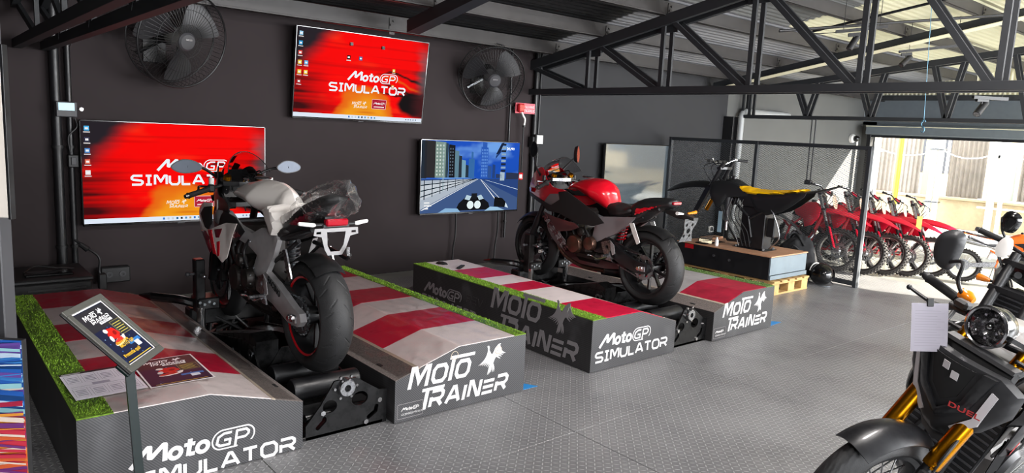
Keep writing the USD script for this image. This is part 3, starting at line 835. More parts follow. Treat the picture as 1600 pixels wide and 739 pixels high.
trainer(r4, 4.98, .055, YF, .68); sticker(r4, 4.875, .02, YF)
trainer(r3, 4.28, .035, 3.46, .98, True, lettering_grey)
simulator(r3b, 5.26, .055, 3.46, .80, True, lettering_grey)
letters(r3b, scale_to(word('REV', 1, .2, 1, .2), .22), face_x(4.60, .19, 3.46), mat('faint_lettering', '3c3a3b', .5), label='faint REV lettering')
for q, (tt, x0) in enumerate(((r2, 2.33), (r3, 3.945), (r4, 5.34), (r1, 1.0))):
    for dx, zz in ((0, .35), (.32, .33)):
        obj(tt, 'fixing_ring', TF(lathe([(.022, -.001), (.026, -.001), (.026, .001), (.022, .001)], 20, 'y', True), M4((x0 + dx, YF - .001, zz - .03))), edge_tape) if tt is r2 else None

blue_tape = mat('blue_marker_tape', '2f86c8', .5)
obj('/World', 'floor_tape', prism([(2.86, 3.20), (3.00, 3.20), (2.95, 3.29), (2.86, 3.30)], .0015), blue_tape, smooth=False, cat='tape', label='blue tape triangle on the floor by the film-covered ramp corner', group='blue floor tape')
obj('/World', 'floor_tape', prism([(5.75, 3.20), (5.98, 3.22), (5.93, 3.29), (5.75, 3.30)], .0015), blue_tape, smooth=False, cat='tape', label='blue tape patch on the floor by the worn ramp corner', group='blue floor tape')
t = thing('computer_mouse', 'black computer mouse lying on the rear ramp half behind the lettered side', 'mouse', M=M4((3.68, 5.28, .371), .4))
obj(t, 'body', ball((0, 0, 0), 1, 3, (.034, .06, .022)), black_plastic); obj(t, 'wheel', lathe([(.006, -.003), (.009, -.003), (.009, .003), (.006, .003)], 16, 'x', True).apply_translation((0, .03, .016)), dark_grey)
t = thing('remote_control', 'slim black remote control lying beside the mouse on the ramp', 'remote', M=M4((3.73, 5.06, .371), -.9))
obj(t, 'body', box(-.02, .02, -.075, .075, 0, .014, .005), black_plastic, smooth=False)
for k in range(6): obj(t, 'button', cbox(((k % 2 - .5) * .018, -.04 + .03 * (k // 2), .015), (.009, .009, .003), .001), dark_grey, smooth=False)
# ------------------------------------------------------------------ screens
def wallpaper(nx=150, ny=84, seed=3):
    u, v = np.meshgrid(np.linspace(0, 1.78, nx), np.linspace(0, 1, ny))
    p = np.stack([u * 1.5, v * 1.5, np.full_like(u, seed)], -1)
    w1 = meshkit.fbm(p * np.array([1.2, 3.5, 1]), 4, 11); w2 = meshkit.fbm(p * 1.6, 4, 23); st = meshkit.fbm(np.stack([u * .8, v * 38, u * 0], -1), 3, 5)
    uu, vv = u + .25 * (w1 - .5), v + .22 * (w2 - .5)
    C = np.zeros(u.shape + (3,)) + lin('fa0000')
    def mixin(m, c):
        nonlocal C
        m = np.clip(m, 0, 1)[..., None]; C = C * (1 - m) + lin(c) * m
    sm = lambda a, b, x: np.clip((x - a) / (b - a), 0, 1) ** 2 * (3 - 2 * np.clip((x - a) / (b - a), 0, 1))
    X, Y = uu / 1.78, vv
    mixin(sm(.62, .85, meshkit.fbm(np.stack([u * 2.2, v * 9, u * 0], -1), 3, 9)) * .3, 'ff4a20')
    mixin(sm(.52, .70, st) * .35 + .25 * sm(.45, .7, w2), '960505')
    mixin(sm(.10, -.12, X * 1.15 - .72 * (Y - .52)) * sm(.40, .60, Y), '241f25')            # smoke, upper left
    mixin(sm(.06, -.06, X * 1.15 - .72 * (Y - .52)) * sm(.5, .7, Y) * sm(.45, .65, w2) * .5, '5a565e')
    mixin(sm(.30, .02, X) * sm(.72, .35, Y) * (.25 + 1.1 * st), '3a080c')                     # streaked dark red, left
    r_ = np.hypot((X - .50) / .23, (Y - .02) / .36)
    mixin(sm(1.08, .92, r_) * sm(1.3, .5, np.abs(X - .52) * 4 - .2), 'e86a10'); mixin(sm(.92, .55, r_) * (.35 + .9 * w1), 'f6ac1c'); mixin(sm(.5, .2, r_) * sm(.5, .7, st) * .6, 'c8500c')
    for k, (y0, am) in enumerate(((.52, .05), (.47, .05), (.43, .06), (.38, .07))):            # wavy dark bands to the right
        mixin(sm(.020, .005, np.abs(Y - y0 - am * np.sin((X - .5) * 7 + k))) * sm(.50, .72, X), ['1d0d0d', 'e8540c', '3a0a0a', '180c0d'][k])
    mixin(sm(1.15, .75, np.hypot((X - .90) / .13, (Y - .24) / .17)), '120c0e')
    mixin(sm(.86, 1.0, X + .10 * (st - .5)) * sm(.35, .75, w2 + .2), '40161a')
    mixin(sm(.9, 1.0, X) * sm(.3, .1, np.abs(Y - .62)) * .6, '6a6064')
    return C


def screen_picture(t, M, w, h, C, emit_mat):
    ny, nx = C.shape[:2]; a, b = np.meshgrid(np.linspace(0, w, nx), np.linspace(0, h, ny))
    v = np.stack([a, b, 0 * a, 0 * a + 1], -1).reshape(-1, 4) @ np.asarray(M).T
    i, j = np.meshgrid(np.arange(ny - 1), np.arange(nx - 1), indexing='ij')
    f = np.stack([i * nx + j, i * nx + j + 1, (i + 1) * nx + j + 1, (i + 1) * nx + j], -1).reshape(-1, 4)
    obj(t, 'picture', (v[:, :3], f), emit_mat, col=C.reshape(-1, 3), label='lit screen picture')


def tv(label, M, w, h, parts=True):
    """M: frame at the lower left of the glass, x right, y up, z towards the room"""
    t = thing('television', label, 'television', 'wall televisions')
    T = lambda m: TF(m, M)
    obj(t, 'housing', T(cat([box(-.008, w + .008, -.016, h + .008, -.05, -.003, .008), box(w * .2, w * .8, h * .12, h * .75, -.075, -.05, .01)])), black_plastic, smooth=False)
    obj(t, 'bezel', T(cat([box(-.009, 0, -.018, h + .009, -.004, .002, .001), box(w, w + .009, -.018, h + .009, -.004, .002, .001), box(-.009, w + .009, h, h + .009, -.004, .002, .001), box(-.009, w + .009, -.018, 0, -.004, .002, .001)])), black_gloss, smooth=False)
    obj(t, 'badge', T(box(w / 2 - .03, w / 2 + .03, -.026, -.016, -.03, .0, .002)), dark_grey, smooth=False)
    return t


def icon(items, x, y, s, c, k=2, cap=True):
    items.append((R(x, y, x + s, y + s), c, k))
    items.append((R(x + s * .2, y + s * .25, x + s * .8, y + s * .7), 'f2f2f2' if c != 'f2f2f2' else '4a86c8', k + 1))
    if cap: items.append((R(x - s * .15, y - s * .42, x + s * 1.15, y - s * .2), 'd8d2d2', k))


def desktop(t, M, w, h, many):
    screen_picture(t, M, w, h, wallpaper(), SCREEN)
    it = [(R(0, 0, w, h * .048), 'dfe9f6', 1)]
    s = .037
    for k, c in enumerate(['4ab0e8', '3a3a50', '4a86c8', 'e06a50', 'e8e8ea'] if not many else ['9ad0f0', '2a9ad8', 'e05048', 'f2d048', 'f2d048', 'a03a3a']):
        icon(it, .022, h - .075 - k * .088, s, c)
    if many:
        icon(it, .085, h - .075 - 3 * .088, s, '4ab0e8'); icon(it, .085, h - .075 - 4 * .088, s, 'f2d048')
        icon(it, w * .36, h * .70, s, '16161a'); icon(it, w * .45, h * .70, s, '3a5a90', cap=False); icon(it, w * .72, h * .60, s * .8, 'f2d048'); icon(it, w * .72, h * .405, s * .9, 'e8882a', 4)
    for k in range(9): it.append((R(w * .40 + k * .036, h * .015, w * .40 + k * .036 + .016, h * .036), ['3a78c8', 'c8d0d8', 'c8d0d8', '2a6a9a', '2a2a30', '4a90c0', 'c0a060', '3a78c8', '60a0c0'][k], 2))
    for k in range(5): it.append((R(w * .86 + k * .03, h * .017, w * .86 + k * .03 + .014, h * .033), '8090a8', 2))
    tw = w * (.60 if many else .62); x0 = w * (.24 if many else .235); y0 = h * (.315 if many else .37)
    g = scale_to(word('SIMULATOR', 1, .26, 1.0, 0, .34), tw); it.append((affinity.translate(g, x0, y0), 'eef2fa', 3))
    it.append((affinity.translate(scale_to(moto_gp(1), tw * .66), x0 + tw * .22, y0 + tw * .128), 'eef2fa', 3))
    it.append((affinity.translate(moto_trainer(w * .12), w * .42, h * .135), 'f6ead8', 3))
    bd = affinity.translate(R(0, 0, w * .115, h * .12).buffer(-.008).buffer(.008), w * .575, h * .135)
    it.append((bd, 'f0c8c8', 2)); it.append((bd.buffer(-.004), 'b02038', 3)); it.append((affinity.translate(scale_to(moto_gp(1), w * .09), w * .588, h * .19), 'ffffff', 4))
    it.append((R(w * .592, h * .155, w * .675, h * .168), 'f0d8d8', 4))
    mm, cc = flat_art(it, M, .0003, .0006)
    obj(t, 'screen_graphics', mm, SCREEN, col=cc, label='desktop icons, task bar and white Moto GP SIMULATOR wordmark')


def city(t, M, w, h):
    ny, nx = 46, 80; v, u = np.meshgrid(np.linspace(0, 1, ny), np.linspace(0, 1, nx), indexing='ij')
    n = meshkit.fbm(np.stack([u * 4, v * 5, u * 0], -1), 4, 2)
    C = lin('1460d8') * (1 - v[..., None]) * .6 + lin('1a50c0') * v[..., None]; m = np.clip((n - .45) * 3, 0, .8)[..., None]; C = C * (1 - m) + lin('7ab0f0') * m
    screen_picture(t, M, w, h, C, SCREEN)
    it = []; P = lambda *a: Polygon([(x * w, y * h) for x, y in a]).buffer(0)
    hz = .47
    it.append((P((0, 0), (1, 0), (1, hz), (0, hz)), '26427c', 1))                            # ground
    it.append((P((0, .05), (.56, hz), (.58, hz), (1.0, .18), (1, 0), (0, 0)), '3d5684', 2))     # road
    it.append((P((0, .05), (.56, hz), (.0, hz - .02)), 'aeb8c4', 2))                           # pavement
    it.append((P((0, .18), (.5, hz), (.0, .40)), 'c4ccd4', 3))
    for x0, x1, y0, y1, c in ((.0, .05, .48, 1.0, '202a36'), (.03, .13, .49, 1.0, '2c2a2c'), (.13, .23, .49, .99, '7d948c'), (.23, .255, .49, .97, '30424e'), (.26, .32, .49, .95, '14161c'), (.32, .36, .49, .87, '5f8292'), (.36, .39, .49, .80, '26303c'), (.39, .43, .49, .74, '76a0b4'), (.43, .46, .49, .67, '20303e'), (.46, .52, .48, .76, '3468a4'), (.485, .505, .7, .86, '3468a4'), (.585, .66, .48, .93, '2a5ab4'), (.60, .645, .9, 1.0, '2a5ab4'), (.66, .70, .48, .66, '2c5090'), (.71, .74, .48, .68, '22407a'), (.75, .82, .48, .54, '2a3a60'), (.86, 1.0, .46, .56, '28324c'), (.795, .845, .44, .57, 'a8bcc8')):
        it.append((P((x0, y0), (x1, y0), (x1, y1 - .01), (x0, y1)), c, 4))
    for i in range(9):
        for j in range(3): it.append((P((.14 + .03 * j, .52 + .05 * i), (.155 + .03 * j, .52 + .05 * i), (.155 + .03 * j, .545 + .05 * i), (.14 + .03 * j, .545 + .05 * i)), 'c8d4cc', 5))
        for j in range(2): it.append((P((.27 + .022 * j, .52 + .045 * i), (.282 + .022 * j, .52 + .045 * i), (.282 + .022 * j, .54 + .045 * i), (.27 + .022 * j, .54 + .045 * i)), '5a6a78', 5))
        for j in range(4): it.append((P((.592 + .017 * j, .5 + .046 * i), (.602 + .017 * j, .5 + .046 * i), (.602 + .017 * j, .53 + .046 * i), (.592 + .017 * j, .53 + .046 * i)), '5a8ad8', 5))
        it.append((P((.80, .57 + .048 * i), (.85, .57 + .048 * i), (.852, .60 + .048 * i), (.802, .60 + .048 * i)), '1a2438' if i % 2 == 0 else '8ca8c0', 5))
    it.append((P((.74, .82), (.80, .99), (.83, 1.0), (.78, .84)), '12203c', 6)); it.append((P((.74, .76), (.80, .86), (.80, .9), (.74, .8)), '20407c', 6))
    for k in range(7):
        x = .03 + .075 * k; f = 1 - x / .56; y0 = hz - .30 * f
        it.append((P((x, y0), (x + .006 * f + .002, y0), (x + .006 * f + .002, y0 + .33 * f * .8 + .02), (x, y0 + .33 * f * .8 + .02)), '101a26', 7))
    for q in (.08, .17, .26): it.append((P((0, .16 + q * .9), (.55, hz + .006), (.55, hz), (0, .145 + q * .9)), '10202c', 7))
    it.append((P((.205, .30), (.215, .30), (.212, .97), (.207, .97)), '9ab0b8', 7))
    it.append((P((0, .04), (.02, .04), (.565, hz - .005), (.56, hz - .005)), 'f0f4f8', 6))
    it.append((P((.585, hz - .01), (.59, hz - .01), (.80, .10), (.785, .10)), 'f4f6f8', 6)); it.append((P((.592, hz - .01), (.596, hz - .01), (.85, .12), (.84, .12)), 'd8e0ec', 6))
    it.append((P((.64, hz - .02), (1, .30), (1, .31), (.64, hz - .015)), 'c0d0e4', 6))
    E = lambda cx, cy_, a, b: affinity.scale(Point(cx * w, cy_ * h).buffer(1), a * w, b * h)
    it += [(P((.34, .02), (.70, .02), (.68, .12), (.60, .21), (.44, .21), (.37, .12)), '0c0e14', 8), (P((.50, .18), (.55, .18), (.56, .26), (.50, .26)), '16181e', 9), (P((.43, .18), (.48, .16), (.50, .22), (.45, .24)), 'b8d0dc', 9), (P((.56, .22), (.58, .16), (.63, .18), (.60, .24)), 'b8d0dc', 9),
           (E(.49, .095, .034, .058), 'e4f2f4', 9), (E(.565, .095, .034, .058), 'e4f2f4', 9), (P((.17, .0), (.39, .0), (.36, .05), (.24, .06)), '8ab4d8', 9), (P((.64, .0), (.86, .0), (.78, .05), (.70, .06)), '9cc4e0', 9), (P((.74, .06), (.86, .04), (.87, .12), (.83, .18), (.745, .20)), '0a0c10', 10), (P((.86, .05), (.90, .03), (.88, .09), (.865, .12)), 'd0e0ea', 10)]
    for k, (x, y, l) in enumerate(((.035, .135, .05), (.035, .095, .07), (.035, .055, .04))): it.append((P((x, y), (x + l, y), (x + l, y + .018), (x, y + .018)), 'f0f0f0', 11))
    mm, cc = flat_art(it, M, .0002, .0005)
    obj(t, 'screen_graphics', mm, SCREEN, col=cc, label='game picture of a city street seen over motorcycle handlebars')
    tx = meshkit.text_mesh('01/90', .030, .0005); tx.apply_translation((.855 * w, .89 * h, .004)); obj(t, 'screen_graphics', TF(tx, M), mat('screen_white', 'e8f0ff', .4, emit=1.0), smooth=False)


W65, H65 = 1.43, .815
Mtv = frame((1.09, 6.60, .685), (1, 0, 0), (0, 0, 1)); t = tv('large red SIMULATOR screen low on the wall at left, behind the white motorcycle', Mtv, 1.475, .825); desktop(t, Mtv, 1.475, .825, False)
Mtv = frame((4.285, 6.60, .648), (1, 0, 0), (0, 0, 1)); t = tv('screen showing a blue city street riding game beside the red motorcycle', Mtv, 1.39, .80); city(t, Mtv, 1.39, .80)
a = .125; Mtv = frame((2.85, 6.63, 1.633), (1, 0, 0), (0, -math.sin(a), math.cos(a))); t = tv('tilted red SIMULATOR screen mounted high up near the ceiling', Mtv, 1.437, .826); desktop(t, Mtv, 1.437, .826, True)
obj(t, 'wall_bracket', cat([bar((3.4 + d, 6.70, 2.0), (3.4 + d, 6.60, 2.0), .03, .03) for d in (0, .35)] + [bar((3.4 + d, 6.70, 2.35), (3.4 + d, 6.52, 2.35), .03, .03) for d in (0, .35)] + [box(3.3, 3.85, 6.70, 6.72, 1.9, 2.45, .003)]), black_metal, smooth=False)
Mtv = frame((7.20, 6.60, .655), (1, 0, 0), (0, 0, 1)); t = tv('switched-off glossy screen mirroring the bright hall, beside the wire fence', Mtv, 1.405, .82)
obj(t, 'glass', TF(box(0, 1.405, 0, .82, -.003, 0, 0), Mtv), mat('pale_sheen_screen_glass', '5a646a', .07, 0.0, spec=.5, ior=2.6), smooth=False, label='glossy dark glass')  # bright reflection partly painted in as a lightened base colour

# ------------------------------------------------------------------ things on the wall with the screens
WY = 6.72
for x, r, lab in ((.94, .035, 'thick black wall pipe left of the low red screen'), (1.03, .022, 'thinner black pipe running beside the thick one at left'), (5.56, .014, 'thin black conduit rising behind the city-game screen to the alarm'), (5.96, .03, 'black pipe down the wall left of the red motorcycle'), (6.03, .014, 'thin conduit right beside the black pipe by the red motorcycle')):
    t = thing('wall_pipe', lab, 'pipe', 'wall pipes')
    obj(t, 'pipe', rod((x, WY - .045, .0 if r > .02 else .3), (x, WY - .045, 2.9), r, 14), black_metal)
    for z in (.5, 1.3, 2.1): obj(t, 'clip', lathe([(r, -.012), (r + .008, -.012), (r + .008, .012), (r, .012)], 16, 'z', True).apply_translation((x, WY - .045, z)), black_plastic)
t = thing('wall_column', 'black steel column on the wall behind the wire fence', 'column')
obj(t, 'web', box(10.03, 10.17, 6.60, 6.62, 0, 1.97, .002), black_metal, smooth=False); obj(t, 'flange', box(10.02, 10.04, 6.54, 6.72, 0, 1.97, .002), black_metal, smooth=False); obj(t, 'flange', box(10.16, 10.18, 6.54, 6.72, 0, 1.97, .002), black_metal, smooth=False)
t = thing('ventilation_pipe', 'light grey pipe with a rounded elbow beside the black wall column', 'pipe')
obj(t, 'pipe', tube([(10.36, 6.62, .1), (10.36, 6.62, 1.95)] + [(10.36 + .12 - a, 6.62, 1.95 + b) for a, b in [(.12 * math.cos(q), .12 * math.sin(q)) for q in np.linspace(.1, PI / 2, 8)]] + [(11.8, 6.62, 2.07)], .05, 16), mat('pale_grey_pipe', '9a9c9c', .45))
t = thing('hanging_conduit', 'pair of thin black conduits hanging from the far truss behind the yellow seat', 'conduit')
for dy in (-.03, .03): obj(t, 'pipe', rod((10.45, 5.44 + dy, 1.97), (10.45, 5.43 + dy, 1.05), .011, 8), black_plastic)
obj(t, 'plug', cbox((10.45, 5.43, 1.03), (.06, .11, .07), .01), black_plastic, smooth=False)
t = thing('alarm_sign', 'red fire alarm sounder with sign reading ALLARME INCENDIO', 'alarm')
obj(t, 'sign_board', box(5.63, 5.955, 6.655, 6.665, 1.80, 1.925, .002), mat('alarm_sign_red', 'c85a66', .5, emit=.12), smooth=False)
obj(t, 'sounder', cat([box(5.64, 5.74, 6.60, 6.655, 1.815, 1.915, .015)]), red_paint, smooth=False)
for k in range(4): obj(t, 'sounder_rib', box(5.645 + .0, 5.735, 6.596, 6.602, 1.83 + .022 * k, 1.838 + .022 * k, .001), red_paint, smooth=False)
obj(t, 'bracket', box(5.62, 5.965, 6.665, 6.72, 1.84, 1.88, .003), black_metal, smooth=False)
for s_, zz in (('ALLARME', 1.868), ('INCENDIO', 1.823)):
    m = meshkit.text_mesh(s_, .032, .001); m.apply_scale((.8, .9, 1)); obj(t, 'lettering', TF(m, face_y(5.765, zz, 6.6545)), lettering_white, smooth=False)
obj(t, 'cable_hose', tube(spline([(5.70, 6.62, 1.815), (5.72, 6.61, 1.77), (5.755, 6.62, 1.73), (5.755, 6.63, 1.66)], 6), .013, 10), white_plastic)
obj(t, 'cable_gland', rod((5.755, 6.63, 1.66), (5.755, 6.63, 1.64), .02, 12), black_plastic)
obj(t, 'conduit', rod((5.755, 6.64, 1.64), (5.755, 6.64, 1.10), .009, 8), black_plastic)
t = thing('call_point', 'small red manual call point beside the city-game screen', 'alarm button')
obj(t, 'box', box(5.72, 5.81, 6.66, 6.72, 1.0, 1.09, .008), red_paint, smooth=False); obj(t, 'press_plate', box(5.742, 5.788, 6.655, 6.662, 1.022, 1.068, .003), white_plastic, smooth=False)
t = thing('thermostat', 'small white framed wall display on the black pipe above the red motorcycle', 'wall display')
obj(t, 'case', box(5.93, 6.06, 6.60, 6.66, 1.435, 1.56, .006), black_plastic, smooth=False); obj(t, 'panel', box(5.945, 6.045, 6.594, 6.601, 1.445, 1.55, .003), white_plastic, smooth=False); obj(t, 'holder', box(5.9, 5.94, 6.62, 6.70, 1.40, 1.53, .006), black_plastic, smooth=False)
t = thing('wall_socket', 'dark wall switch box left of the red motorcycle mirror', 'switch', 'wall switches')
obj(t, 'box', box(6.02, 6.09, 6.66, 6.72, 1.09, 1.17, .005), black_plastic, smooth=False); obj(t, 'rocker', box(6.035, 6.075, 6.655, 6.662, 1.105, 1.155, .003), dark_grey, smooth=False)
t = thing('control_unit', 'small wall control unit with a pale blue display at upper left', 'control unit')
obj(t, 'case', box(.93, 1.075, 6.60, 6.66, 1.535, 1.655, .006), dark_grey, smooth=False)
obj(t, 'display', box(.945, 1.055, 6.594, 6.601, 1.585, 1.645, .002), mat('pale_display', 'a8c8d4', .3, emit=.55), smooth=False, label='pale blue lit display')
obj(t, 'knob', tube([(1.10, 6.62, 1.60), (1.10, 6.585, 1.60)], .016, 14), chrome); obj(t, 'arm', rod((1.07, 6.62, 1.60), (1.10, 6.62, 1.60), .008, 8), black_metal)
t = thing('wall_socket', 'black switch on the thick wall pipe below the small control unit', 'switch', 'wall switches')
obj(t, 'box', box(1.0, 1.075, 6.62, 6.68, 1.14, 1.24, .006), black_plastic, smooth=False); obj(t, 'rocker', box(1.02, 1.055, 6.612, 6.622, 1.16, 1.22, .003), dark_grey, smooth=False)
t = thing('wall_cable', 'black cable looping down from the small control unit to the switch', 'cable')
obj(t, 'wire', tube(spline([(1.06, 6.64, 1.53), (1.07, 6.63, 1.46), (1.01, 6.63, 1.38), (1.02, 6.64, 1.26)], 8), .007, 8), black_plastic)
t = thing('wall_cable', 'thick black plug cable curling below the left red screen', 'cable')
obj(t, 'wire', tube(spline([(1.02, 6.60, .56), (1.09, 6.55, .50), (1.17, 6.52, .42), (1.17, 6.52, .30), (1.19, 6.50, .20)], 8), .009, 8), black_plastic)
obj(t, 'plug', tube([(1.05, 6.57, .53), (1.10, 6.545, .485)], [.02, .026], 10), black_plastic); obj(t, 'adapter', box(1.155, 1.215, 6.47, 6.53, .16, .29, .008), black_plastic, smooth=False)
t = thing('power_strip', 'black wall-mounted power box below the left red screen', 'power box')
obj(t, 'box', box(1.20, 1.42, 6.62, 6.70, .18, .31, .008), black_plastic, smooth=False)
for k in range(2): obj(t, 'socket', lathe([(.012, -.004), (.026, -.004), (.026, .004), (.012, .004)], 18, 'y', True).apply_translation((1.26 + .1 * k, 6.617, .25)), dark_grey)
for xa, lab in ((4.80, 'black cable hanging from the left underside of the city-game screen'), (5.42, 'black cable hanging from the right underside of the city-game screen')):
    t = thing('wall_cable', lab, 'cable'); obj(t, 'wire', tube(spline([(xa, 6.64, .66), (xa + .01, 6.65, .4), (xa - .01, 6.66, .2), (xa - .03, 6.64, .02)], 6), .010, 8), black_plastic)
t = thing('wall_socket', 'white double socket low on the wall behind the wire fence', 'switch', 'wall switches')
obj(t, 'box', box(9.85, 9.98, 6.69, 6.72, .12, .22, .004), white_plastic, smooth=False); obj(t, 'rocker', box(9.88, 9.95, 6.685, 6.692, .14, .20, .002), dark_grey, smooth=False)
t = thing('security_camera', 'white dome security camera at the corner of the roller door', 'camera')
obj(t, 'base', lathe([(0, 0), (.085, 0), (.085, -.05), (.07, -.07), (0, -.07)], 24, 'y').apply_translation((14.42, 6.71, 1.75)), white_plastic); obj(t, 'dome', ball((14.42, 6.60, 1.75), .06, 2), black_gloss)

# equipment box and console behind the left ramp
t = thing('equipment_box', 'black equipment box against the wall at far left behind the ramp', 'cabinet')
obj(t, 'body', box(.38, 1.02, 5.95, 6.5, 0, .36, .012), black_plastic, smooth=False); obj(t, 'lid', box(.37, 1.03, 5.94, 6.51, .36, .39, .008), black_plastic, smooth=False)
for k in range(9): obj(t, 'vent_slat', box(.62 + .0, .98, 5.944, 5.952, .08 + .028 * k, .092 + .028 * k, .001), dark_grey, smooth=False)
t = thing('keyboard', 'slim black device lying on top of the black equipment box', 'device')
obj(t, 'body', box(.62, .92, 6.05, 6.2, .39, .41, .006), black_gloss, smooth=False); obj(t, 'cable', tube(spline([(.62, 6.15, .41), (.70, 6.22, .44), (.82, 6.2, .425), (.95, 6.24, .40)], 6), .006, 8), black_plastic)

# ------------------------------------------------------------------ sign on a post, paper sheets
def poster(w, h):
    it = [(R(0, 0, w, h), 'e8e4e4', 0), (R(.008, .008, w - .008, h - .008), '1c2038', 1), (R(.008, h * .62, w - .008, h - .012), '2b2a2e', 2)]
    it.append((affinity.translate(moto_trainer(w * .66), w * .16, h * .73), 'f2f2f2', 3)); it.append((R(w * .42, h * .685, w * .80, h * .725), 'f2f2f2', 3))
    it.append((affinity.translate(scale_to(word('EVENT', 1, .22), w * .28), w * .46, h * .693), '2b2a2e', 4))
    blob = lambda c, a, b, rot=0: affinity.rotate(affinity.scale(Point(*c).buffer(1), a, b), rot)
    it += [(blob((w * .44, h * .36), w * .20, h * .05, 12), 'f0e6e2', 3), (blob((w * .42, h * .37), w * .17, h * .035, 12), 'c03028', 4), (PG((w * .28, h * .50), (w * .40, h * .60), (w * .56, h * .58), (w * .62, h * .47), (w * .50, h * .40), (w * .34, h * .42)), 'c8241c', 5),
           (blob((w * .33, h * .575), w * .055, h * .035), 'e8d8d0', 6), (blob((w * .50, h * .50), w * .06, h * .03, 40), '8a1410', 6), (blob((w * .60, h * .40), w * .06, h * .02, 30), 'e8e0dc', 6), (blob((w * .30, h * .44), w * .045, h * .05, -20), 'd8d0d0', 6)]
    for k in range(16):
        x, y = rng.uniform(.05, .95) * w, rng.uniform(.05, .62) * h
        it.append((blob((x, y), w * .012, h * .008), ['3f6fae', '8fb0e0', '2a4a80'][k % 3], 2))
    it.append((R(w * .62, h * .42, w * .94, h * .66), 'a8a060', 3)); it.append((R(w * .627, h * .425, w * .933, h * .655), '2a2c30', 4))
    for k in range(5): it.append((R(w * .65, h * (.455 + .038 * k), w * (.90 - .03 * (k % 2)), h * (.468 + .038 * k)), 'b4a850', 5))
    it += [(R(w * .70, h * .17, w * .84, h * .26), 'd8dce4', 4), (R(w * .56, h * .24, w * .92, h * .30), '2f6fb0', 3)]
    it.append((R(w * .10, h * .045, w * .90, h * .058), 'd0b040', 4))
    return it


def poster_text(par, w, h, M):
    for s_, x, y, hh in (('Simulatore', .24, .325, .040), ('MOTO GP', .26, .265, .052), ('Prenota qui!', .12, .12, .050)):
        m = meshkit.text_mesh(s_, hh * h, .0002, bold=True); m.apply_scale((w / (h * .72), 1, 1)); m.apply_translation((x * w, y * h, .004)); obj(par, 'lettering', TF(m, M), gold_print, smooth=False)


gold_print = mat('poster_yellow', 'e0b428', .5)
C0, C1, C2, C3 = [np.array(q) for q in ((.422, 3.092, .837), (.587, 3.279, .854), (.787, 3.123, .628), (.621, 2.936, .611))]
xd = (C1 - C0) / np.linalg.norm(C1 - C0); yd = (C0 - C3) / np.linalg.norm(C0 - C3); Ms = frame(C3, xd, yd)
t = thing('sign_stand', 'tilted framed event poster on a slim dark green post in front of the ramp', 'sign stand')
w, h = .25, .34; fb = lambda *a: TF(box(*a), Ms)
obj(t, 'back_plate', fb(0, w, 0, h, -.014, -.004, .003), black_metal, smooth=False)
for k, q in enumerate(((0, w, 0, .026), (0, w, h - .026, h), (0, .026, .026, h - .026), (w - .026, w, .026, h - .026))): obj(t, 'frame_rail', fb(q[0], q[1], q[2], q[3], -.004, .006, .002), mat(f'grey_frame{k}', '54544f', .4), smooth=False)
Mp = Ms @ M4((.024, .024, -.003)); mm, cc = flat_art(poster(w - .048, h - .048), Mp, .0002, .0004); obj(t, 'poster', mm, PRINT, col=cc, label='dark blue event poster with a red racing rider'); poster_text(t, w - .048, h - .048, Mp)
post_green = mat('dark_green_post', '0c1c1c', .35)
pa = C3 + xd * .03 + yd * .03 + np.array([0, 0, -.02]); pb = np.array([pa[0] + .022, pa[1] - .05, 0.012])
obj(t, 'post', bar(pa, pb, .032, .022, (0, 1, 0)), post_green, smooth=False); obj(t, 'foot', box(pb[0] - .16, pb[0] + .16, pb[1] - .13, pb[1] + .13, 0, .012, .004), post_green, smooth=False)
obj(t, 'hinge', TF(box(0, .07, 0, .06, -.03, -.014, .004), Ms), post_green, smooth=False)
# sheets lying on the ramp
def flat_sheet(label, corners, items, wh, z):
    o, x1, y1 = [np.array([*c, z]) for c in corners]; w, h = wh
    M = frame(o, x1 - o, y1 - o); t = thing('paper_sheet', label, 'paper', 'paper sheets on the ramp')
    mm, cc = flat_art(items(w, h), M, .0002, .0006); obj(t, 'print', mm, PRINT, col=cc); obj(t, 'sheet', TF(box(0, w, 0, h, 0, .0003, 0), M), white_plastic, smooth=False)
    return t, M
def table_sheet(w, h):
    it = [(R(0, 0, w, h), 'e6e2ec', 0), (R(.0, h * .93, w, h), '2a282c', 1), (R(.03 * w, .945 * h, .3 * w, .98 * h), 'b8b4b8', 2)]
    for i in range(2):
        for j in range(4):
            x0, y0 = w * (.04 + .24 * j), h * (.08 + .50 * i); q = R(x0, y0, x0 + w * .2, y0 + h * .3); it.append((q.difference(q.buffer(-.0012)), '6a6878', 2))
            for k in range(4): it.append((R(x0 + w * .03, y0 + h * (.05 + .055 * k), x0 + w * .17, y0 + h * (.07 + .055 * k)), '8e8a9a', 2))
    it.append((R(w * .05, h * .44, w * .95, h * .446), '6a6878', 2)); it.append((R(w * .35, h * .45, w * .6, h * .53), 'a8a4b4', 2))
    return it
flat_sheet('large white price-table sheet lying across the turf of the left ramp', [(.502, 3.384), (.786, 3.392), (.472, 3.76)], table_sheet, (.284, .378), .378)
t, M = flat_sheet('dark poster sheet lying on the left ramp behind the sign post', [(.792, 3.382), (1.076, 3.379), (.778, 3.795)], poster, (.284, .41), .3755)

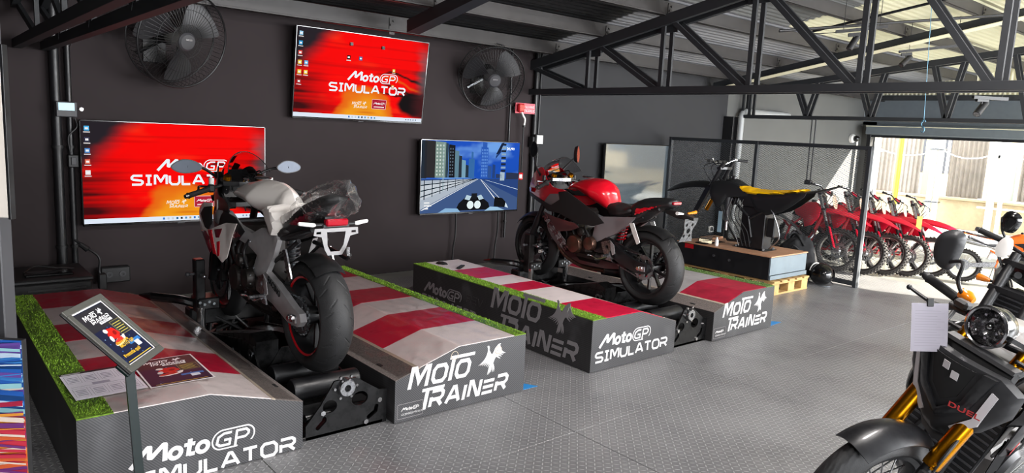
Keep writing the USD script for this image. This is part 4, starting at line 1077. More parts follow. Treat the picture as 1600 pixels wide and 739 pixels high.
# ------------------------------------------------------------------ boards at the far left edge
streak = []
for k in range(110):
    y = rng.uniform(.45, 1.0); c = (['2a62b8', '3f86d0', '78b8e8', '1c3f8c', 'c8dcf0', '6a4ca0', '9ad0d8'] if y > .76 else ['d83a50', 'e86a3a', 'f0a040', '7a3a80', 'f4e0d0', 'b02a48'])[k % (7 if y > .76 else 6)]
    hh = rng.uniform(.003, .016); streak.append((y, hh, c, rng.uniform(-.05, .12)))
def streak_board(w, h):
    it = [(R(0, 0, w, h), '24508c', 0), (R(0, 0, w, h * .76), 'b03c4a', 1), (R(0, 0, w, h * .66), 'e88a3a', 2)]
    for n, (y, hh, c, sl) in enumerate(streak): it.append((Polygon([(0, y * h), (w, (y + sl) * h), (w, (y + sl + hh) * h), (0, (y + hh) * h)]).intersection(R(0, 0, w, h)), c, 3 + n))
    return it
vb = np.array([-.8, .6, 0]) / 1.0
bo = np.array([.222, 2.33, 0]); bd = np.array([.76, -.65, 0]); bd /= np.linalg.norm(bd)
Mb = frame(bo - bd * .6 + (0, 0, .04), bd, (0, 0, 1)); t = thing('picture_board', 'board printed with blue and orange light streaks at lower left corner', 'picture')
mm, cc = flat_art(streak_board(.6, .92), Mb, .00008, .0006); obj(t, 'print', mm, PRINT, col=cc); obj(t, 'board', TF(box(0, .6, 0, .92, -.02, 0, .001), Mb), black_plastic, smooth=False)
obj(t, 'foot', TF(box(.1, .5, -.04, 0, -.045, .08, .004), Mb), black_metal, smooth=False)
t = thing('display_panel', 'dark grey freestanding panel at the left edge with a white board on it', 'panel')
po = np.array([.196, 2.44, 0]); Mq = frame(po - bd * .8, bd, (0, 0, 1)); obj(t, 'panel', TF(box(0, .8, 0.0, 2.3, -.05, 0, .003), Mq), dark_grey, smooth=False)
obj(t, 'screw', TF(tube([(.79, .0 + 1.18, 0), (.79, 1.18, .012)], .006, 8), Mq), chrome)
Mw = frame(np.array([.213, 2.386, 1.295]) - bd * .5, bd, (0, 0, 1)); t = thing('white_board', 'blank cream white board fixed to the panel at the left edge', 'board')
obj(t, 'board', TF(box(0, .5, 0, .462, -.012, 0, .002), Mw), mat('cream_board', 'e2dad0', .6), smooth=False); obj(t, 'edge', TF(box(.5, .508, -.004, .466, -.02, .001, .001), Mw), black_metal, smooth=False)  # black strip draws the shadow line at the board edge

# ------------------------------------------------------------------ wall fans
fan_black = mat('fan_black_wire', '1a1a1b', .4, .2); blade_grey = mat('fan_blade_grey', '2c2c2e', .45, .2)


def wall_fan(c, n, r, label):
    """drum-less cage fan on a wall bracket; c cage centre, n the way it blows"""
    t = thing('wall_fan', label, 'fan', 'wall fans'); n = np.array(n, float) / np.linalg.norm(n); M = frame(c, np.cross([0, 0, 1], n), np.cross(n, np.cross([0, 0, 1], n)))
    P = lambda m: TF(m, M); ring = lambda rr, z, w: P(tube([(rr * math.cos(a), rr * math.sin(a), z) for a in np.linspace(0, 2 * PI, 65)], w, 6))
    for z, w in ((0, .008), (-.16, .006)): obj(t, 'cage_ring', ring(r, z, w), fan_black)
    obj(t, 'cage_wires', cat([P(tube([(q * r * math.cos(a), q * r * math.sin(a), z) for q, z in ((.2, .045), (.6, .035), (.92, .012), (1.0, -.02), (1.0, -.14), (.9, -.175), (.4, -.19))], .0016, 4)) for a in np.arange(64) * PI / 32] + [ring(r * q, z, .0022) for q, z in ((.35, .043), (.65, .034), (.35, -.188), (.7, -.185))]), fan_black, smooth=False, kind='stuff')
    obj(t, 'hub_cap', P(lathe([(0, .062), (.06, .058), (.075, .045), (.07, .03), (0, .03)], 28, 'z')), dark_grey); obj(t, 'badge', P(cbox((0, .02, .064), (.06, .016, .003), .001)), alu, smooth=False)
    obj(t, 'motor', P(lathe([(0, -.16), (.07, -.16), (.085, -.19), (.085, -.30), (.06, -.33), (0, -.33)], 28, 'z')), fan_black)
    for k in range(3):
        A, Rr = np.meshgrid(np.linspace(0, 1, 14), np.linspace(.07, r * .9, 12)); th = 2 * PI * k / 3 + .5 + (A - .3) * (.55 + .55 * np.sin(PI * (Rr - .05) / r)) ; z = -.03 - .10 * A - .01 * np.sin(A * PI)
        v = np.stack([Rr * np.cos(th), Rr * np.sin(th), z], -1).reshape(-1, 3); i, j = np.meshgrid(np.arange(11), np.arange(13), indexing='ij'); a = (i * 14 + j).ravel(); v2 = np.vstack([v, v - (0, 0, .003)]); q = np.stack([a, a + 1, a + 15, a + 14], 1)
        obj(t, 'blade', P(tm(v2, np.vstack([q[:, [0, 1, 2]], q[:, [0, 2, 3]], q[:, [2, 1, 0]] + 168, q[:, [3, 2, 0]] + 168]))), blade_grey, smooth=60)
    back = np.array(c) - n * .25; wall = np.array([back[0] - .05, 6.70, back[2] + .02])
    obj(t, 'bracket_arm', bar(back, wall, .035, .05), fan_black, smooth=False); obj(t, 'bracket_arm', bar(back + (0, 0, -.05), wall + (-.14, 0, -.20), .02, .02), steel if r < .37 else fan_black, smooth=False)
    obj(t, 'wall_plate', box(wall[0] - .09, wall[0] + .09, 6.70, 6.72, wall[2] - .26, wall[2] + .12, .003), fan_black, smooth=False)


wall_fan((1.80, 6.33, 2.19), (.30, -.86, -.26), .39, 'large dark cage fan high on the wall above the left red screen')
wall_fan((5.05, 6.37, 2.14), (-.32, -.86, -.36), .36, 'cage fan with a bright grey blade high on the wall above the city-game screen')
# ------------------------------------------------------------------ wheels
def tyre_mesh(R_, W, rim, n=96, k=20, groove=None, drop=.062):
    """road tyre about the x axis"""
    s = np.linspace(-1, 1, k); x = s * W / 2; r = R_ - drop * np.abs(s) ** 2.3
    xs_ = np.r_[-W * .36, -W * .44, -W * .49, x, W * .49, W * .44, W * .36]
    rs = np.r_[rim, rim + .02, rim + (R_ - drop - rim) * .6, r, rim + (R_ - drop - rim) * .6, rim + .02, rim]
    m = lathe(np.c_[rs, xs_], n, 'x', True)
    if groove is not None:
        v = np.array(m.vertices); th = np.arctan2(v[:, 2], v[:, 1]); rr = np.hypot(v[:, 1], v[:, 2]); d = groove(th, v[:, 0] / (W / 2)) * (rr > R_ - drop - .002)
        v[:, 1] *= (rr - d) / rr; v[:, 2] *= (rr - d) / rr; m = tm(v, m.faces)
    return m


def sport_groove(th, s):
    out = np.zeros_like(th)
    for side in (-1, 1):
        for off, a, b, sl in ((0, .12, .62, .35), (.22, .45, .93, .28)):
            q = side * s; c = off + sl * (q - a) + (.11 if side > 0 else 0)
            d = (th - c + .165) % .44 - .165
            w = .011 * np.clip(np.minimum(q - a, b - q) * 9, 0, 1)
            out = np.maximum(out, .004 * np.clip((w - np.abs(d)) / .004, 0, 1) * (q > a) * (q < b))
    return out


def road_wheel(t, name, y, z, R_, W, rim, rim_mat, ns=5, stripe=None, groove=None, disc=.11, nd=1, n=120, label=None):
    M = M4((0, y, z)); P = lambda m: TF(m, M)
    w = obj(t, name, P(tyre_mesh(R_, W, rim, 720 if groove else n, 48 if groove else 22, groove)), rubber, smooth=True, label=label)
    h = W * .38
    obj(w, 'rim', P(lathe([(rim + .012, -h), (rim - .004, -h), (rim - .012, -h * .8), (rim - .03, -h * .3), (rim - .03, h * .3), (rim - .012, h * .8), (rim - .004, h), (rim + .012, h), (rim - .002, h * .6), (rim - .002, -h * .6)], 72, 'x', True)), rim_mat)
    sp_ = []
    for k in range(ns):
        for q in (-.16, .16):
            a = 2 * PI * k / ns + q; b = 2 * PI * k / ns + q * 2.0
            sp_.append(bar((0.01, .045 * math.cos(a), .045 * math.sin(a)), (0.0, (rim - .024) * math.cos(b), (rim - .024) * math.sin(b)), .018, .026, (1, 0, 0)))
    for m in sp_: obj(w, 'spoke', P(m), rim_mat, smooth=False)
    obj(w, 'hub', P(lathe([(.012, -h - .02), (.045, -h - .02), (.05, -h * .5), (.05, h * .5), (.045, h + .02), (.012, h + .02)], 32, 'x', True)), rim_mat)
    if stripe:
        for s in (-1, 1): obj(w, 'rim_stripe', P(lathe([(rim - .010, s * (h * .97)), (rim + .001, s * (h + .003)), (rim + .001, s * (h + .001)), (rim - .010, s * (h * .95))], 72, 'x', True)), stripe)
    for s in ((-1, 1) if nd == 2 else (1,)):
        xd_ = s * (h + .022)
        g = Point(0, 0).buffer(disc, 48).difference(Point(0, 0).buffer(disc * .70, 48))
        for k in range(30): g = g.difference(Point(disc * (.80 + .09 * (k % 2)) * math.cos(k * .2094), disc * (.80 + .09 * (k % 2)) * math.sin(k * .2094)).buffer(.004, 4))
        obj(w, 'brake_disc', P(plate_g(g, xd_ - .0025, xd_ + .0025)), steel, smooth=False)
        obj(w, 'disc_carrier', P(cat([bar((xd_, .04 * math.cos(a), .04 * math.sin(a)), (xd_, disc * .74 * math.cos(a + .15), disc * .74 * math.sin(a + .15)), .016, .004, (1, 0, 0)) for a in np.arange(6) * PI / 3])), black_metal, smooth=False)
    return w


def plate_g(g, x0, x1):
    m = TF(prism(g, x1 - x0), YZX); m.apply_translation((x0, 0, 0)); return m


def chain_loop(c1, r1, c2, r2, x, pitch=.016):
    """links of a chain round two sprockets, one mesh per call"""
    (y1, z1), (y2, z2) = c1, c2; g = Point(y1, z1).buffer(r1, 32).union(Point(y2, z2).buffer(r2, 32)).convex_hull.exterior
    n = int(g.length / pitch); ms = []
    for i in range(n):
        a, b = g.interpolate(i * pitch), g.interpolate((i + .92) * pitch)
        ms.append(bar((x + (.003 if i % 2 else -.003), a.x, a.y), (x + (.003 if i % 2 else -.003), b.x, b.y), .009 if i % 2 else .006, .011, (1, 0, 0)))
    return cat(ms)


def sprocket(r, n, x):
    pts = []
    for i in range(n * 4):
        a = i * 2 * PI / (n * 4); rr = r + (.004 if i % 4 in (1, 2) else -.004); pts.append((rr * math.cos(a), rr * math.sin(a)))
    g = Polygon(pts).difference(Point(0, 0).buffer(r * .35))
    for k in range(6): g = g.difference(Point(r * .66 * math.cos(k * PI / 3), r * .66 * math.sin(k * PI / 3)).buffer(r * .17, 8))
    return plate_g(g, x - .003, x + .003)


def both(t, name, m, mt, **k):
    """a part on the left and its mirror image on the right"""
    obj(t, name, m, mt, **k); obj(t, name, mirx(m), mt, **k)


dark_engine = mat('dark_engine_metal', '2a2624', .45, .5, var=.2, vscale=30)
copper_engine = mat('bronze_engine_cover', '6e5448', .35, .85, var=.15, vscale=30)
brown_lower = mat('dark_maroon_plastic', '4a2a2c', .35, coat=.3, var=.12, vscale=20)
grey_paint = mat('satin_grey_paint', '777072', .4, .1, coat=.2)
silver_paint = mat('satin_silver_metal', '9c9a9b', .38, .2, var=.06, vscale=30)
pearl_white = mat('pearl_white_paint', 'ece6e0', .28, coat=.5)
bright_red = mat('bright_red_paint', 'cc0f22', .22, coat=.6)
seat_vinyl = mat('black_seat_vinyl', '201d1d', .62, bump=.15, bscale=300)
smoke_screen = usdkit.material(stage, '/World/Looks/smoked_windscreen', {'t': ('transparent_bsdf', {'color': (.72, .70, .70)}), 'g': ('glossy_bsdf', {'roughness': .06}), 'f': ('fresnel', {'IOR': 1.45}), 'm': ('mix_closure', {})}, [('f.fac', 'm.fac'), ('t.BSDF', 'm.closure1'), ('g.BSDF', 'm.closure2')], surface='m.closure')
clear_screen = usdkit.material(stage, '/World/Looks/clear_windscreen', {'t': ('transparent_bsdf', {'color': (.88, .88, .88)}), 'g': ('glossy_bsdf', {'roughness': .06}), 'f': ('fresnel', {'IOR': 1.45}), 'm': ('mix_closure', {})}, [('f.fac', 'm.fac'), ('t.BSDF', 'm.closure1'), ('g.BSDF', 'm.closure2')], surface='m.closure')
amber = mat('amber_lens', 'e07a10', .15, coat=.5)
tail_red = mat('red_tail_lens', '9c0c20', .15, coat=.6, emit=.05)
mirror_glass = mat('mirror_glass', '34373c', .3, 1.0)
mirror_red_reflect = mat('reflected_red_mirror', 'b8482c', .12, .6)  # red reflection painted into the mirror colour


def windscreen(t, m, prof, w0, w1, drop, back, edge_mat=None):
    c = spline(prof, 6); n = len(c); ph = np.linspace(-1.25, 1.25, 25); s = np.linspace(0, 1, n)
    w = (w0 + (w1 - w0) * np.sqrt(s))[:, None]
    X = w * np.sin(ph)[None] / math.sin(1.25); K = (1 - np.cos(ph)) / (1 - math.cos(1.25))
    Y = c[:, 0][:, None] - back * K[None] * (.4 + .6 * s[:, None]); Z = c[:, 1][:, None] - drop * K[None]
    v = np.stack([X, Y, Z], -1).reshape(-1, 3); i, j = np.meshgrid(np.arange(n - 1), np.arange(24), indexing='ij')
    f = np.stack([i * 25 + j, i * 25 + j + 1, (i + 1) * 25 + j + 1, (i + 1) * 25 + j], -1).reshape(-1, 4)
    w_ = obj(t, 'windscreen', (v, f), m, smooth=True)
    rim = np.stack([X[-1], Y[-1], Z[-1]], -1)
    obj(w_, 'edge', tube(rim, .0028, 6), edge_mat or black_plastic)
    return v.reshape(n, 25, 3)


def mirror(t, base, elbow, c, r, yaw, glass, shape=(1, .55), back=black_plastic):
    """mirror housing facing the rider; c centre"""
    st = obj(t, 'mirror_stem', tube(spline([base, elbow, c], 6), .009, 8), black_metal)
    q = smooth_poly([(-1, .15), (-.35, .95), (.45, .85), (1, .1), (.75, -.6), (-.2, -.9), (-.85, -.5)], 5) * (r * shape[0], r * shape[1])
    P, T_, D, nr = tri2d(Polygon(q), .010)
    g = np.sqrt(np.clip(1 - (1 - np.minimum(D / (r * .5), 1)) ** 2, 0, 1))
    M = frame(c, (math.cos(yaw), math.sin(yaw), 0), (0, .04, 1))
    sh = two_layers(P, T_, nr, -.003 * np.ones(len(P)), .004 + .035 * g)       # bulges along local x -> map to -z
    B = np.array([[0, 1, 0, 0], [0, 0, 1, 0], [-1, 0, 0, 0], [0, 0, 0, 1.0]])
    h = obj(t, 'mirror', TF(sh, M @ B), back, smooth=40)
    obj(h, 'mirror_glass', TF(prism(Polygon(q).buffer(-.005), .0015), M @ M4((0, 0, .0032))), glass, smooth=False)


def sport_bike(name, label, pos, c):
    t = thing(name, label, 'motorcycle', M=M4(pos))
    red = c['red']
    # wheels
    rw = road_wheel(t, 'rear_wheel', 0, .315, .315, .19, .216, c['rim'], 5, c.get('stripe'), sport_groove, .11, 1, label='black sport tyre on the rear wheel')
    obj(rw, 'sprocket', TF(sprocket(.098, 42, -.088), M4((0, 0, .315))), c['sprocket'], smooth=False)
    obj(rw, 'axle_nut', TF(lathe([(.0, -.165), (.016, -.165), (.022, -.155), (.022, -.14), (0, -.14)], 6, 'x'), M4((0, 0, .315))), chrome, smooth=False)
    fw_ = road_wheel(t, 'front_wheel', 1.385, .29, .298, .12, .216, c['rim'], 5, c.get('stripe'), None, .155, 2)
    # chain and swing arm
    obj(t, 'chain', chain_loop((0, .315), .098, (.52, .40), .04, -.088), steel, smooth=False, kind='stuff')
    for s in (-1, 1):
        arm = smooth_poly([(.52, .45), (.44, .50), (.34, .50), (.20, .42), (.05, .365), (-.055, .355), (-.075, .315), (-.05, .275), (.05, .272), (.22, .315), (.36, .375), (.50, .37)], 4) if c['arm'] == 'banana' else np.array([(.54, .46), (.40, .50), (.22, .455), (.0, .37), (-.085, .352), (-.10, .31), (-.06, .275), (.06, .272), (.28, .33), (.52, .36)])
        m = shell(arm, lambda y, z: .135 + 0 * y, t=.038, e=.03, s=.025, bulge=.006)
        a_ = obj(t, 'swingarm', m if s > 0 else mirx(m), c['armmat'])
        obj(a_, 'axle_block', cbox((s * .142, -.035, .315), (.012, .05, .046), .004), alu, smooth=False)
        obj(a_, 'axle_bolt', TF(lathe([(0, -.008), (.017, -.008), (.017, .008), (0, .008)], 6, 'x'), M4((s * .152, -.02, .315))), chrome, smooth=False)
    obj(t, 'chain_guard', plate([(.42, .50), (.10, .435), (.02, .425), (.10, .42), (.42, .47)], -.098, -.078), black_plastic, smooth=False)
    # frame, engine
    both(t, 'frame_spar', shell(c['spar'], lambda y, z: .12 + .10 * np.clip((y - .3) / .6, 0, 1), t=.03, e=.025, s=.025, bulge=.006), c['sparmat'])
    eng = [cbox((0, .72, .43), (.34, .36, .22), .04), cbox((0, .84, .60), (.32, .22, .22), .03), cbox((0, .60, .32), (.28, .30, .12), .04), cbox((0, .52, .46), (.26, .16, .22), .03)]
    obj(t, 'engine_block', cat(eng), dark_engine, smooth=30)
    for s, yc, zc_, r, m in ((-1, .70, .41, .085, c['engine']), (-1, .52, .44, .062, c['engine']), (1, .66, .40, .10, c['engine']), (-1, .62, .53, .04, dark_engine)):
        ec = obj(t, 'engine_cover', TF(lathe([(0, .0), (r, 0), (r, .02), (r * .86, .042), (r * .3, .05), (0, .05)], 36, 'x'), M4((s * .165, yc, zc_)) @ np.diag([s, 1, 1, 1])), m)
        for k in range(7): obj(ec, 'bolt', hexbolt((s * .185, yc + r * .92 * math.cos(k * .9), zc_ + r * .92 * math.sin(k * .9)), (s, 0, 0), .006, .008), steel, smooth=False)
    for k in range(9): obj(t, 'cooling_fin', cbox((0, .88, .52 + .022 * k), (.33, .16, .006), .001), dark_engine, smooth=False)
    obj(t, 'radiator', box(-.17, .17, 1.00, 1.03, .40, .72, .006), black_metal, smooth=False)
    for k in range(4): obj(t, 'exhaust_header', tube(spline([(-.12 + .08 * k, .94, .62), (-.12 + .08 * k, 1.0, .50), (-.10 + .065 * k, .93, .30), (-.04 + .03 * k, .74, .20), (0, .50, .19)], 6), .019, 10), c['header'])
    obj(t, 'exhaust_can', tube([(.03, .55, .19), (.10, .40, .19), (.15, .22, .25), (.155, .12, .29)], [.045, .055, .055, .04], 14), black_metal)
    # body
    tank = obj(t, 'fuel_tank', puff(smooth_poly(c['tank'], 4), lambda y, z: np.clip(.165 - .085 * np.clip((.60 - y) / .22, 0, 1) - .05 * np.clip((z - .90) / .1, 0, 1), .03, .2), e=.10, s=.018), c['tankmat'])
    obj(tank, 'fuel_cap', TF(lathe([(0, 0), (.05, 0), (.052, .006), (.042, .012), (0, .012)], 28, 'z'), M4((0, .76, c['captop'] - .003), rx=.06)), alu)
    obj(t, 'rider_seat', puff(smooth_poly([(.47, .79), (.36, .805), (.24, .785), (.18, .80), (.13, .76), (.19, .71), (.38, .665), (.45, .70)], 4), lambda y, z: .125 - .04 * np.clip((y - .3) / .15, 0, 1), e=.045, s=.018), seat_vinyl)
    obj(t, 'tail_cowl', puff(smooth_poly(c['tail'], 3), lambda y, z: np.clip(.105 - .12 * np.clip((.05 - y), 0, .4), .045, .11), e=.05, s=.016), c['tailmat'])
    for poly, mt_, nm, hw in c['tailpanels']:
        obj(t, nm, puff(np.array(poly), lambda y, z: np.clip(hw - .12 * np.clip((.05 - y), 0, .4), .03, .2), e=.02, s=.016), mt_)
    # nose
    cw = lambda y, z: np.clip(.215 * (1 - np.clip((y - .75) / .80, 0, 1) ** 2.1), .012, .3) * (1 - 1.6 * np.clip(.78 - z, 0, .3) ** 1.2) * (1 - 1.1 * np.clip(z - .86, 0, .2))
    sf = lambda y, z: np.clip(.225 * (1 - np.clip((y - .70) / .78, 0, 1) ** 2.6), .03, .3) * np.clip(1 - 2.2 * np.clip(.50 - z, 0, .4) ** 1.4 * 2.2, .4, 1) - .03 * np.clip(.55 - y, 0, .5)
    both(t, 'nose_cowl', shell(smooth_poly(c['cowl'], 3), lambda y, z: -cw(y, z), t=-.006, s=.02), c['cowlmat'])
    for poly, mt_, nm, off in c['panels']:
        m = shell(np.array(poly), lambda y, z: -(np.maximum(sf(y, z), 0) + (off(y) if callable(off) else off)), t=-.006, s=.022, bulge=-.004)
        both(t, nm, m, mt_)
    for poly, mt_, nm, off in c['cowl_panels']:
        both(t, nm, shell(np.array(poly), lambda y, z: -(cw(y, z) + off), t=-.005, s=.02), mt_)
    obj(t, 'nose_beak', hull([(x, y, z) for x, y, z in [(-.075, 1.40, .80), (.075, 1.40, .80), (-.03, 1.50, .80), (.03, 1.50, .80), (-.09, 1.36, .92), (.09, 1.36, .92), (-.02, 1.43, .94), (.02, 1.43, .94), (0, 1.51, .84), (-.05, 1.38, .74), (.05, 1.38, .74)]]), c['cowlmat'], smooth=50)
    both(t, 'headlamp', hull([(-.035, 1.485, .80), (-.10, 1.395, .79), (-.12, 1.37, .835), (-.045, 1.485, .835)]), chrome, smooth=False)
    ws = windscreen(t, c['screen'], [(1.43, .93), (1.33, 1.03), (1.20, 1.11), (1.08, 1.145)], .07, .135, .125, .10, c.get('screen_edge'))
    obj(t, 'dash_panel', hull([(x, y, z) for x in (-.12, .12) for y, z in ((1.22, .90), (1.30, 1.0), (1.12, .93), (1.10, .85))]), black_plastic, smooth=40)
    obj(t, 'display', hull([(x, y, z) for x in (-.075, .075) for y, z in ((1.15, .945), (1.24, 1.02), (1.155, .94), (1.245, 1.012))]), black_gloss, smooth=False)
    both(t, 'inner_cowl', hull([(-.17, .88, .80), (-.19, .88, .83), (-.10, 1.25, .90), (-.14, 1.22, .86), (-.10, 1.0, .80), (-.15, 1.2, .78)]), black_plastic, smooth=40)
    # forks, yokes, bars
    d = np.array([0, -.29, .66]) / np.linalg.norm([0, -.29, .66]); ax = np.array([0, 1.385, .29])
    for s in (-1, 1):
        a = ax + (s * .105, -.0, 0)
        obj(t, 'fork_leg', tube([a + d * -.03, a + d * .30, a + d * .31, a + d * .74], [.030, .030, .024, .024], 16), c['fork'])
        obj(t, 'fork_cap', tube([a + d * .74, a + d * .765], [.026, .022], 16), c['cap'])
        cal = obj(t, 'brake_caliper', cbox(a + np.array([s * -.02, -.14, .03]), (.055, .06, .10), .012), black_metal, smooth=False)
        obj(cal, 'caliper_bolt', hexbolt(a + np.array([s * .008, -.14, .06]), (s, 0, 0), .008, .008), steel, smooth=False)
        top = a + d * .70
        g0, g1 = top + (s * .03, -.01, 0), top + (s * .26, -.10, -.055)
        hb = obj(t, 'handlebar', rod(g0, g1, .011, 10), black_metal)
        obj(hb, 'grip', tube([g0 + (g1 - g0) * .42, g0 + (g1 - g0) * .45, g1, g1 + (g1 - g0) * .01], [.018, .017, .017, .020], 14), black_matte)
        obj(hb, 'bar_end', tube([g1 + (g1 - g0) * .01, g1 + (g1 - g0) * .10], [.015, .013], 12), alu)
        obj(hb, 'switch_cube', cbox(g0 + (g1 - g0) * .34, (.045, .04, .05), .01), black_plastic, smooth=False)
        l0 = g0 + (g1 - g0) * .33 + (0, .04, .005); l1 = g1 + (s * -.01, .055, -.005)
        obj(hb, 'lever', tube(spline([l0, l0 + (s * .05, .035, 0), (l0 + l1) / 2 + (0, .02, 0), l1], 6), [.007] * 18 + [.006], 8), c['lever'])
        obj(hb, 'reservoir', tube([l0 + (s * -.02, .02, .005), l0 + (s * -.02, .02, .055)], .017, 14), c.get('reservoir', black_plastic))
    for k, q in ((.56, 'lower_yoke'), (.71, 'top_yoke')):
        p = ax + d * k; obj(t, q, hull([p + (x, y, z) for x in (-.135, .135) for y in (-.03, .03) for z in (-.014, .014)] + [p + (x, y, z) for x in (-.05, .05) for y in (-.075, .04) for z in (-.014, .014)]), c['yoke'], smooth=False)
    obj(t, 'ignition', tube([ax + d * .71 + (0, -.05, .01), ax + d * .71 + (0, -.055, .035)], .018, 14), chrome)
    for k in range(5):
        p0 = ax + d * .66 + np.array([(-1) ** k * (.05 + .02 * k), -.03, 0]); obj(t, 'cable', tube(spline([p0, p0 + (0, .05, .08 + .01 * k), p0 + ((-1) ** k * -.03, .14, .05), p0 + (0, .10, -.15)], 6), .005, 6), black_plastic)
    obj(t, 'front_mudguard', TF(shell_arc(.315, .075, 40, 150), M4((0, 1.385, .29))), c['guard'], smooth=40)
    # footrests and controls
    for s in (-1, 1):
        pl = np.array([(.40, .47), (.31, .50), (.26, .46), (.30, .40), (.27, .33), (.33, .33), (.37, .40)])
        m = plate(pl, .165, .175, [Point(.33, .44).buffer(.016)])
        fp = obj(t, 'footrest_plate', m if s > 0 else mirx(m), alu, smooth=False)
        obj(fp, 'footrest', rod((s * .17, .31, .375), (s * .26, .30, .375), .012, 10), alu)
        obj(fp, 'pedal', tube(spline([(s * .185, .31, .36), (s * .19, .40, .33), (s * .20, .47, .345), (s * .235, .49, .35)], 5), .008, 8), chrome)
        obj(fp, 'heel_guard', plate([(.29, .50), (.25, .47), (.23, .40), (.26, .38), (.28, .43)], *((.178, .182) if s > 0 else (-.182, -.178))), silver_paint, smooth=False)
        ph = plate([(.14, .66), (.10, .67), (.02, .52), (.05, .50), (.10, .58)], .125, .135); obj(t, 'pillion_hanger', ph if s > 0 else mirx(ph), c['hanger'], smooth=False)
    obj(t, 'rear_shock', tube([(0, .34, .46), (0, .30, .70)], .022, 12), gold if c.get('goldshock') else steel)
    obj(t, 'shock_spring', tube([(.034 * math.cos(a), .335 - .04 * q + .034 * math.sin(a), .48 + .19 * q) for q, a in zip(np.linspace(0, 1, 120), np.linspace(0, 14 * PI, 120))], .006, 6), c.get('spring', red_paint))
    obj(t, 'hugger', TF(shell_arc(.335, .085, 55, 125), M4((0, 0, .315))), black_plastic, smooth=40)
    obj(t, 'subframe', cat([rod((s * .10, .42, .66), (s * .07, -.10, .80), .014, 8) for s in (-1, 1)] + [rod((s * .10, .45, .50), (s * .08, .05, .72), .012, 8) for s in (-1, 1)]), black_metal, kind='stuff')
    # bits seen in the gaps: hoses and bolts on the left flank
    for k in range(12):
        y, z = rng.uniform(.45, 1.0), rng.uniform(.33, .66); obj(t, 'bolt', hexbolt((-.172, y, z), (-1, 0, 0), rng.uniform(.005, .009), .008), steel, smooth=False)
    for k in range(5):
        y = .55 + .09 * k; obj(t, 'hose', tube(spline([(-.16, y, .66), (-.185, y + .03, .58), (-.18, y - .02, .48), (-.165, y + .04, .40)], 6), .009, 8), black_plastic)
    return t, cw, sf, ws


def shell_arc(r, hw, a0, a1, th=.004):
    """curved guard over a wheel, in the wheel's frame (x across; angle from +y up)"""
    A = np.radians(np.linspace(a0, a1, 24)); xs_ = np.linspace(-1, 1, 11)
    def lay(rr): return np.stack([np.broadcast_to(xs_ * hw, (24, 11)), (rr - .035 * xs_ ** 2)[None] * np.cos(A)[:, None], (rr - .035 * xs_ ** 2)[None] * np.sin(A)[:, None]], -1).reshape(-1, 3)
    v = np.vstack([lay(r + th + 0 * xs_), lay(r + 0 * xs_)]); n = 264
    i, j = np.meshgrid(np.arange(23), np.arange(10), indexing='ij'); a = (i * 11 + j).ravel(); q = np.stack([a, a + 1, a + 12, a + 11], 1)
    edge = [k for k in range(10)] + [10 + 11 * k for k in range(23)] + [263 - k for k in range(10)] + [253 - 11 * k for k in range(23)]
    e = np.array(edge); e2 = np.roll(e, -1)
    f = np.vstack([q[:, ::-1], q + n, np.stack([e, e2, e2 + n, e + n], 1)])
    m = tm(v, np.vstack([f[:, [0, 1, 2]], f[:, [0, 2, 3]]])); return m


TANK2 = [(.94, .85), (.88, .925), (.79, .965), (.66, .985), (.53, .978), (.45, .93), (.40, .84), (.38, .74), (.41, .70), (.58, .77), (.80, .855)]
TAIL2 = [(.20, .79), (.11, .86), (-.04, .885), (-.19, .89), (-.215, .865), (-.20, .82), (-.06, .775), (.06, .69), (.14, .66), (.18, .71)]
COWL2 = [(1.495, .835), (1.41, .955), (1.32, 1.02), (1.23, 1.035), (1.14, .95), (1.0, .88), (.82, .865), (.735, .81), (.86, .73), (1.0, .705), (1.25, .745), (1.47, .78)]
b2c = dict(red=bright_red, rim=black_metal, sprocket=steel, arm='banana', armmat=black_metal, spar=[(.56, .66), (.42, .68), (.10, .715), (.16, .65), (.30, .55), (.47, .46), (.52, .50), (.50, .60)], sparmat=grey_paint,
           engine=copper_engine, header=copper_engine, tank=TANK2, tankmat=bright_red, captop=.985, tail=TAIL2, tailmat=black_plastic,
           tailpanels=[([(.12, .80), (.145, .705), (.06, .735), (-.10, .81), (-.205, .853), (-.10, .845), (.0, .82)], bright_red, 'tail_panel', .112)],
           cowl=COWL2, cowlmat=bright_red,
           cowl_panels=[([(1.13, .735), (1.03, .815), (.79, .842), (.74, .807), (.87, .735), (1.02, .712)], grey_paint, 'nose_side_panel', .006), ([(1.47, .79), (1.20, .75), (1.02, .708), (1.16, .70), (1.44, .755)], black_plastic, 'nose_lower_lip', .004)],
           panels=[([(1.22, .745), (1.0, .715), (.88, .78), (.90, .845), (.79, .862), (.60, .785), (.42, .70), (.34, .64), (.46, .60), (.64, .60), (.88, .66), (1.06, .66)], black_matte, 'side_fairing', .0),
                   ([(1.10, .65), (.92, .62), (.66, .60), (.61, .57), (.70, .53), (.86, .50), (1.0, .55)], brown_lower, 'fairing_wing', .012),
                   ([(1.08, .61), (.98, .545), (.86, .50), (.80, .42), (.84, .33), (.93, .34), (1.02, .48)], grey_paint, 'lower_fairing', .002),
                   ([(.93, .35), (.84, .33), (.66, .335), (.40, .30), (.20, .30), (.19, .265), (.40, .235), (.70, .225), (.88, .27)], brown_lower, 'belly_pan', .0)],
           screen=smoke_screen, screen_edge=black_plastic, fork=black_metal, cap=gold, lever=alu, yoke=alu, guard=black_plastic, hanger=white_plastic, spring=red_paint)
bike2, cw2, sf2, ws2 = sport_bike('sport_motorcycle', 'red and grey sport motorcycle with black seat standing on the right trainer stand', (4.615, 3.66, .235), b2c)
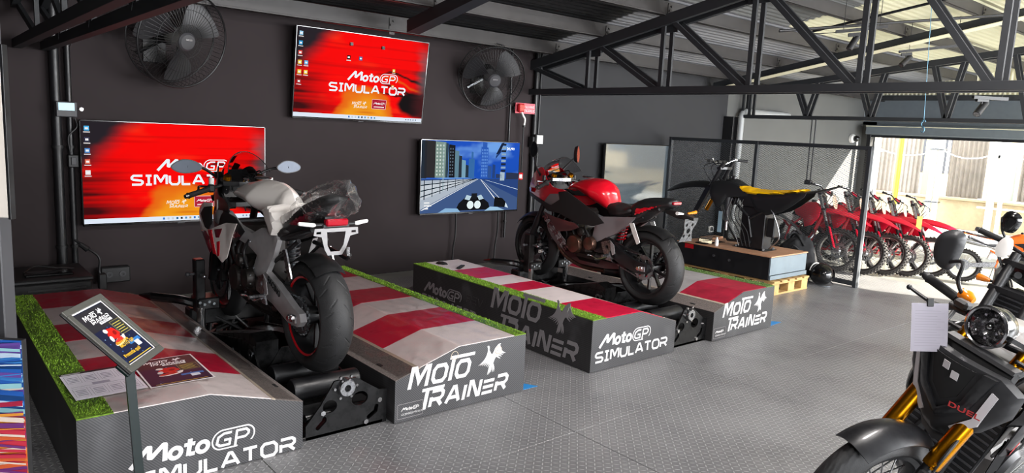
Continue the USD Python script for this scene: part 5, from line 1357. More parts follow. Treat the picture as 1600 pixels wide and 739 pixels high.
mirror(bike2, (-.11, 1.26, .96), (-.20, 1.24, 1.06), (-.30, 1.16, 1.20), .075, -1.1, mirror_glass, (.5, 1.0))
mirror(bike2, (.11, 1.26, .96), (.20, 1.26, 1.04), (.30, 1.20, 1.16), .085, .5, mirror_red_reflect, (.55, 1.0))
for k in range(9):
    g = word('RACER'[k % 5], .045, .24, .8, .2); M = frame((-.232 + .0, 1.07 - .035 * k, .60 - .030 * k), (0, -.8, -.6), (0, -.6, .8)); obj(bike2, 'lettering', prism(g, .004, M), grey_paint if k % 2 else brown_lower, smooth=False)
# tail bracket
br = obj(bike2, 'plate_bracket', hull([(x, y, z) for x in (-.03, .03) for y, z in ((-.12, .80), (-.22, .80), (-.40, .765), (-.40, .745), (-.24, .745), (-.14, .77))]), black_plastic, smooth=False)
for s in (-1, 1): obj(br, 'indicator', tube([(s * .03, -.30, .785), (s * .07, -.305, .79), (s * .12, -.31, .795)], [.008, .010, .014], 10), white_plastic if s < 0 else amber)
hs = [Point(-.005 + .07 * i, -.05 - .045 * j).buffer(.013) for i in (-.5, .5) for j in (0, 2)] + [Point(0, -.10).buffer(.022)]
pl = PG((-.085, 0), (.085, 0), (.075, -.05), (.05, -.09), (.055, -.13), (.085, -.19), (-.085, -.19), (-.055, -.13), (-.05, -.09), (-.075, -.05))
for h in hs: pl = pl.difference(h)
obj(br, 'plate_mount', prism(pl, .004, frame((0, -.36, .755), (1, 0, 0), (0, -.25, 1))), alu, smooth=False)
obj(bike2, 'tail_light', box(-.05, .05, -.222, -.20, .845, .868, .004), tail_red, smooth=False)

FL_ = lambda o: (lambda y: o + .075 * np.clip((y - .72) / .45, 0, 1))
TANK1 = [(.95, .88), (.90, .95), (.80, .985), (.62, 1.0), (.44, .99), (.32, .955), (.27, .88), (.27, .80), (.33, .765), (.55, .80), (.76, .84), (.90, .85)]
TAIL1 = [(.24, .84), (.10, .90), (-.06, .96), (-.20, 1.0), (-.26, .985), (-.23, .93), (-.14, .89), (.0, .82), (.12, .74), (.22, .72)]
dark_maroon = mat('dark_red_graphic', '6e1826', .3, coat=.4)
b1c = dict(red=bright_red, rim=black_metal, stripe=red_paint, sprocket=dark_grey, arm='beam', armmat=silver_paint, spar=[(1.0, .72), (.96, .79), (.80, .80), (.68, .73), (.52, .70), (.42, .745), (.28, .75), (.24, .70), (.30, .60), (.38, .48), (.46, .44), (.52, .48), (.47, .58), (.56, .62), (.74, .66)], sparmat=silver_paint,
           engine=dark_engine, header=dark_engine, tank=TANK1, tankmat=pearl_white, captop=1.0, tail=TAIL1, tailmat=black_plastic,
           tailpanels=[([(.24, .845), (.10, .895), (-.04, .94), (-.02, .90), (.10, .82), (.22, .77)], pearl_white, 'tail_panel', .112), ([(.20, .78), (.04, .86), (-.16, .93), (-.20, .965), (-.22, .94), (-.10, .88), (.06, .79)], dark_maroon, 'tail_stripe', .116),
                        ([(.42, .86), (.30, .90), (.24, .86), (.20, .76), (.24, .70), (.30, .72), (.36, .80)], pearl_white, 'seat_side_panel', .155)],
           cowl=COWL2, cowlmat=black_plastic,
           cowl_panels=[([(1.47, .83), (1.41, .935), (1.26, .905), (1.20, .85), (1.36, .80)], pearl_white, 'nose_top_panel', .004), ([(1.02, .74), (1.0, .85), (.97, .85), (.985, .74)], white_plastic, 'white_trim', .006)],
           panels=[([(1.22, .745), (1.05, .80), (.98, .70), (.80, .80), (.60, .785), (.47, .72), (.56, .66), (.70, .62), (.88, .60), (1.06, .64)], black_plastic, 'side_fairing', .0),
                   ([(1.24, .70), (1.19, .78), (1.04, .83), (.90, .84), (.90, .82), (1.03, .80), (1.12, .75), (1.02, .675), (.96, .665), (.72, .74), (.55, .755), (.62, .68), (.72, .53), (.78, .49), (.86, .53), (.98, .62), (1.14, .66)], pearl_white, 'fairing_panel', FL_(.012)),
                   ([(1.12, .75), (1.03, .80), (.90, .82), (.90, .72), (.96, .668), (1.02, .675)], black_matte, 'fairing_vent', FL_(.015)),
                   ([(1.10, .645), (1.0, .655), (.93, .62), (.98, .58)], dark_maroon, 'red_graphic', FL_(.018)), ([(.96, .665), (.90, .675), (.84, .53), (.88, .53)], bright_red, 'red_graphic', FL_(.018)), ([(.86, .682), (.76, .70), (.80, .64), (.84, .635)], dark_maroon, 'red_graphic', FL_(.018)), ([(.83, .61), (.79, .62), (.80, .53), (.825, .52)], bright_red, 'red_graphic', FL_(.018)), ([(1.02, .60), (.97, .61), (.91, .55), (.93, .53)], dark_maroon, 'red_graphic', FL_(.018)),
                   ([(1.0, .52), (.86, .49), (.80, .40), (.84, .30), (.70, .24), (.40, .24), (.45, .29), (.66, .335), (.78, .42)], black_plastic, 'belly_pan', .0),
                   ([(.76, .72), (.70, .735), (.60, .70), (.56, .71), (.52, .685), (.62, .66), (.72, .69)], dark_maroon, 'red_graphic', .004)],
           screen=clear_screen, screen_edge=black_plastic, fork=black_metal, cap=gold, lever=black_metal, yoke=black_metal, guard=black_plastic, hanger=alu, spring=dark_grey, reservoir=white_plastic)
bike1, cw1, sf1, ws1 = sport_bike('sport_motorcycle', 'white and black sport motorcycle with silver swingarm on the left trainer stand', (1.685, 3.60, .235), b1c)
mirror(bike1, (-.11, 1.24, .96), (-.22, 1.20, 1.03), (-.345, 1.10, 1.045), .088, -.12, mirror_glass, (1, .52))
mirror(bike1, (.11, 1.24, .96), (.22, 1.22, 1.02), (.335, 1.16, 1.04), .088, .10, mirror_glass, (1, .52))
# red flashes on the windscreen
for a0, a1, b0, b1 in ((2, 6, 6, 12), (4, 9, 13, 17), (8, 13, 9, 13), (10, 14, 4, 8)):
    q = ws1[a0:a1, b0:b1] + np.array([0, -.002, .002]); n0, n1 = q.shape[:2]; i, j = np.meshgrid(np.arange(n0 - 1), np.arange(n1 - 1), indexing='ij'); a = (i * n1 + j).ravel()
    obj(bike1, 'windscreen_graphic', (q.reshape(-1, 3), np.stack([a, a + 1, a + n1 + 1, a + n1], 1)), dark_maroon if a0 % 4 else bright_red, smooth=True)
m = meshkit.text_mesh('RACING', .034, .002, bold=True); obj(bike1, 'lettering', TF(m, frame((-.1425, .33, .455), (0, -1, -.36), (0, -.36, 1))), black_matte, smooth=False, label='RACING lettering on the swingarm')
m = meshkit.text_mesh('RACING', .034, .002, bold=True); obj(bike1, 'lettering', TF(m, frame((.1425, .05, .36), (0, 1, .36), (0, -.36, 1))), black_matte, smooth=False, label='RACING lettering on the swingarm')
# tail light bar, indicators and number plate bracket
br = obj(bike1, 'plate_bracket', cat([hull([(x, y, z) for x in (-.05, .05) for y, z in ((-.06, .90), (-.20, .88), (-.20, .83), (-.08, .83))]), box(-.075, .075, -.23, -.19, .825, .845, .004)]), black_plastic, smooth=False)
obj(br, 'tail_light', box(-.062, .062, -.245, -.205, .835, .872, .008), tail_red, smooth=False)
for s in (-1, 1):
    obj(br, 'indicator_stalk', rod((s * .06, -.215, .842), (s * .11, -.215, .842), .009, 8), black_plastic)
    obj(br, 'indicator', tube([(s * .11, -.215, .842), (s * .12, -.215, .842), (s * .19, -.20, .85), (s * .195, -.20, .85)], [.008, .012, .010, .006], 10), white_plastic)
g = PG((-.12, .03), (.12, .03), (.125, -.005), (.08, -.015), (.06, -.08), (.04, -.115), (-.04, -.115), (-.06, -.08), (-.08, -.015), (-.125, -.005)).difference(PG((-.052, .01), (.052, .01), (.045, -.06), (.026, -.095), (-.026, -.095), (-.045, -.06))).difference(R(-.11, .002, -.085, .014)).difference(R(.085, .002, .11, .014))
obj(br, 'plate_mount', prism(g, .004, frame((0, -.225, .795), (1, 0, 0), (0, -.12, 1))), silver_paint, smooth=False, label='silver number plate bracket')
# arm for the bracket, sweeping down
obj(br, 'bracket_arm', tube(spline([(.03, .10, .70), (.07, -.05, .675), (.085, -.18, .65), (.07, -.24, .68)], 6), .012, 8), black_metal)
obj(br, 'reflector', cbox((.06, -.245, .70), (.02, .006, .05), .002), chrome, smooth=False)
# crumpled film round the tail
n, m_ = 40, 56
S_, A_ = np.meshgrid(np.linspace(0, 1, n), np.linspace(0, 2 * PI, m_), indexing='ij')
yc_, zc2 = .20 - .52 * S_, .86 + .135 * S_
rad = .06 + .025 * np.sin(S_ * PI * .9) ** .8 + .035 * S_; q = np.stack([np.cos(A_) * 1.7, np.sin(A_) * 1.7, S_ * 3.5], -1)
rad = rad * (1 - .9 * np.clip((S_ - .9) / .1, 0, 1)) + .050 * (np.abs(2 * meshkit.fbm(q * 1.5, 3, 3) - 1)) * np.clip(S_ * 3 - .6, 0, 1)
v = np.stack([rad * 1.0 * np.cos(A_), yc_ + .03 * np.sin(A_ * 3), zc2 + rad * .85 * np.sin(A_)], -1).reshape(-1, 3)
i, j = np.meshgrid(np.arange(n - 1), np.arange(m_ - 1), indexing='ij'); a = (i * m_ + j).ravel()
WRAP = usdkit.material(stage, '/World/Looks/crumpled_clear_wrap', {'t': ('transparent_bsdf', {'color': (.86, .86, .86)}), 'g': ('glossy_bsdf', {'roughness': .12}), 'd': ('diffuse_bsdf', {'color': (.75, .75, .75)}), 'm1': ('mix_closure', {'fac': .12}), 'lw': ('layer_weight', {'blend': .42}), 'mm': ('math', {'math_type': 'multiply_add', 'value2': .5, 'value3': .03}), 'm': ('mix_closure', {})}, [('lw.facing', 'mm.value1'), ('mm.value', 'm.fac'), ('g.BSDF', 'm1.closure1'), ('d.BSDF', 'm1.closure2'), ('t.BSDF', 'm.closure1'), ('m1.closure', 'm.closure2')], surface='m.closure')
obj(bike1, 'plastic_wrap', (v, np.stack([a, a + 1, a + m_ + 1, a + m_], 1)), WRAP, smooth=True, label='crumpled clear plastic wrapped over the tail')

# ------------------------------------------------------------------ trainer stands under the two sport motorcycles
trainer_black = mat('trainer_black_steel', '151516', .34, .2, var=.2, vscale=15, rvar=.12)


def trainer_stand(cx, label, lifted):
    t = thing('trainer_stand', label, 'motorcycle stand', 'trainer stands', M4((cx, 0, 0)))
    obj(t, 'base_plate', box(-.235, .225, 3.25, 5.25, 0, .02, .003), trainer_black, smooth=False)
    for s in (-1, 1):
        sp_ = obj(t, 'side_plate', plate([(3.32, .02), (5.15, .02), (5.15, .12), (4.9, .17), (4.35, .26), (4.15, .30), (3.98, .30), (3.9, .20), (3.32, .12)], s * .205 - .006, s * .205 + .006, [affinity.scale(Point(y, z).buffer(.04), 1.4, 1) for y, z in ((3.75, .10), (4.15, .19), (4.55, .13))]), trainer_black, smooth=False)
        for y, z in ((3.45, .07), (3.6, .07), (3.98, .26), (4.1, .10), (4.3, .2), (4.4, .08), (4.75, .13), (4.95, .08)): obj(sp_, 'bolt', hexbolt((s * .211, y, z), (s, 0, 0), .011, .007), steel, smooth=False)
    # end plate with the bearing
    cx_h = [affinity.scale(Point(-.085, .155).buffer(.034), 1.15, 1), affinity.scale(Point(.085, .165).buffer(.038), 1.25, 1), LineString([(-.15, .055), (-.115, .085), (-.115, .095)]).buffer(.012), LineString([(.14, .05), (.18, .075), (.185, .10)]).buffer(.012)]
    g = PG((-.215, 0), (.245, 0), (.25, .185), (.20, .19), (.06, .285), (-.06, .285), (-.135, .17), (-.215, .075))
    for h in cx_h: g = g.difference(h)
    e = obj(t, 'end_plate', prism(g, .012, frame((0, 3.262, 0), (1, 0, 0), (0, 0, 1))), trainer_black, smooth=False)
    obj(e, 'bearing', TF(lathe([(.018, -.03), (.042, -.03), (.048, -.02), (.048, .015), (.018, .015)], 36, 'y', True), M4((0, 3.25, .245))), alu)
    for k in range(6): obj(e, 'bolt', hexbolt((.062 * math.cos(k * PI / 3), 3.25, .245 + .062 * math.sin(k * PI / 3)), (0, -1, 0), .008, .012), chrome, smooth=False)
    for x, z in ((-.125, .13), (.20, .135), (.12, .03)): obj(e, 'bolt', hexbolt((x, 3.25, z), (0, -1, 0), .014, .010), chrome, smooth=False)
    obj(t, 'end_plate', prism(g.buffer(-.004), .012, frame((0, 3.95, 0), (1, 0, 0), (0, 0, 1))), trainer_black, smooth=False)
    for y in (3.49, 3.755): obj(t, 'roller', TF(lathe([(.0, -.19), (.055, -.19), (.06, -.18), (.06, .18), (.055, .19), (0, .19)], 36, 'x'), M4((0, y, .185))), black_metal)
    for y in (3.30, 3.88): obj(t, 'cross_tube', rod((-.2, y, .10), (.2, y, .10), .022, 12), trainer_black)
    obj(t, 'tread_plate', box(-.2, .2, 3.27, 3.44, .10, .11, .002), rubber, smooth=False)
    obj(t, 'drive_cover', hull([(x, y, z) for x in (-.20, -.07) for y, z in ((3.95, .05), (4.9, .05), (4.85, .16), (4.3, .30), (4.05, .36), (3.95, .33))]), trainer_black, smooth=False)
    obj(t, 'drive_cover', hull([(x, y, z) for x in (.07, .20) for y, z in ((3.95, .05), (4.9, .05), (4.85, .16), (4.3, .27), (4.05, .30), (3.95, .28))]), trainer_black, smooth=False)
    for k in range(7):
        y = 4.0 + .11 * k; obj(t, 'cover_bolt', hexbolt((-.20, y, .26 - .02 * k), (-1, 0, 0), .009, .008), steel, smooth=False)
    for y, z in ((4.02, .24), (4.2, .16)): obj(t, 'round_port', TF(lathe([(.014, -.006), (.032, -.006), (.034, .004), (.014, .004)], 24, 'x', True), M4((-.206, y, z))), alu)
    # front lift: two posts, clamp, chrome ram
    for s in (-1, 1):
        c = obj(t, 'lift_column', box(s * .225 - .03, s * .225 + .03, 4.86, 4.94, .30, .66, .006), trainer_black, smooth=False)
        obj(c, 'locking_pin', cat([rod((s * .225, 4.85, .56), (s * .225, 4.79, .56), .008, 8)]), steel); obj(c, 'pin_knob', ball((s * .225, 4.785, .56), .016, 2), alu)
        obj(c, 'pin_knob', cat([rod((s * .255, 4.9, .56), (s * .29, 4.9, .56), .010, 8), ball((s * .295, 4.9, .56), .017, 2)]), dark_grey, kind=None)
        obj(c, 'chrome_ram', rod((s * .225, 4.86, .12), (s * .225, 4.86, .34), .028, 16), chrome)
        obj(c, 'clamp_block', cbox((s * .18, 4.92, .36), (.14, .16, .08), .008), trainer_black, smooth=False)
        for k in range(4): obj(c, 'bolt', hexbolt((s * (.15 + .03 * k), 4.84, .36 + .015 * (k % 2)), (0, -1, 0), .010, .009), steel, smooth=False)
        obj(c, 'foot', cbox((s * .20, 4.88, .07), (.10, .20, .12), .01), trainer_black, smooth=False)
    obj(t, 'lift_bridge', cbox((0, 5.05, .24), (.52, .12, .12), .012), trainer_black, smooth=False)
    obj(t, 'front_arm', tube(spline([(-.20, 4.95, .33), (-.32, 4.98, .375), (-.42, 5.06, .385), (-.52, 5.20, .385)], 6), np.r_[np.full(15, .03), np.linspace(.028, .006, 4)], 8), black_gloss)
    for k in range(14): obj(t, 'hose', tube(spline([(rng.uniform(-.2, .2), 4.95 + .02 * k, .12), (rng.uniform(-.24, .24), 5.05, rng.uniform(.15, .34)), (rng.uniform(-.22, .22), 5.2, .05)], 6), .010, 6), black_plastic)
    if lifted:
        obj(t, 'wheel_clamp', cat([bar((-.16, 4.86, .50), (.16, 4.86, .50), .03, .03), bar((-.16, 4.86, .56), (.16, 4.86, .56), .02, .02)]), alu, smooth=False)
    return t


trainer_stand(1.685, 'black steel trainer stand with rollers under the white motorcycle', False)
trainer_stand(4.615, 'black steel trainer stand with rollers under the red motorcycle', True)
# ------------------------------------------------------------------ off-road motorcycles
knob_rubber = mat('knobby_tyre_rubber', '24211f', .8, var=.2, vscale=40)
seat_yellow = mat('yellow_seat_vinyl', 'ffc000', .5, var=.05)
frame_red = mat('red_frame_paint', 'a81424', .35, coat=.3)
plastic_red = mat('red_moto_plastic', 'd01030', .32, coat=.3)
plastic_orange = mat('orange_moto_plastic', 'f0641a', .35, coat=.3)
plate_beige = mat('beige_plate_plastic', 'd8b49a', .5)
spoke_steel = mat('spoke_steel', 'b0b0b0', .3, .9)
moto_black = mat('black_moto_plastic', '17181a', .42, coat=.15)


def knob_wheel(t, name, y, z, R_, W, rim, rim_mat, label=None):
    M = M4((0, y, z)); P = lambda m: TF(m, M)
    w = obj(t, name, P(tyre_mesh(R_ - .014, W, rim, 64, 12, None, W * .38)), knob_rubber, smooth=True, label=label)
    ks = []; kb = box(-.5, .5, -.5, .5, -.5, .5, .12)
    for k in range(38):
        for x, tl, sc in ((-.40, -.75, (.014, .022, .020)), (-.15, -.18, (.020, .018, .018)), (.15, .18, (.020, .018, .018)), (.40, .75, (.014, .022, .020))):
            a = 2 * PI * (k + (.5 if abs(x) < .3 else 0)) / 38
            rr = R_ - .008 - W * .38 * (abs(x) * 2) ** 2.3 * .9
            m = kb.copy(); m.apply_scale(sc); m.apply_transform(trimesh.transformations.rotation_matrix(tl, [0, 1, 0])); m.apply_translation((x * W, 0, rr)); m.apply_transform(trimesh.transformations.rotation_matrix(a, [1, 0, 0])); ks.append(m)
    obj(w, 'knobs', P(cat(ks)), knob_rubber, smooth=False, kind='stuff')
    obj(w, 'rim', P(lathe([(rim + .010, -W * .34), (rim - .008, -W * .30), (rim - .012, 0), (rim - .008, W * .30), (rim + .010, W * .34), (rim + .004, W * .28), (rim + .004, -W * .28)], 56, 'x', True)), rim_mat)
    obj(w, 'hub', P(lathe([(.010, -.05), (.045, -.05), (.045, -.035), (.025, -.02), (.025, .02), (.045, .035), (.045, .05), (.010, .05)], 24, 'x', True)), alu)
    sp_ = [rod((s * .035, .042 * math.cos(a), .042 * math.sin(a)), (0, (rim - .008) * math.cos(a + q), (rim - .008) * math.sin(a + q)), .0022, 4) for k in range(18) for s, q in ((1, .30), (-1, -.30)) for a in [2 * PI * k / 18 + (0 if s > 0 else .17)]]
    obj(w, 'spokes', P(cat(sp_)), spoke_steel, smooth=False, kind='stuff')
    g = Point(0, 0).buffer(.115, 24).difference(Point(0, 0).buffer(.08, 24))
    obj(w, 'brake_disc', P(plate_g(g, -.056, -.053)), steel, smooth=False)
    return w


def blade(center, wid, th, crown, n=7):
    """fender: centre line (y,z), half widths, thickness, crown height"""
    c = spline([(0, a, b) for a, b in center], 6)[:, 1:]; k = len(c); w = np.interp(np.linspace(0, 1, k), np.linspace(0, 1, len(wid)), wid)
    s = np.linspace(-1, 1, n)
    def lay(o): return np.stack([w[:, None] * s, np.broadcast_to(c[:, :1], (k, n)), c[:, 1:] + o - crown * (s ** 2)[None] * (w / max(wid))[:, None]], -1).reshape(-1, 3)
    v = np.vstack([lay(th), lay(0)]); N = k * n
    i, j = np.meshgrid(np.arange(k - 1), np.arange(n - 1), indexing='ij'); a = (i * n + j).ravel(); q = np.stack([a, a + n, a + n + 1, a + 1], 1)
    e = np.array([j for j in range(n - 1)] + [n - 1 + n * i for i in range(k - 1)] + [N - 1 - j for j in range(n - 1)] + [N - n - n * i for i in range(k - 1)]); e2 = np.roll(e, -1)
    f = np.vstack([q[:, ::-1], q + N, np.stack([e, e2, e2 + N, e + N], 1)]); m = tm(v, np.vstack([f[:, [0, 1, 2]], f[:, [0, 2, 3]]]))
    if m.volume < 0: m.invert()
    return m


def dirt_bike(name, label, M, c, group=None, wheels=True, cat_='dirt bike'):
    t = thing(name, label, cat_, group, M)
    d = np.array([0, -.46, .89]); ax = np.array([0, 1.47, .345]); B = c['body']
    if wheels:
        knob_wheel(t, 'rear_wheel', 0, .33, .33, .115, .235, c['rim'], 'knobbly rear wheel')
        SM = trimesh.transformations.rotation_matrix(c.get('steer', 0), d, (0, 1.16, .95))
    else: SM = np.eye(4)
    F_ = lambda m: TF(m, SM)
    if wheels:
        tmp = M4((0, 0, 0))
        fwp = knob_wheel(t, 'front_wheel', 1.47, .345, .345, .095, .262, c['rim'], 'knobbly front wheel')
        setm(fwp, SM)
        for ch in stage.GetPrimAtPath(fwp).GetChildren(): pass
    for s in (-1, 1):
        a = ax + (s * .095, -.035, 0); L0 = 0 if wheels else .30
        fl_ = obj(t, 'fork_leg', F_(tube([a + d * (L0 - .02), a + d * .42, a + d * .43, a + d * .60], [.026, .026, .0235, .0235], 14)), c['fork_lower'])
        obj(fl_, 'fork_tube', F_(tube([a + d * .44, a + d * .98], [.028, .028], 14)), c['fork_upper'])
        if wheels: obj(fl_, 'fork_guard', F_(hull([a + d * q + (s * x, y, 0) for q in (.02, .36) for x in (-.03, .034) for y in (.025, .04)])), c['guard'], smooth=False)
        else: obj(fl_, 'fork_guard', F_(hull([a + d * q + (s * x, y, 0) for q in (.28, .62) for x in (.0, .04) for y in (-.03, .04)])), moto_black, smooth=False)
    for q, nm in ((.64, 'lower_yoke'), (.90, 'top_yoke')):
        p = ax + d * q + (0, -.03, 0); obj(t, nm, F_(hull([p + (x, y, z) for x in (-.125, .125) for y in (-.025, .03) for z in (-.015, .015)] + [p + (x, -.06, z) for x in (-.04, .04) for z in (-.015, .015)])), c.get('yoke', moto_black), smooth=False)
    obj(t, 'front_fender', F_(blade(c.get('ffender', [(1.02, .90), (1.20, .955), (1.45, .945), (1.68, .89), (1.86, .80)]), [.05, .085, .088, .065, .02], .010, .075)), c['fender'], smooth=45)
    hb = obj(t, 'handlebar', F_(tube(spline([(-.40, .99, 1.235), (-.25, 1.05, 1.245), (-.13, 1.09, 1.20), (-.05, 1.10, 1.185), (.05, 1.10, 1.185), (.13, 1.09, 1.20), (.25, 1.05, 1.245), (.40, .99, 1.235)], 6), .0115, 8)), c.get('bar', black_metal))
    obj(hb, 'crossbar', F_(rod((-.14, 1.085, 1.215), (.14, 1.085, 1.215), .008, 8)), c.get('bar', black_metal)); 
    obj(hb, 'bar_pad', F_(tube([(-.09, 1.085, 1.215), (-.085, 1.085, 1.215), (.085, 1.085, 1.215), (.09, 1.085, 1.215)], [.012, .024, .024, .012], 12)), c.get('pad', black_plastic))
    for s in (-1, 1):
        obj(hb, 'grip', F_(tube([(s * .28, 1.037, 1.243), (s * .405, .988, 1.235), (s * .41, .986, 1.235)], [.017, .017, .021], 10)), black_matte)
        obj(hb, 'lever', F_(tube(spline([(s * .25, 1.07, 1.245), (s * .29, 1.10, 1.243), (s * .40, 1.045, 1.235)], 5), .006, 6)), c.get('lever', alu))
        obj(hb, 'lever_mount', F_(cbox((s * .245, 1.055, 1.25), (.035, .035, .04), .008)), c.get('lever', moto_black), smooth=False)
    if c.get('plate'):
        g = Polygon(smooth_poly([(-.085, .06), (0, .115), (.085, .06), (.08, -.06), (0, -.115), (-.08, -.06)], 5)); obj(t, 'number_plate', F_(prism(g, .006, frame((0, 1.245, 1.06), (-1, 0, 0), (0, -.35, 1)))), c['plate'], smooth=False, label='rounded front number plate')
    # frame
    ends = [((0, 1.10, 1.02), (.09, .92, .86)), ((.09, .92, .86), (.10, .58, .60)), ((.10, .58, .60), (.10, .52, .36)), ((0, 1.12, .92), (.03, .96, .50)), ((.03, .96, .50), (.09, .84, .28)), ((.09, .84, .28), (.10, .52, .30)), ((.08, .72, .84), (.07, .05, .90)), ((.10, .56, .58), (.07, .10, .86))]
    obj(t, 'frame', cat([rod((s * a[0], *a[1:]), (s * b[0], *b[1:]), .017, 8) for a, b in ends for s in (-1, 1)]), c['frame'], kind='stuff')
    if wheels:
        obj(t, 'engine', cat([cbox((0, .74, .42), (.22, .30, .22), .04), cbox((0, .86, .60), (.16, .16, .20), .03)]), dark_engine, smooth=False)
        for s, y, z, r in ((-1, .68, .40, .075), (1, .70, .42, .09), (-1, .84, .44, .045)): obj(t, 'engine_cover', TF(lathe([(0, 0), (r, 0), (r, .02), (r * .8, .035), (0, .04)], 24, 'x'), M4((s * .105, y, z)) @ np.diag([s, 1, 1, 1])), c.get('cover', alu))
        for k in range(6): obj(t, 'cooling_fin', cbox((0, .87, .56 + .028 * k), (.20, .19, .006), .002), dark_engine, smooth=False)
        obj(t, 'exhaust', tube(spline([(.0, .96, .62), (.08, 1.05, .52), (.14, .98, .42), (.14, .72, .60), (.13, .45, .72), (.13, .30, .76)], 6), .020, 10), c.get('pipe', alu))
        obj(t, 'muffler', tube([(.13, .34, .75), (.13, .28, .765), (.13, -.12, .83), (.13, -.16, .835)], [.028, .046, .046, .025], 12), c.get('muffler', black_metal))
        for s in (-1, 1):
            obj(t, 'swingarm', hull([(s * x, y, z) for x in (.085, .11) for y, z in ((.56, .46), (.56, .38), (.05, .37), (-.06, .36), (-.06, .30), (.05, .295))]), c.get('arm', alu), smooth=False)
            obj(t, 'footpeg', cbox((s * .17, .52, .34), (.09, .04, .02), .004), steel, smooth=False)
        obj(t, 'chain', chain_loop((0, .33), .085, (.58, .41), .035, -.075, .022), steel, smooth=False, kind='stuff')
        obj(t, 'sprocket', TF(sprocket(.085, 40, -.075), M4((0, 0, .33))), c.get('sprocket', alu), smooth=False)
        obj(t, 'rear_shock', tube([(0, .40, .50), (0, .48, .78)], .035, 10), c.get('shock', white_plastic))
        obj(t, 'side_stand', rod((-.11, .50, .34), (-.24, .44, .0), .010, 8), steel)
    # plastics
    xs1 = lambda y, z: -(.10 + .10 * np.clip((y - .65) / .4, 0, 1) * np.clip((1.02 - z) / .2, 0, 1)); both(t, 'radiator_shroud', shell(c.get('shroud', [(1.16, .93), (1.20, .80), (1.08, .66), (.92, .62), (.86, .74), (.64, .80), (.60, .90), (.72, .95), (.90, 1.0), (1.06, .99)]), xs1, t=-.005, s=.03, bulge=-.012), B)
    if c.get('graphic'): both(t, 'shroud_graphic', shell([(1.10, .82), (1.05, .70), (.94, .66), (.90, .77), (.75, .83), (.90, .86)], lambda y, z: xs1(y, z) - .013, t=-.003, s=.03, bulge=-.004), c['graphic'])
    obj(t, 'fuel_tank', puff(smooth_poly([(1.02, .96), (.95, 1.02), (.84, 1.03), (.72, .98), (.64, .93), (.66, .84), (.90, .80), (1.0, .86)], 4), .11, e=.06, s=.03), c.get('tank', B))
    obj(t, 'filler_cap', TF(lathe([(0, 0), (.035, 0), (.035, .03), (.02, .036), (0, .036)], 20, 'z'), M4((0, .88, 1.025))), moto_black)
    sw = .128 if not wheels else .085
    obj(t, 'seat', puff(smooth_poly([(.92, 1.03), (.80, .985), (.60, .945), (.40, .935), (.15, .955), (-.06, .985), (-.08, .965), (.20, .90), (.45, .865), (.62, .855), (.76, .90)], 4), lambda y, z: sw - .03 * np.clip((y - .6) / .3, 0, 1), e=.035, s=.022), c['seat'])
    xs2 = lambda y, z: -(.095 + .02 * np.clip((.5 - y) / .4, 0, 1)); both(t, 'side_panel', shell([(.60, .85), (.40, .87), (.12, .915), (-.12, .95), (-.10, .90), (.04, .78), (.16, .70), (.34, .64), (.50, .68)], xs2, t=-.005, s=.03, bulge=-.012), c['side'])
    obj(t, 'rear_fender', blade([(.16, .92), (-.05, .95), (-.25, .99), (-.45, 1.055)], [.085, .085, .075, .03], .008, .02), c['fender_rear'], smooth=45)
    for k in range(3): obj(t, 'cable', F_(tube(spline([((k - 1) * .12, 1.09, 1.22), ((k - 1) * .16, 1.22, 1.15), ((k - 1) * .10, 1.15, .98), ((k - 1) * .05, 1.05, .85)], 6), .005, 6)), black_plastic)
    return t


redc = dict(body=plastic_red, fender=plastic_red, fender_rear=plastic_red, side=white_plastic, seat=moto_black, frame=frame_red, rim=alu, fork_lower=black_metal, fork_upper=alu, guard=plastic_red, plate=plate_beige, steer=.35, pad=plastic_red, pipe=alu)


def bikeM(front_xy, heading, s, z=0.0, lean=.10):
    """front wheel's ground point, heading (unit xy), scale"""
    h = np.array(heading, float); h /= np.linalg.norm(h); M = np.eye(4)
    c_, s_ = math.cos(lean), math.sin(lean); r = np.array([h[1], -h[0], 0]); f = np.array([h[0], h[1], 0]); u = np.array([0, 0, 1.0])
    M[:3, 0] = (r * c_ + u * s_) * s; M[:3, 1] = f * s; M[:3, 2] = (-r * s_ + u * c_) * s
    M[:3, 3] = np.array([*front_xy, z]) - f * 1.47 * s
    return M


H_ = (-.25, -.97)
kid = dirt_bike('dirt_bike', 'red off-road motorcycle deepest behind the wire fence, its whole body left of the others', bikeM((9.00, 4.22), H_, .83), redc, 'red off-road motorcycles in a row')
for (x, y), s, lb in (((9.16, 3.95), .82, 'red off-road motorcycle second from the left, behind the fence end post'), ((9.40, 3.78), .80, 'red off-road motorcycle in the middle of the row, just right of the fence post'), ((9.60, 3.60), .78, 'red off-road motorcycle second from the right end of the red row'), ((9.82, 3.41), .76, 'rightmost red off-road motorcycle of the row, front wheel fully in view')):
    dup(kid, bikeM((x, y), H_, s), lb)
orc = dict(redc, body=plastic_orange, fender=plastic_orange, fender_rear=plastic_orange, side=white_plastic, seat=dark_grey, frame=plastic_orange, fork_upper=alu, guard=plastic_orange, plate=None, steer=0, pad=plastic_orange, arm=alu, muffler=alu, graphic=moto_black)
h = np.array([.30, -.95]) / np.linalg.norm([.30, -.95])
dirt_bike('dirt_bike', 'orange off-road motorcycle standing side-on at the bright roller door', bikeM(np.array([9.95, 3.07]) + h * 1.47 * .64, h, .64), orc)
tg = thing('swing_tag', 'yellow paper tag hanging on the rightmost red off-road motorcycle', 'tag'); pt = np.array([9.60, 3.50, .78])
obj(tg, 'card', TF(box(-.03, .03, -.002, .0, -.16, 0, 0), M4(pt, -1.0)), mat('yellow_card', 'e8e04a', .5), smooth=False); obj(tg, 'string', rod(pt, pt + (0, 0, .06), .002, 5), white_plastic)

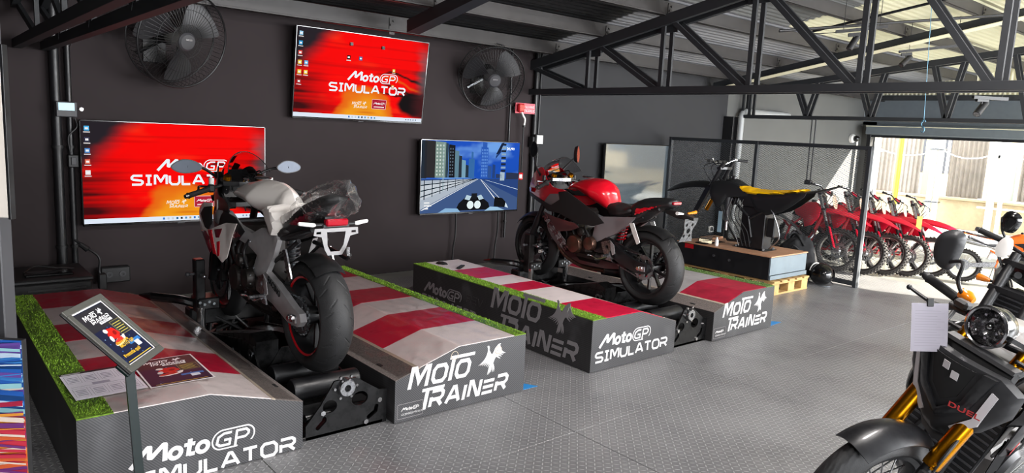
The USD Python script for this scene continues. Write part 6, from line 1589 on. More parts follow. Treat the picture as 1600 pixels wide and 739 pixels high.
# the wheelless bike on its platform
blk = dict(body=moto_black, fender=moto_black, fender_rear=moto_black, side=moto_black, seat=seat_yellow, frame=moto_black, rim=alu, fork_lower=gold, fork_upper=black_metal, guard=moto_black, plate=None, bar=alu, yoke=black_metal, lever=alu, shroud=[(1.12, .95), (1.10, .86), (.99, .68), (.92, .70), (.87, .80), (.62, .84), (.60, .90), (.74, .95), (.90, 1.0), (1.04, .99)])
pb_ = .93; Mst = np.eye(4); Mst[:3, :3] = np.diag([pb_] * 3); Mst[:3, 3] = (7.25, 3.83, .215)
sb = dirt_bike('dirt_bike_simulator', 'black wheelless off-road motorcycle body with yellow seat fixed on a post', Mst, blk, wheels=False, cat_='motorcycle simulator')
obj(sb, 'support_post', cat([box(-.09, .09, .36, .68, .22, .72, .01)]), black_metal, smooth=False); obj(sb, 'support_post', hull([(x, y, z) for x in (-.10, .10) for y, z in ((.42, .72), (.66, .72), (.78, .88), (.36, .88))]), black_metal, smooth=False)
obj(sb, 'mounting_foot', box(-.14, .14, .30, .74, .195, .225, .006), black_metal, smooth=False)
for y in (.34, .70):
    for x in (-.11, .11): obj(sb, 'foot_bolt', hexbolt((x, y, .225), (0, 0, 1), .016, .02), steel, smooth=False)
obj(sb, 'shock_body', tube([(-.12, .86, .52), (-.12, .86, .84)], .028, 12), dark_grey); obj(sb, 'chrome_ram', rod((-.12, .86, .40), (-.12, .86, .54), .018, 10), chrome)
for k in range(4): obj(sb, 'hose', tube(spline([(-.13, .80 - .05 * k, .80), (-.15 - .01 * k, .84 - .06 * k, .60), (-.13, .74 - .06 * k, .42), (-.12, .66 - .05 * k, .24)], 6), .006, 6), black_plastic if k else alu)
obj(sb, 'control_box', cbox((-.04, .28, .50), (.12, .10, .22), .01), moto_black, smooth=False); obj(sb, 'cable', tube(spline([(-.1, .34, .78), (-.12, .22, .62), (-.10, .16, .40), (-.05, .3, .25)], 6), .008, 6), alu)
obj(sb, 'hanging_strap', box(-.115, -.105, .93, .985, .36, .62, .002), mat('pale_blue_panel', '9ab8c8', .35), smooth=False)
t = thing('platform_box', 'low black platform box with a plywood top under the wheelless motorcycle', 'platform')
x0, x1, y0, y1, z0, z1 = 6.88, 7.63, 3.89, 5.08, .165, .405
ply = mat('orange_plywood', 'b98a6a', .45, var=.2, vscale=6); steel_blue = mat('bluish_steel_sheet', '7f8c94', .4, .3, var=.1, vscale=4)
obj(t, 'side_panel', box(x0, x0 + .015, y0 + .015, y1, z0, z1, .001), black_metal, smooth=False, label='long black side panel'); obj(t, 'end_panel', box(x0 + .005, x1, y0, y0 + .015, z0 + .05, z1 - .004, .001), steel_blue, smooth=False, label='bluish steel end panel')
obj(t, 'end_panel', box(x0 + .005, x1, y1 - .015, y1, z0, z1, .001), black_metal, smooth=False); obj(t, 'side_panel', box(x1 - .015, x1, y0 + .015, y1, z0, z1, .001), black_metal, smooth=False)
obj(t, 'bottom_lip', box(x0 + .005, x1 + .01, y0 - .012, y0 + .012, z0, z0 + .045, .003), steel_blue, smooth=False)
obj(t, 'top_board', box(x0 - .008, x1 + .008, y0 - .01, y1 + .01, z1, z1 + .014, .003), ply, smooth=False)
for y, z in ((4.38, .30), (4.58, .32)): obj(t, 'bolt', hexbolt((x0, y, z), (-1, 0, 0), .016, .01), alu, smooth=False)
obj(t, 'red_sticker', box(x0 - .0015, x0, 4.86, 4.98, .35, .40, 0), red_paint, smooth=False)
t = thing('wooden_pallet', 'pale wooden pallet under the platform box', 'pallet'); wood = mat('pallet_wood', 'c09a62', .7, var=.25, vscale=10)
for k in range(5): obj(t, 'deck_board', box(x0 + .03 + .155 * k, x0 + .13 + .155 * k + .01, 3.84, 5.04, .135, .155, .002), wood, smooth=False)
for k, y in enumerate((3.86, 4.40, 4.94)):
    obj(t, 'stringer_board', box(x0 + .03, x1 + .03, y, y + .10, .113, .135, .002), wood, smooth=False); obj(t, 'base_board', box(x0 + .03, x1 + .03, y, y + .10, 0, .02, .002), wood, smooth=False)
    for x in (x0 + .04, x0 + .36, x1 - .11): obj(t, 'block', box(x, x + .13, y, y + .10, .02, .113, .003), wood, smooth=False)
zt_ = z1 + .0145
t = thing('spray_bottle', 'small white bottle standing on the platform top', 'bottle'); obj(t, 'body', lathe([(0, 0), (.02, 0), (.022, .01), (.022, .06), (.012, .075), (0, .075)], 18, 'z').apply_translation((6.97, 4.62, zt_)), white_plastic); obj(t, 'cap', lathe([(0, .075), (.011, .075), (.011, .095), (0, .095)], 14, 'z').apply_translation((6.97, 4.62, zt_)), white_plastic)
t = thing('mobile_phone', 'black phone lying on the platform edge', 'phone'); obj(t, 'body', box(6.90, 6.965, 4.72, 4.86, zt_, zt_ + .012, .004), black_gloss, smooth=False); obj(t, 'camera_bump', box(6.905, 6.925, 4.83, 4.85, zt_ + .012, zt_ + .014, .001), dark_grey, smooth=False)
t = thing('wood_offcut', 'short pale wooden offcut at the far end of the platform', 'wood'); obj(t, 'block', box(7.25, 7.55, 4.92, 5.04, zt_, zt_ + .025, .003), ply, smooth=False)
t = thing('clear_box', 'low clear plastic box on the platform top', 'box'); obj(t, 'wall', box(7.02, 7.30, 4.72, 4.90, zt_, zt_ + .05, .004), clear_screen, smooth=False)

# ------------------------------------------------------------------ wire fence
Uf = np.array([math.sin(.1), math.cos(.1), 0]); Mf = frame((8.25, 3.58, 0), Uf, (0, 0, 1))
t = thing('wire_fence', 'dark framed expanded-mesh fence panel in front of the red off-road motorcycles', 'fence')
FL = 3.03; fence_grey = mat('fence_frame_grey', '33363a', .45, .2)
for a in (0, 1.50, FL - .045): obj(t, 'post', TF(box(a, a + .045, 0, 1.61, -.025, .025, .003), Mf), fence_grey, smooth=False)
obj(t, 'post', TF(box(-.0, .012, 0, 1.61, .025, .04, .001), Mf), steel, smooth=False, label='bright edge strip of the end post')
for za, zb in ((1.565, 1.61), (.02, .07)): obj(t, 'rail', TF(box(0, FL, za, zb, -.022, .022, .003), Mf), fence_grey, smooth=False)
ms = []
fr_ = sbox(.045, .07, FL - .045, 1.565); sl = .5
for k in range(-70, 190):
    for sg in (1, -1):
        c0 = .0255 * k
        ln = LineString([(-1, c0 - sg * sl * 1), (FL + 1, c0 + sg * sl * (FL + 1))]).intersection(fr_)
        if ln.is_empty or ln.length < .02: continue
        (xa, ya), (xb_, yb2) = ln.coords[0], ln.coords[-1]; ms.append(bar((xa, ya, 0), (xb_, yb2, 0), .0028, .0018, (0, 0, 1)))
obj(t, 'mesh_wires', TF(cat(ms), Mf), mat('fence_mesh_grey', '5a5e62', .5, .4), smooth=False, kind='stuff', label='diamond expanded metal mesh')
# helmet and bag on the floor at the fence
t = thing('motorcycle_helmet', 'black and grey motorcycle helmet on the floor by the fence', 'helmet', M=M4((8.04, 3.90, .0), -.6))
sh = trimesh.creation.icosphere(4, 1.0); sh.apply_scale((.125, .15, .125)); v = np.array(sh.vertices); v[:, 2] += .125; v[:, 1] += .03 * np.clip(.08 - v[:, 2], 0, 1) * 6 * (v[:, 1] > 0); v[:, 2] = np.maximum(v[:, 2], .012)
obj(t, 'shell', tm(v, sh.faces), black_gloss); obj(t, 'visor', shell([(-.10, .10), (.09, .10), (.10, .16), (.06, .19), (-.07, .19), (-.11, .15)], lambda y, z: .128 * np.sqrt(np.clip(1 - (y / .17) ** 2 - ((z - .125) / .14) ** 2, .05, 1)) + .004, t=.004, s=.02), smoke_screen)
obj(t, 'stripe', tube([(-.128 * math.cos(a) * .6 - .05, .04 + .0 * a, .128 + .128 * math.sin(a) * .93) for a in np.linspace(.25, 2.6, 20)], .007, 6), white_plastic)
obj(t, 'trim', tube([(.127 * math.cos(a), .152 * math.sin(a), .03 + .02 * math.sin(a)) for a in np.linspace(0, 2 * PI, 40)], .006, 6), steel)
t = thing('gear_bag', 'slumped black gear bag on the floor between platform and helmet', 'bag', M=M4((8.08, 4.24, 0), .2))
q = trimesh.creation.icosphere(4, 1.0); v = np.array(q.vertices); nn = meshkit.fbm(v * 2.4 + 4, 4, 3); v *= (1 + .35 * (nn - .5))[:, None]; v = v * (.15, .22, .29) + (0, 0, .24); v[:, 2] = np.clip(v[:, 2], .0, None)
obj(t, 'body', tm(v, q.faces), mat('black_bag_cloth', '19191b', .85, bump=.3, bscale=30)); obj(t, 'strap', tube(spline([(-.10, -.1, .42), (-.05, 0, .53), (.02, .08, .52), (.05, .13, .42)], 6), .012, 8), black_matte)
obj(t, 'handle', tube(spline([(-.13, .05, .34), (-.18, .0, .42), (-.14, -.08, .36)], 6), .010, 8), black_matte)

# ------------------------------------------------------------------ outside the roller door
kx('floor_yard', box(14.9, 40, -25, 30, -.25, -.02, 0), out_concrete)
kx('wall_end', box(15.1, 15.4, 6.6, 6.92, -.25, 3, 0), wall_grey)
yard_beige = mat('beige_yard_wall', 'b09e7e', .8, var=.08); poly_fence = mat('ribbed_yard_panel', '7d746a', .6, var=.12, vscale=5); yard_white = mat('white_yard_post', 'e4e2dc', .5); yard_yellow = mat('yellow_pole', 'c8a820', .5)
t = thing('yard_wall', 'low beige wall with a ledge across the yard outside the roller door', 'wall'); obj(t, 'wall', box(16.9, 17.1, -12, 14, -.02, .58, .01), yard_beige, smooth=False); obj(t, 'ledge', box(16.85, 17.15, -12, 14, .58, .64, .01), yard_beige, smooth=False)
t = thing('yard_fence', 'grey-brown ribbed sheet fence on top of the low beige wall outside', 'fence')
for a, b in ((-1.5, .2), (.25, 2.0), (2.1, 3.6), (3.65, 4.45), (5.06, 5.75), (6.3, 7.3), (7.35, 8.6), (8.7, 10.0)):
    n = int((b - a) / .022); y_ = np.linspace(a, b, n + 1); xo = 16.97 + np.where(np.arange(n + 1) % 4 < 2, 0, .025); v = np.vstack([np.c_[xo + d_, y_, np.full(n + 1, z)] for d_ in (0, .004) for z in (.64, 2.3)]); k = n + 1; i = np.arange(n)
    qq = lambda p, r: np.vstack([np.stack([i + p * k, i + r * k, i + 1 + p * k], 1), np.stack([i + 1 + p * k, i + r * k, i + 1 + r * k], 1)])
    obj(t, 'ribbed_sheet', tm(v, np.vstack([qq(0, 1), qq(2, 3)[:, ::-1]])), poly_fence, smooth=False)
    obj(t, 'frame_post', box(16.90, 16.95, b, b + .05, .6, 2.35, .004), yard_white, smooth=False)
obj(t, 'plain_panel', box(16.96, 17.0, 4.46, 5.0, .64, 1.55, .003), mat('green_grey_panel', 'aab4a4', .6), smooth=False); obj(t, 'plain_panel', box(16.96, 17.0, 5.98, 6.25, .64, 2.3, .003), mat('olive_panel', 'b0a67c', .6), smooth=False)
obj(t, 'top_rail', box(16.9, 16.96, -1.5, 10.1, 2.3, 2.36, .004), yard_white, smooth=False)
t = thing('yard_building', 'pale beige building face behind the ribbed yard fence', 'building'); obj(t, 'wall', box(21, 21.4, -14, 18, -.02, 5.2, 0), yard_beige, smooth=False)
for k in range(5): obj(t, 'window', box(20.97, 21.0, -6 + 4.2 * k, -4.4 + 4.2 * k, 1.0, 2.6, .005), dark_grey, smooth=False)
t = thing('downpipe_post', 'thick white double pipe post outside the roller door', 'post')
for y in (5.80, 5.93): obj(t, 'pipe', rod((16.6, y, -.02), (16.6, y, 4.0), .055, 14), yard_white)
for z in (.5, 1.6): obj(t, 'clamp', box(16.52, 16.68, 5.73, 6.0, z, z + .04, .004), alu, smooth=False)
t = thing('yard_pole', 'slanting pale yellow pole outside, left of the thick white pipes', 'pole'); obj(t, 'pole', rod((16.5, 6.58, -.02), (16.5, 6.58, 4), .055, 14), yard_yellow); obj(t, 'foot', cbox((16.5, 6.58, 0), (.2, .2, .04), .01), yard_yellow, smooth=False)
for y, lb in ((7.15, 'white post outside at the left edge of the door opening'), (4.82, 'white post outside, right of the thick white pipes'), (4.68, 'thinner white post outside beside another white post')):
    t = thing('yard_post', lb, 'post'); obj(t, 'post', box(16.65, 16.75, y - .06, y + .06 if y != 4.68 else y, -.02, 4.0, .008), yard_white, smooth=False); obj(t, 'bracket', box(16.6, 16.8, y - .09, y + .09, 1.5, 1.56, .004), yard_white, smooth=False)
t = thing('yard_cable', 'white cable sagging between the posts outside', 'cable')
pts = []
for a, b in ((7.15, 5.93), (5.80, 4.82), (4.82, 2.8), (2.8, .6)): pts += [(16.7, a + (b - a) * q, 1.60 - .14 * 4 * q * (1 - q)) for q in np.linspace(0, 1, 9)]
obj(t, 'wire', tube(pts, .014, 8), yard_white)
t = thing('yard_rail', 'pale metal rail along the low wall outside at right', 'rail')
for z in (.50, .66): obj(t, 'rail', rod((16.55, 5.0, z), (16.55, .5, z), .02, 10), yard_white)
for y in (4.6, 3.2, 1.8): obj(t, 'stay', rod((16.55, y, .0), (16.55, y, .66), .018, 8), yard_white)
# ------------------------------------------------------------------ road motorcycles on display at the right
RK = math.radians(24.5); DD = np.array([0, -math.sin(RK), math.cos(RK)]); AXL = np.array([0, 1.42, .31]); OFF = np.array([0, -.035 * math.cos(RK), -.035 * math.sin(RK)])


def leanM(X, Y, th, lam):
    c, s = math.cos(lam), math.sin(lam); f = np.array([math.cos(th), math.sin(th), 0]); r = np.array([math.sin(th), -math.cos(th), 0]); u = np.array([0, 0, 1.0])
    M = np.eye(4); M[:3, 0] = r * c + u * s; M[:3, 1] = f; M[:3, 2] = -r * s + u * c; M[:3, 3] = np.array([X, Y, 0]) - f * 1.42
    return M


def shellF(pts, yf, t, M=None, s=.02, bulge=0, e=.02, sm=0):
    """panel facing forward: polygon in (x,z), front face at y=yf(x,z)"""
    m = shell(pts, yf, t=t, s=s, bulge=bulge, e=e, sm=sm); v = np.array(m.vertices)[:, [1, 0, 2]]; m = tm(v, np.array(m.faces)[:, ::-1]); return m if M is None else TF(m, M)


gloss_black = mat('satin_black_body', '1b1b1d', .33, coat=.25, rvar=.06)
matt_black = mat('matt_black_body', '232325', .5, var=.06, vscale=20)
led_white = mat('frosted_light_strip', 'c9c4c6', .3)
lamp_glass = usdkit.material(stage, '/World/Looks/lamp_glass', {'t': ('transparent_bsdf', {'color': (.95, .95, .95)}), 'g': ('glossy_bsdf', {'roughness': .03}), 'f': ('fresnel', {'IOR': 1.45}), 'm': ('mix_closure', {})}, [('f.fac', 'm.fac'), ('t.BSDF', 'm.closure1'), ('g.BSDF', 'm.closure2')], surface='m.closure')
red_letter = mat('red_lettering', 'b03030', .4)
grey_tank = mat('pale_grey_tank', '8b8784', .35, coat=.3)


def road_bike(label, X, Y, th, lam, steer, c):
    t = thing('road_motorcycle', label, 'motorcycle', M=leanM(X, Y, th, lam))
    SM = trimesh.transformations.rotation_matrix(steer, DD, AXL + OFF); F_ = lambda m: TF(m, SM)
    # front wheel
    w = obj(t, 'front_wheel', F_(TF(tyre_mesh(.31, .12, .225, 140, 22, lambda th_, s: .004 * (np.abs(((th_ * 14 + np.abs(s) * 2.2) % 1) - .5) < .09) * (np.abs(s) < .9) * (np.abs(s) > .12)), M4((0, 1.42, .31)))), rubber, smooth=True)
    obj(w, 'rim', F_(TF(lathe([(.235, -.05), (.215, -.044), (.20, -.01), (.20, .01), (.215, .044), (.235, .05), (.222, .03), (.222, -.03)], 56, 'x', True), M4((0, 1.42, .31)))), black_metal)
    obj(w, 'spokes', F_(TF(cat([rod((s * .04, .04 * math.cos(a), .04 * math.sin(a)), (0, .205 * math.cos(a + q), .205 * math.sin(a + q)), .0028, 5) for k in range(16) for s, q in ((1, .4), (-1, -.4)) for a in [2 * PI * k / 16]]), M4((0, 1.42, .31)))), spoke_steel, smooth=False, kind='stuff')
    obj(w, 'hub', F_(TF(lathe([(.01, -.06), (.05, -.06), (.05, -.04), (.03, 0), (.05, .04), (.05, .06), (.01, .06)], 24, 'x', True), M4((0, 1.42, .31)))), black_metal)
    g = Point(0, 0).buffer(.145, 40).difference(Point(0, 0).buffer(.10, 40))
    for k in range(24): g = g.difference(Point(.122 * math.cos(k * .2618), .122 * math.sin(k * .2618)).buffer(.006, 6))
    obj(w, 'brake_disc', F_(TF(plate_g(g, -.072, -.068), M4((0, 1.42, .31)))), steel, smooth=False)
    for s in (-1, 1):
        a = AXL + np.array([s * .105, 0, 0])
        fl_ = obj(t, 'fork_leg', F_(tube([a + DD * .25, a + DD * .26, a + DD * .60, a + DD * .61, a + DD * .76], [.030, .032, .032, .029, .029], 20)), c['fork'], label=c.get('fork_label'))
        obj(fl_, 'lower_leg', F_(tube([a + DD * -.03, a + DD * .0, a + DD * .12, a + DD * .27], [.03, .034, .026, .024], 18)), black_metal)
        obj(fl_, 'fork_shoe', F_(cbox(a + np.array([s * .006, -.01, .01]), (.03, .07, .09), .01)), black_metal, smooth=False)
        for q in (.262, .282): obj(fl_, 'clamp_screw', F_(hexbolt(a + DD * q + (s * .02, .022, 0), (s * .3, 1, 0), .006, .012)), c['fork'], smooth=False)
        obj(fl_, 'fork_guard', F_(hull([a + DD * q + (s * x, y, 0) for q in (.02, .24) for x in (.0, .036) for y in (.02, .042)])), black_plastic, smooth=False)
    cal = obj(t, 'brake_caliper', F_(cbox(AXL + np.array([-.09, -.13, .06]), (.06, .07, .12), .014)), black_metal, smooth=False)
    obj(t, 'brake_hose', F_(tube(spline([AXL + (-.10, -.12, .12), AXL + (-.135, -.10, .3), AXL + (-.09, -.28, .5), AXL + (-.12, -.34, .72)], 8), .006, 8)), black_plastic)
    for q, nm in ((.52, 'lower_yoke'), (.70, 'top_yoke')):
        p = AXL + DD * q; obj(t, nm, F_(hull([p + (x, y, z) for x in (-.14, .14) for y in (-.03, .035) for z in (-.016, .016)] + [p + (x, -.075, z) for x in (-.05, .05) for z in (-.016, .016)])), black_metal, smooth=False)
    obj(t, 'front_mudguard', F_(TF(shell_arc(.335, .078, 52, 118, .005), M4((0, 1.42, .31)))), gloss_black, smooth=50)
    # bars
    hp = [(-.39, 1.035, 1.062), (-.26, 1.025, 1.042), (-.13, 1.07, 1.015), (-.05, 1.10, 1.0), (.05, 1.10, 1.0), (.13, 1.07, 1.015), (.26, 1.025, 1.042), (.39, 1.035, 1.062)]
    hb = obj(t, 'handlebar', F_(tube(spline(hp, 6), .0125, 10)), black_metal)
    for s in (-1, 1):
        g0, g1 = np.array([s * .255, 1.025, 1.041]), np.array([s * .388, 1.035, 1.061]); u = (g1 - g0)
        obj(hb, 'grip', F_(tube([g0, g0 + u * .03, g0 + u * .95, g1, g1 + u * .02], [.020, .0185, .0185, .021, .021], 16)), black_matte)
        obj(hb, 'bar_end', F_(tube([g1 + u * .02, g1 + u * .12, g1 + u * .22], [.0165, .0165, .012], 14)), c.get('barend', black_metal))
        obj(hb, 'switch_cube', F_(cbox(g0 - u * .18, (.05, .05, .055), .012)), black_plastic, smooth=False)
        l0 = g0 + np.array([-s * .03, .03, -.03]); l1 = g1 + np.array([s * .012, .075, -.050])
        obj(hb, 'lever', F_(tube(spline([l0, l0 + (s * .045, .028, -.012), (l0 + l1) / 2 + (0, .018, -.012), l1], 6), np.r_[np.linspace(.010, .0065, 19)], 8)), c['lever'])
        obj(hb, 'lever_ball', F_(ball(l1, .011, 2)), c['lever'])
        obj(hb, 'master_cylinder', F_(tube([l0 + (-s * .05, .0, .01), l0 + (s * .02, .01, .005)], .017, 12)), black_metal)
        obj(hb, 'reservoir', F_(cbox(l0 + np.array([-s * .03, .02, .035]), (.06, .045, .035), .01)), black_plastic, smooth=False)
        for k in range(2): obj(t, 'control_cable', F_(tube(spline([l0 + (-s * .02, .03 + .01 * k, 0), l0 + (-s * .06, .10 + .02 * k, -.06), l0 + (-s * .13, .05, -.17), (s * .06, 1.12, .80)], 8), .0055, 8)), black_plastic)
        mb = g0 + np.array([-s * .02, .02, .03]); me = mb + np.array([s * .03, .035, .12]); mc = np.array(c['mirror']) * (s, 1, 1)
        ms_ = obj(t, 'mirror_stem', F_(tube(spline([mb, mb + (s * .015, .035, .05), me, mc - (s * .01, 0, .055)], 6), .0075, 8)), black_metal)
        P2 = smooth_poly(c['mirshape'], 5) * (s, 1); PP, TT, D2, nr = tri2d(Polygon(P2), .010); gg = np.sqrt(np.clip(1 - (1 - np.minimum(D2 / .035, 1)) ** 2, 0, 1))
        mm = two_layers(PP, TT, nr, -.003 * np.ones(len(PP)), .004 + .030 * gg); v = np.array(mm.vertices)[:, [1, 0, 2]]; mm = tm(v, np.array(mm.faces)[:, ::-1])   # bulge towards +y (forward)
        Mm = M4(mc, rz=s * c.get('miryaw', .25), rx=-.05)
        hs_ = obj(t, 'mirror', F_(TF(mm, Mm)), c['mirmat'], smooth=40)
        obj(hs_, 'mirror_glass', F_(TF(prism(Polygon(P2).buffer(-.004), .002, frame((0, -.0055, 0), (1, 0, 0), (0, 0, 1))), Mm)), mirror_glass, smooth=False)
    for s in (-1, 1):
        p = np.array([s * .17, 1.16, c.get('indz', .90)]); i_ = obj(t, 'indicator', F_(tube([p + (s * .0, 0, 0), p + (s * .03, 0, 0), p + (s * .075, .005, 0), p + (s * .085, .005, 0)], [.010, .018, .024, .012], 14)), amber); obj(i_, 'stalk', F_(rod(p - (s * .06, 0, 0), p, .008, 8)), black_plastic)
    # body behind the bars
    obj(t, 'fuel_tank', puff(smooth_poly([(1.05, .90), (1.0, .98), (.86, 1.02), (.68, 1.0), (.55, .92), (.50, .84), (.60, .80), (.85, .78), (1.02, .80)], 4), lambda y, z: .17 - .06 * np.clip((.7 - y) / .2, 0, 1), e=.09, s=.025), c['tank'])
    obj(t, 'seat', puff(smooth_poly([(.58, .86), (.45, .83), (.25, .83), (-.05, .88), (-.10, .86), (.0, .80), (.30, .75), (.52, .77)], 4), .13, e=.05, s=.03), seat_vinyl)
    obj(t, 'tail', puff(smooth_poly([(.15, .80), (-.05, .86), (-.25, .90), (-.26, .85), (-.1, .78), (.1, .72)], 3), .09, e=.04, s=.03), gloss_black)
    obj(t, 'engine', cat([cbox((0, .72, .42), (.34, .42, .26), .05), cbox((0, .86, .62), (.28, .22, .22), .03)]), dark_engine, smooth=False)
    for s in (-1, 1): obj(t, 'engine_cover', TF(lathe([(0, 0), (.09, 0), (.09, .02), (.07, .04), (0, .045)], 30, 'x'), M4((s * .165, .68, .42)) @ np.diag([s, 1, 1, 1])), black_metal)
    obj(t, 'radiator', box(-.16, .16, 1.02, 1.05, .42, .74, .006), black_metal, smooth=False)
    for k in range(10): obj(t, 'radiator_fin', box(-.15, .15, 1.05, 1.054, .44 + .029 * k, .45 + .029 * k, .001), dark_grey, smooth=False)
    for s in (-1, 1): obj(t, 'frame_tube', tube(spline([(s * .05, 1.12, .88), (s * .15, .95, .80), (s * .17, .70, .66), (s * .15, .50, .45)], 6), .022, 10), black_metal)
    for k in range(2): obj(t, 'exhaust_header', tube(spline([(-.06 + .12 * k, .98, .58), (-.07 + .14 * k, 1.08, .48), (-.06 + .12 * k, 1.0, .30), (0, .7, .22), (.1, .4, .24)], 6), .022, 10), c.get('pipe', black_metal))
    obj(t, 'muffler', tube([(.14, .40, .26), (.16, .30, .30), (.18, -.05, .42), (.18, -.10, .43)], [.03, .055, .055, .03], 14), black_metal)
    rw = obj(t, 'rear_wheel', TF(tyre_mesh(.315, .17, .216, 90, 18), M4((0, 0, .315))), rubber, smooth=True); obj(rw, 'rim', TF(lathe([(.226, -.06), (.20, -.04), (.19, 0), (.20, .04), (.226, .06), (.21, .03), (.21, -.03)], 48, 'x', True), M4((0, 0, .315))), black_metal)
    obj(rw, 'spokes', TF(cat([bar((0, .04 * math.cos(a), .04 * math.sin(a)), (0, .2 * math.cos(a), .2 * math.sin(a)), .02, .03, (1, 0, 0)) for a in np.arange(7) * .8976]), M4((0, 0, .315))), black_metal, smooth=False, kind='stuff')
    for s in (-1, 1): obj(t, 'swingarm', hull([(s * x, y, z) for x in (.10, .13) for y, z in ((.50, .46), (.50, .36), (-.06, .35), (-.06, .28))]), black_metal, smooth=False)
    obj(t, 'side_stand', rod((-.14, .62, .26), (-.30, .58, .10), .012, 8), black_metal)
    return t, F_


# nearest: black, gold fork, mask with light strips
nk1 = dict(fork=gold, fork_label='gold upper fork tube', lever=black_metal, mirror=(.36, 1.05, 1.205), mirshape=[(-.035, -.075), (.02, -.07), (.05, -.01), (.045, .05), (.0, .085), (-.04, .07), (-.05, .0)], mirmat=matt_black, tank=grey_tank, indz=.985, miryaw=.35)
b, F_ = road_bike('black road motorcycle with gold fork tubes and round headlamp nearest the camera', 2.704, 1.166, 3.095, .395, -.284, nk1)
MZ = .03
yb = lambda x, z: 1.125 + .26 * (z - .6) + .065 * (1 - (np.abs(x) / .22) ** 1.6)
mask = [(-.15, .905), (.15, .905), (.205, .87), (.19, .77), (.12, .66), (.05, .60), (0, .585), (-.05, .60), (-.12, .66), (-.19, .77), (-.205, .87)]
G_ = lambda m: F_(TF(m, M4((-.012, .055, .04))))
mk = obj(b, 'front_mask', G_(shellF(mask, yb, .05, bulge=.01)), matt_black, smooth=40)
ridge = lambda off: (lambda x, z: yb(x, z) + off)
rg = Polygon([(-.15, .90), (-.11, .90), (-.07, .76), (0, .69), (.07, .76), (.11, .90), (.15, .90), (.095, .735), (0, .655), (-.095, .735)])
obj(mk, 'mask_ridge', G_(shellF(np.array(rg.exterior.coords)[:-1], ridge(.022), .02, s=.012, e=.01, bulge=.004)), gloss_black, smooth=40)
obj(mk, 'vent_recess', G_(shellF([(-.085, .89), (.085, .89), (.05, .77), (0, .725), (-.05, .77)], ridge(.013), .004)), black_matte, smooth=False)
for x, z in ((-.026, .84), (.012, .862)): obj(mk, 'vent_light', G_(shellF([(x - .013, z - .014), (x + .013, z - .014), (x + .013, z + .016), (x - .013, z + .016)], ridge(.018), .003)), led_white, smooth=False)
for s in (-1, 1):
    m = shellF([(.165, .84), (.145, .85), (.115, .72), (.055, .645), (.07, .63), (.135, .70)], ridge(.016), .012, s=.012); obj(mk, 'light_strip', G_(m if s > 0 else mirx(m)), led_white, smooth=False, label='frosted white light strip')
    m = hull([(x, y, z) for x, y, z in ((.17, 1.04, .86), (.16, 1.04, .76), (.215, 1.0, .85), (.20, .99, .76), (.12, 1.0, .68), (.15, .96, .70), (.17, .95, .86))]); obj(mk, 'mask_wing', G_(m if s > 0 else mirx(m)), gloss_black, smooth=30)
obj(mk, 'chin_panel', G_(shellF([(-.10, .65), (0, .59), (.10, .65), (.06, .57), (0, .545), (-.06, .57)], ridge(-.01), .012)), dark_grey, smooth=False)
m = meshkit.text_mesh('DUEL', .020, .0015, bold=True); m.apply_scale((1.5, 1, 1)); obj(mk, 'lettering', G_(TF(m, frame((-.05, yb(-.055, .74) + .050, .735), (-1, -.36, .05), (0, .26, 1)))), red_letter, smooth=False, label='red DUEL lettering')
ib = obj(b, 'instrument_panel', F_(hull([(x, y, z) for x in (-.16, .10) for y, z in ((1.20, .915), (1.24, .92), (1.225, .965), (1.19, .955))])), black_plastic, smooth=False)
obj(ib, 'hood', F_(hull([(x, y, z) for x in (-.165, .105) for y, z in ((1.205, .968), (1.245, .962), (1.24, .975), (1.20, .98))])), matt_black, smooth=False)
obj(b, 'bar_indicator', F_(tube([(.19, 1.03, 1.065), (.215, 1.03, 1.068), (.245, 1.03, 1.07), (.25, 1.03, 1.07)], [.012, .024, .024, .012], 14)), amber)
xt = lambda y, z: -(.165 + .04 * np.clip((y - .75) / .4, 0, 1) - .25 * np.clip(.62 - z, 0, .3))
both(b, 'tank_shroud', shell(smooth_poly([(1.08, .80), (1.06, .90), (.96, .94), (.80, .90), (.70, .78), (.78, .66), (.90, .54), (1.02, .58), (1.08, .70)], 3), xt, t=-.006, s=.025, bulge=-.02, e=.06), gloss_black)
both(b, 'shroud_panel', shell([(1.06, .89), (.98, .93), (.86, .91), (.90, .86), (1.04, .84)], lambda y, z: xt(y, z) - .024, t=-.005, s=.02, bulge=-.004), silver_paint)
m = meshkit.text_mesh('DUEL', .026, .0015, bold=True); m.apply_scale((1.5, 1, 1)); obj(b, 'lettering', TF(m, frame((-.232, 1.04, .72), (0, -1, 0), (-.05, 0, 1))), red_letter, smooth=False, label='dark red DUEL lettering')
for k in range(2): obj(b, 'red_flash', shell([(1.05 - .06 * k, .64), (.98 - .06 * k, .645), (.90 - .06 * k, .60), (.99 - .06 * k, .60)], lambda y, z: xt(y, z) - .022, t=-.002, s=.02), red_letter)
obj(b, 'side_grille', cat([bar((-.18, 1.02 - .03 * k, .66), (-.20, 1.06 - .03 * k, .50), .006, .01) for k in range(5)]), black_plastic, smooth=False, kind='stuff')
H = lambda m: F_(TF(m, M4((0, 1.21, 1.058), rx=-.02, s=.83)))
hl_ = obj(b, 'headlamp', H(lathe([(0, -.12), (.05, -.115), (.085, -.07), (.092, -.01), (.092, .01), (.084, .012), (.080, .0), (.075, -.012)], 40, 'y')), black_gloss)
obj(hl_, 'headlamp_ring', H(lathe([(.080, .008), (.092, .006), (.094, .014), (.086, .020), (.080, .016)], 44, 'y', True)), chrome)
g = lathe([(.078, .002), (.06, -.03), (.035, -.05), (0.0, -.055)], 44, 'y'); v = np.array(g.vertices); v += .006 * (meshkit.noise(v * 70, 4)[:, None] - .5) * np.array([1, 1, 1]); obj(hl_, 'reflector', H(tm(v, g.faces)), chrome, smooth=False)
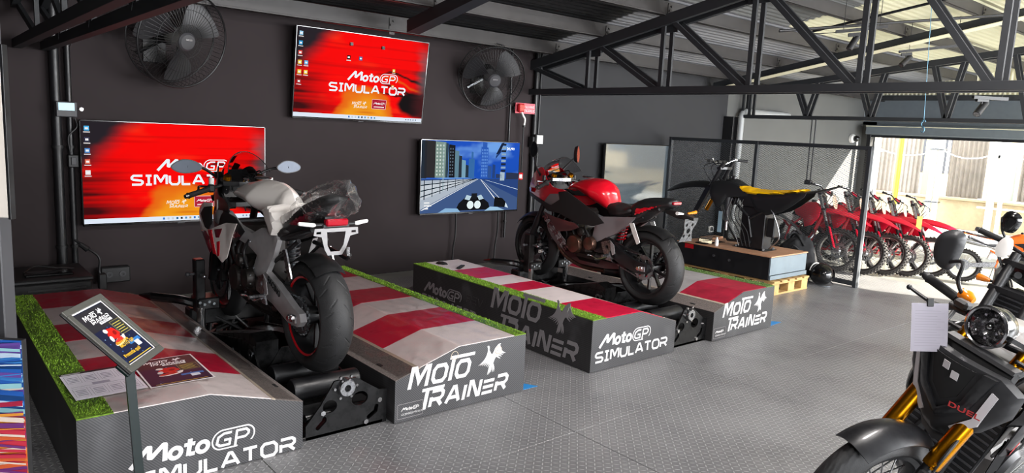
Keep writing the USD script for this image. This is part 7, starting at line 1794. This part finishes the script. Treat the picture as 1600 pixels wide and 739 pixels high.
for k in range(16): obj(hl_, 'facet', H(cbox((.055 * math.cos(k * .3927), -.022, .055 * math.sin(k * .3927)), (.018, .01, .018), .004)), [chrome, dark_grey][k % 2], smooth=False)
obj(hl_, 'bulb_shield', H(ball((0, -.02, 0), .022, 2)), chrome); obj(hl_, 'lens', H(lathe([(.084, .008), (.06, .018), (.03, .023), (0, .025)], 40, 'y')), lamp_glass)
for s in (-1, 1): obj(b, 'headlamp_bracket', F_(bar((s * .085, 1.12, 1.03), (s * .078, 1.20, 1.055), .022, .016)), black_metal, smooth=False)
# the one behind it
nk2 = dict(fork=black_metal, lever=alu, mirror=(.22, 1.06, 1.17), mirshape=[(-.03, -.06), (.03, -.06), (.055, 0), (.035, .06), (-.02, .065), (-.055, .02)], mirmat=black_gloss, tank=gloss_black, indz=.80, pipe=alu, barend=alu)
LM = leanM(0, 0, 3.095, .24); mt_ = np.array((5.28, 1.395)); sm_ = trimesh.transformations.rotation_matrix(-.15, DD, AXL + OFF); pw = (LM @ sm_ @ np.array([.22, 1.06, 1.17, 1.0]))[:3]
b2, F2 = road_bike('black road motorcycle with silver levers, half hidden behind the gold-forked one', mt_[0] - pw[0], mt_[1] - pw[1], 3.095, .24, -.15, nk2)
obj(b2, 'oval_deflector', F2(shellF(smooth_poly([(.075, 1.03), (.10, .985), (.145, .985), (.165, 1.04), (.14, 1.10), (.095, 1.095)], 5), lambda x, z: 1.26 - .25 * (z - 1.03), .006, bulge=.006)), white_plastic, smooth=40)
both(b2, 'side_cover', shell([(1.10, .86), (.90, .92), (.76, .86), (.80, .76), (1.0, .72)], lambda y, z: -(.18 + 0 * y), t=-.006, s=.03, bulge=-.02), grey_tank)
# A5 sheet hung from the nearest brake lever
t = thing('price_sheet', 'pale lavender printed paper sheet hanging from the nearest black lever', 'paper')
c0, c1, c2, c3 = [np.array(q) for q in ((2.750, .992, 1.053), (2.862, .900, 1.055), (2.839, .886, .883), (2.737, .972, .880))]
Mx = frame(c3, c2 - c3, c0 - c3); w_, h_ = np.linalg.norm(c2 - c3), np.linalg.norm(c0 - c3)
it = [(R(0, 0, w_, h_), '8f8a94', 0)] + [(R(w_ * .1, h_ * (.12 + .055 * k), w_ * (.9 - .1 * (k % 3)), h_ * (.13 + .055 * k)), '827c88', 1) for k in range(14)]
mm, cc = flat_art(it, Mx, .0002, .0006); obj(t, 'print', mm, PRINT, col=cc); obj(t, 'sheet', TF(box(0, w_, 0, h_, 0, .0005, 0), Mx), white_plastic, smooth=False); obj(t, 'clip', TF(box(w_ * .5 - .012, w_ * .5 + .012, h_ - .012, h_ + .018, -.004, .005, .002), Mx), black_plastic, smooth=False)
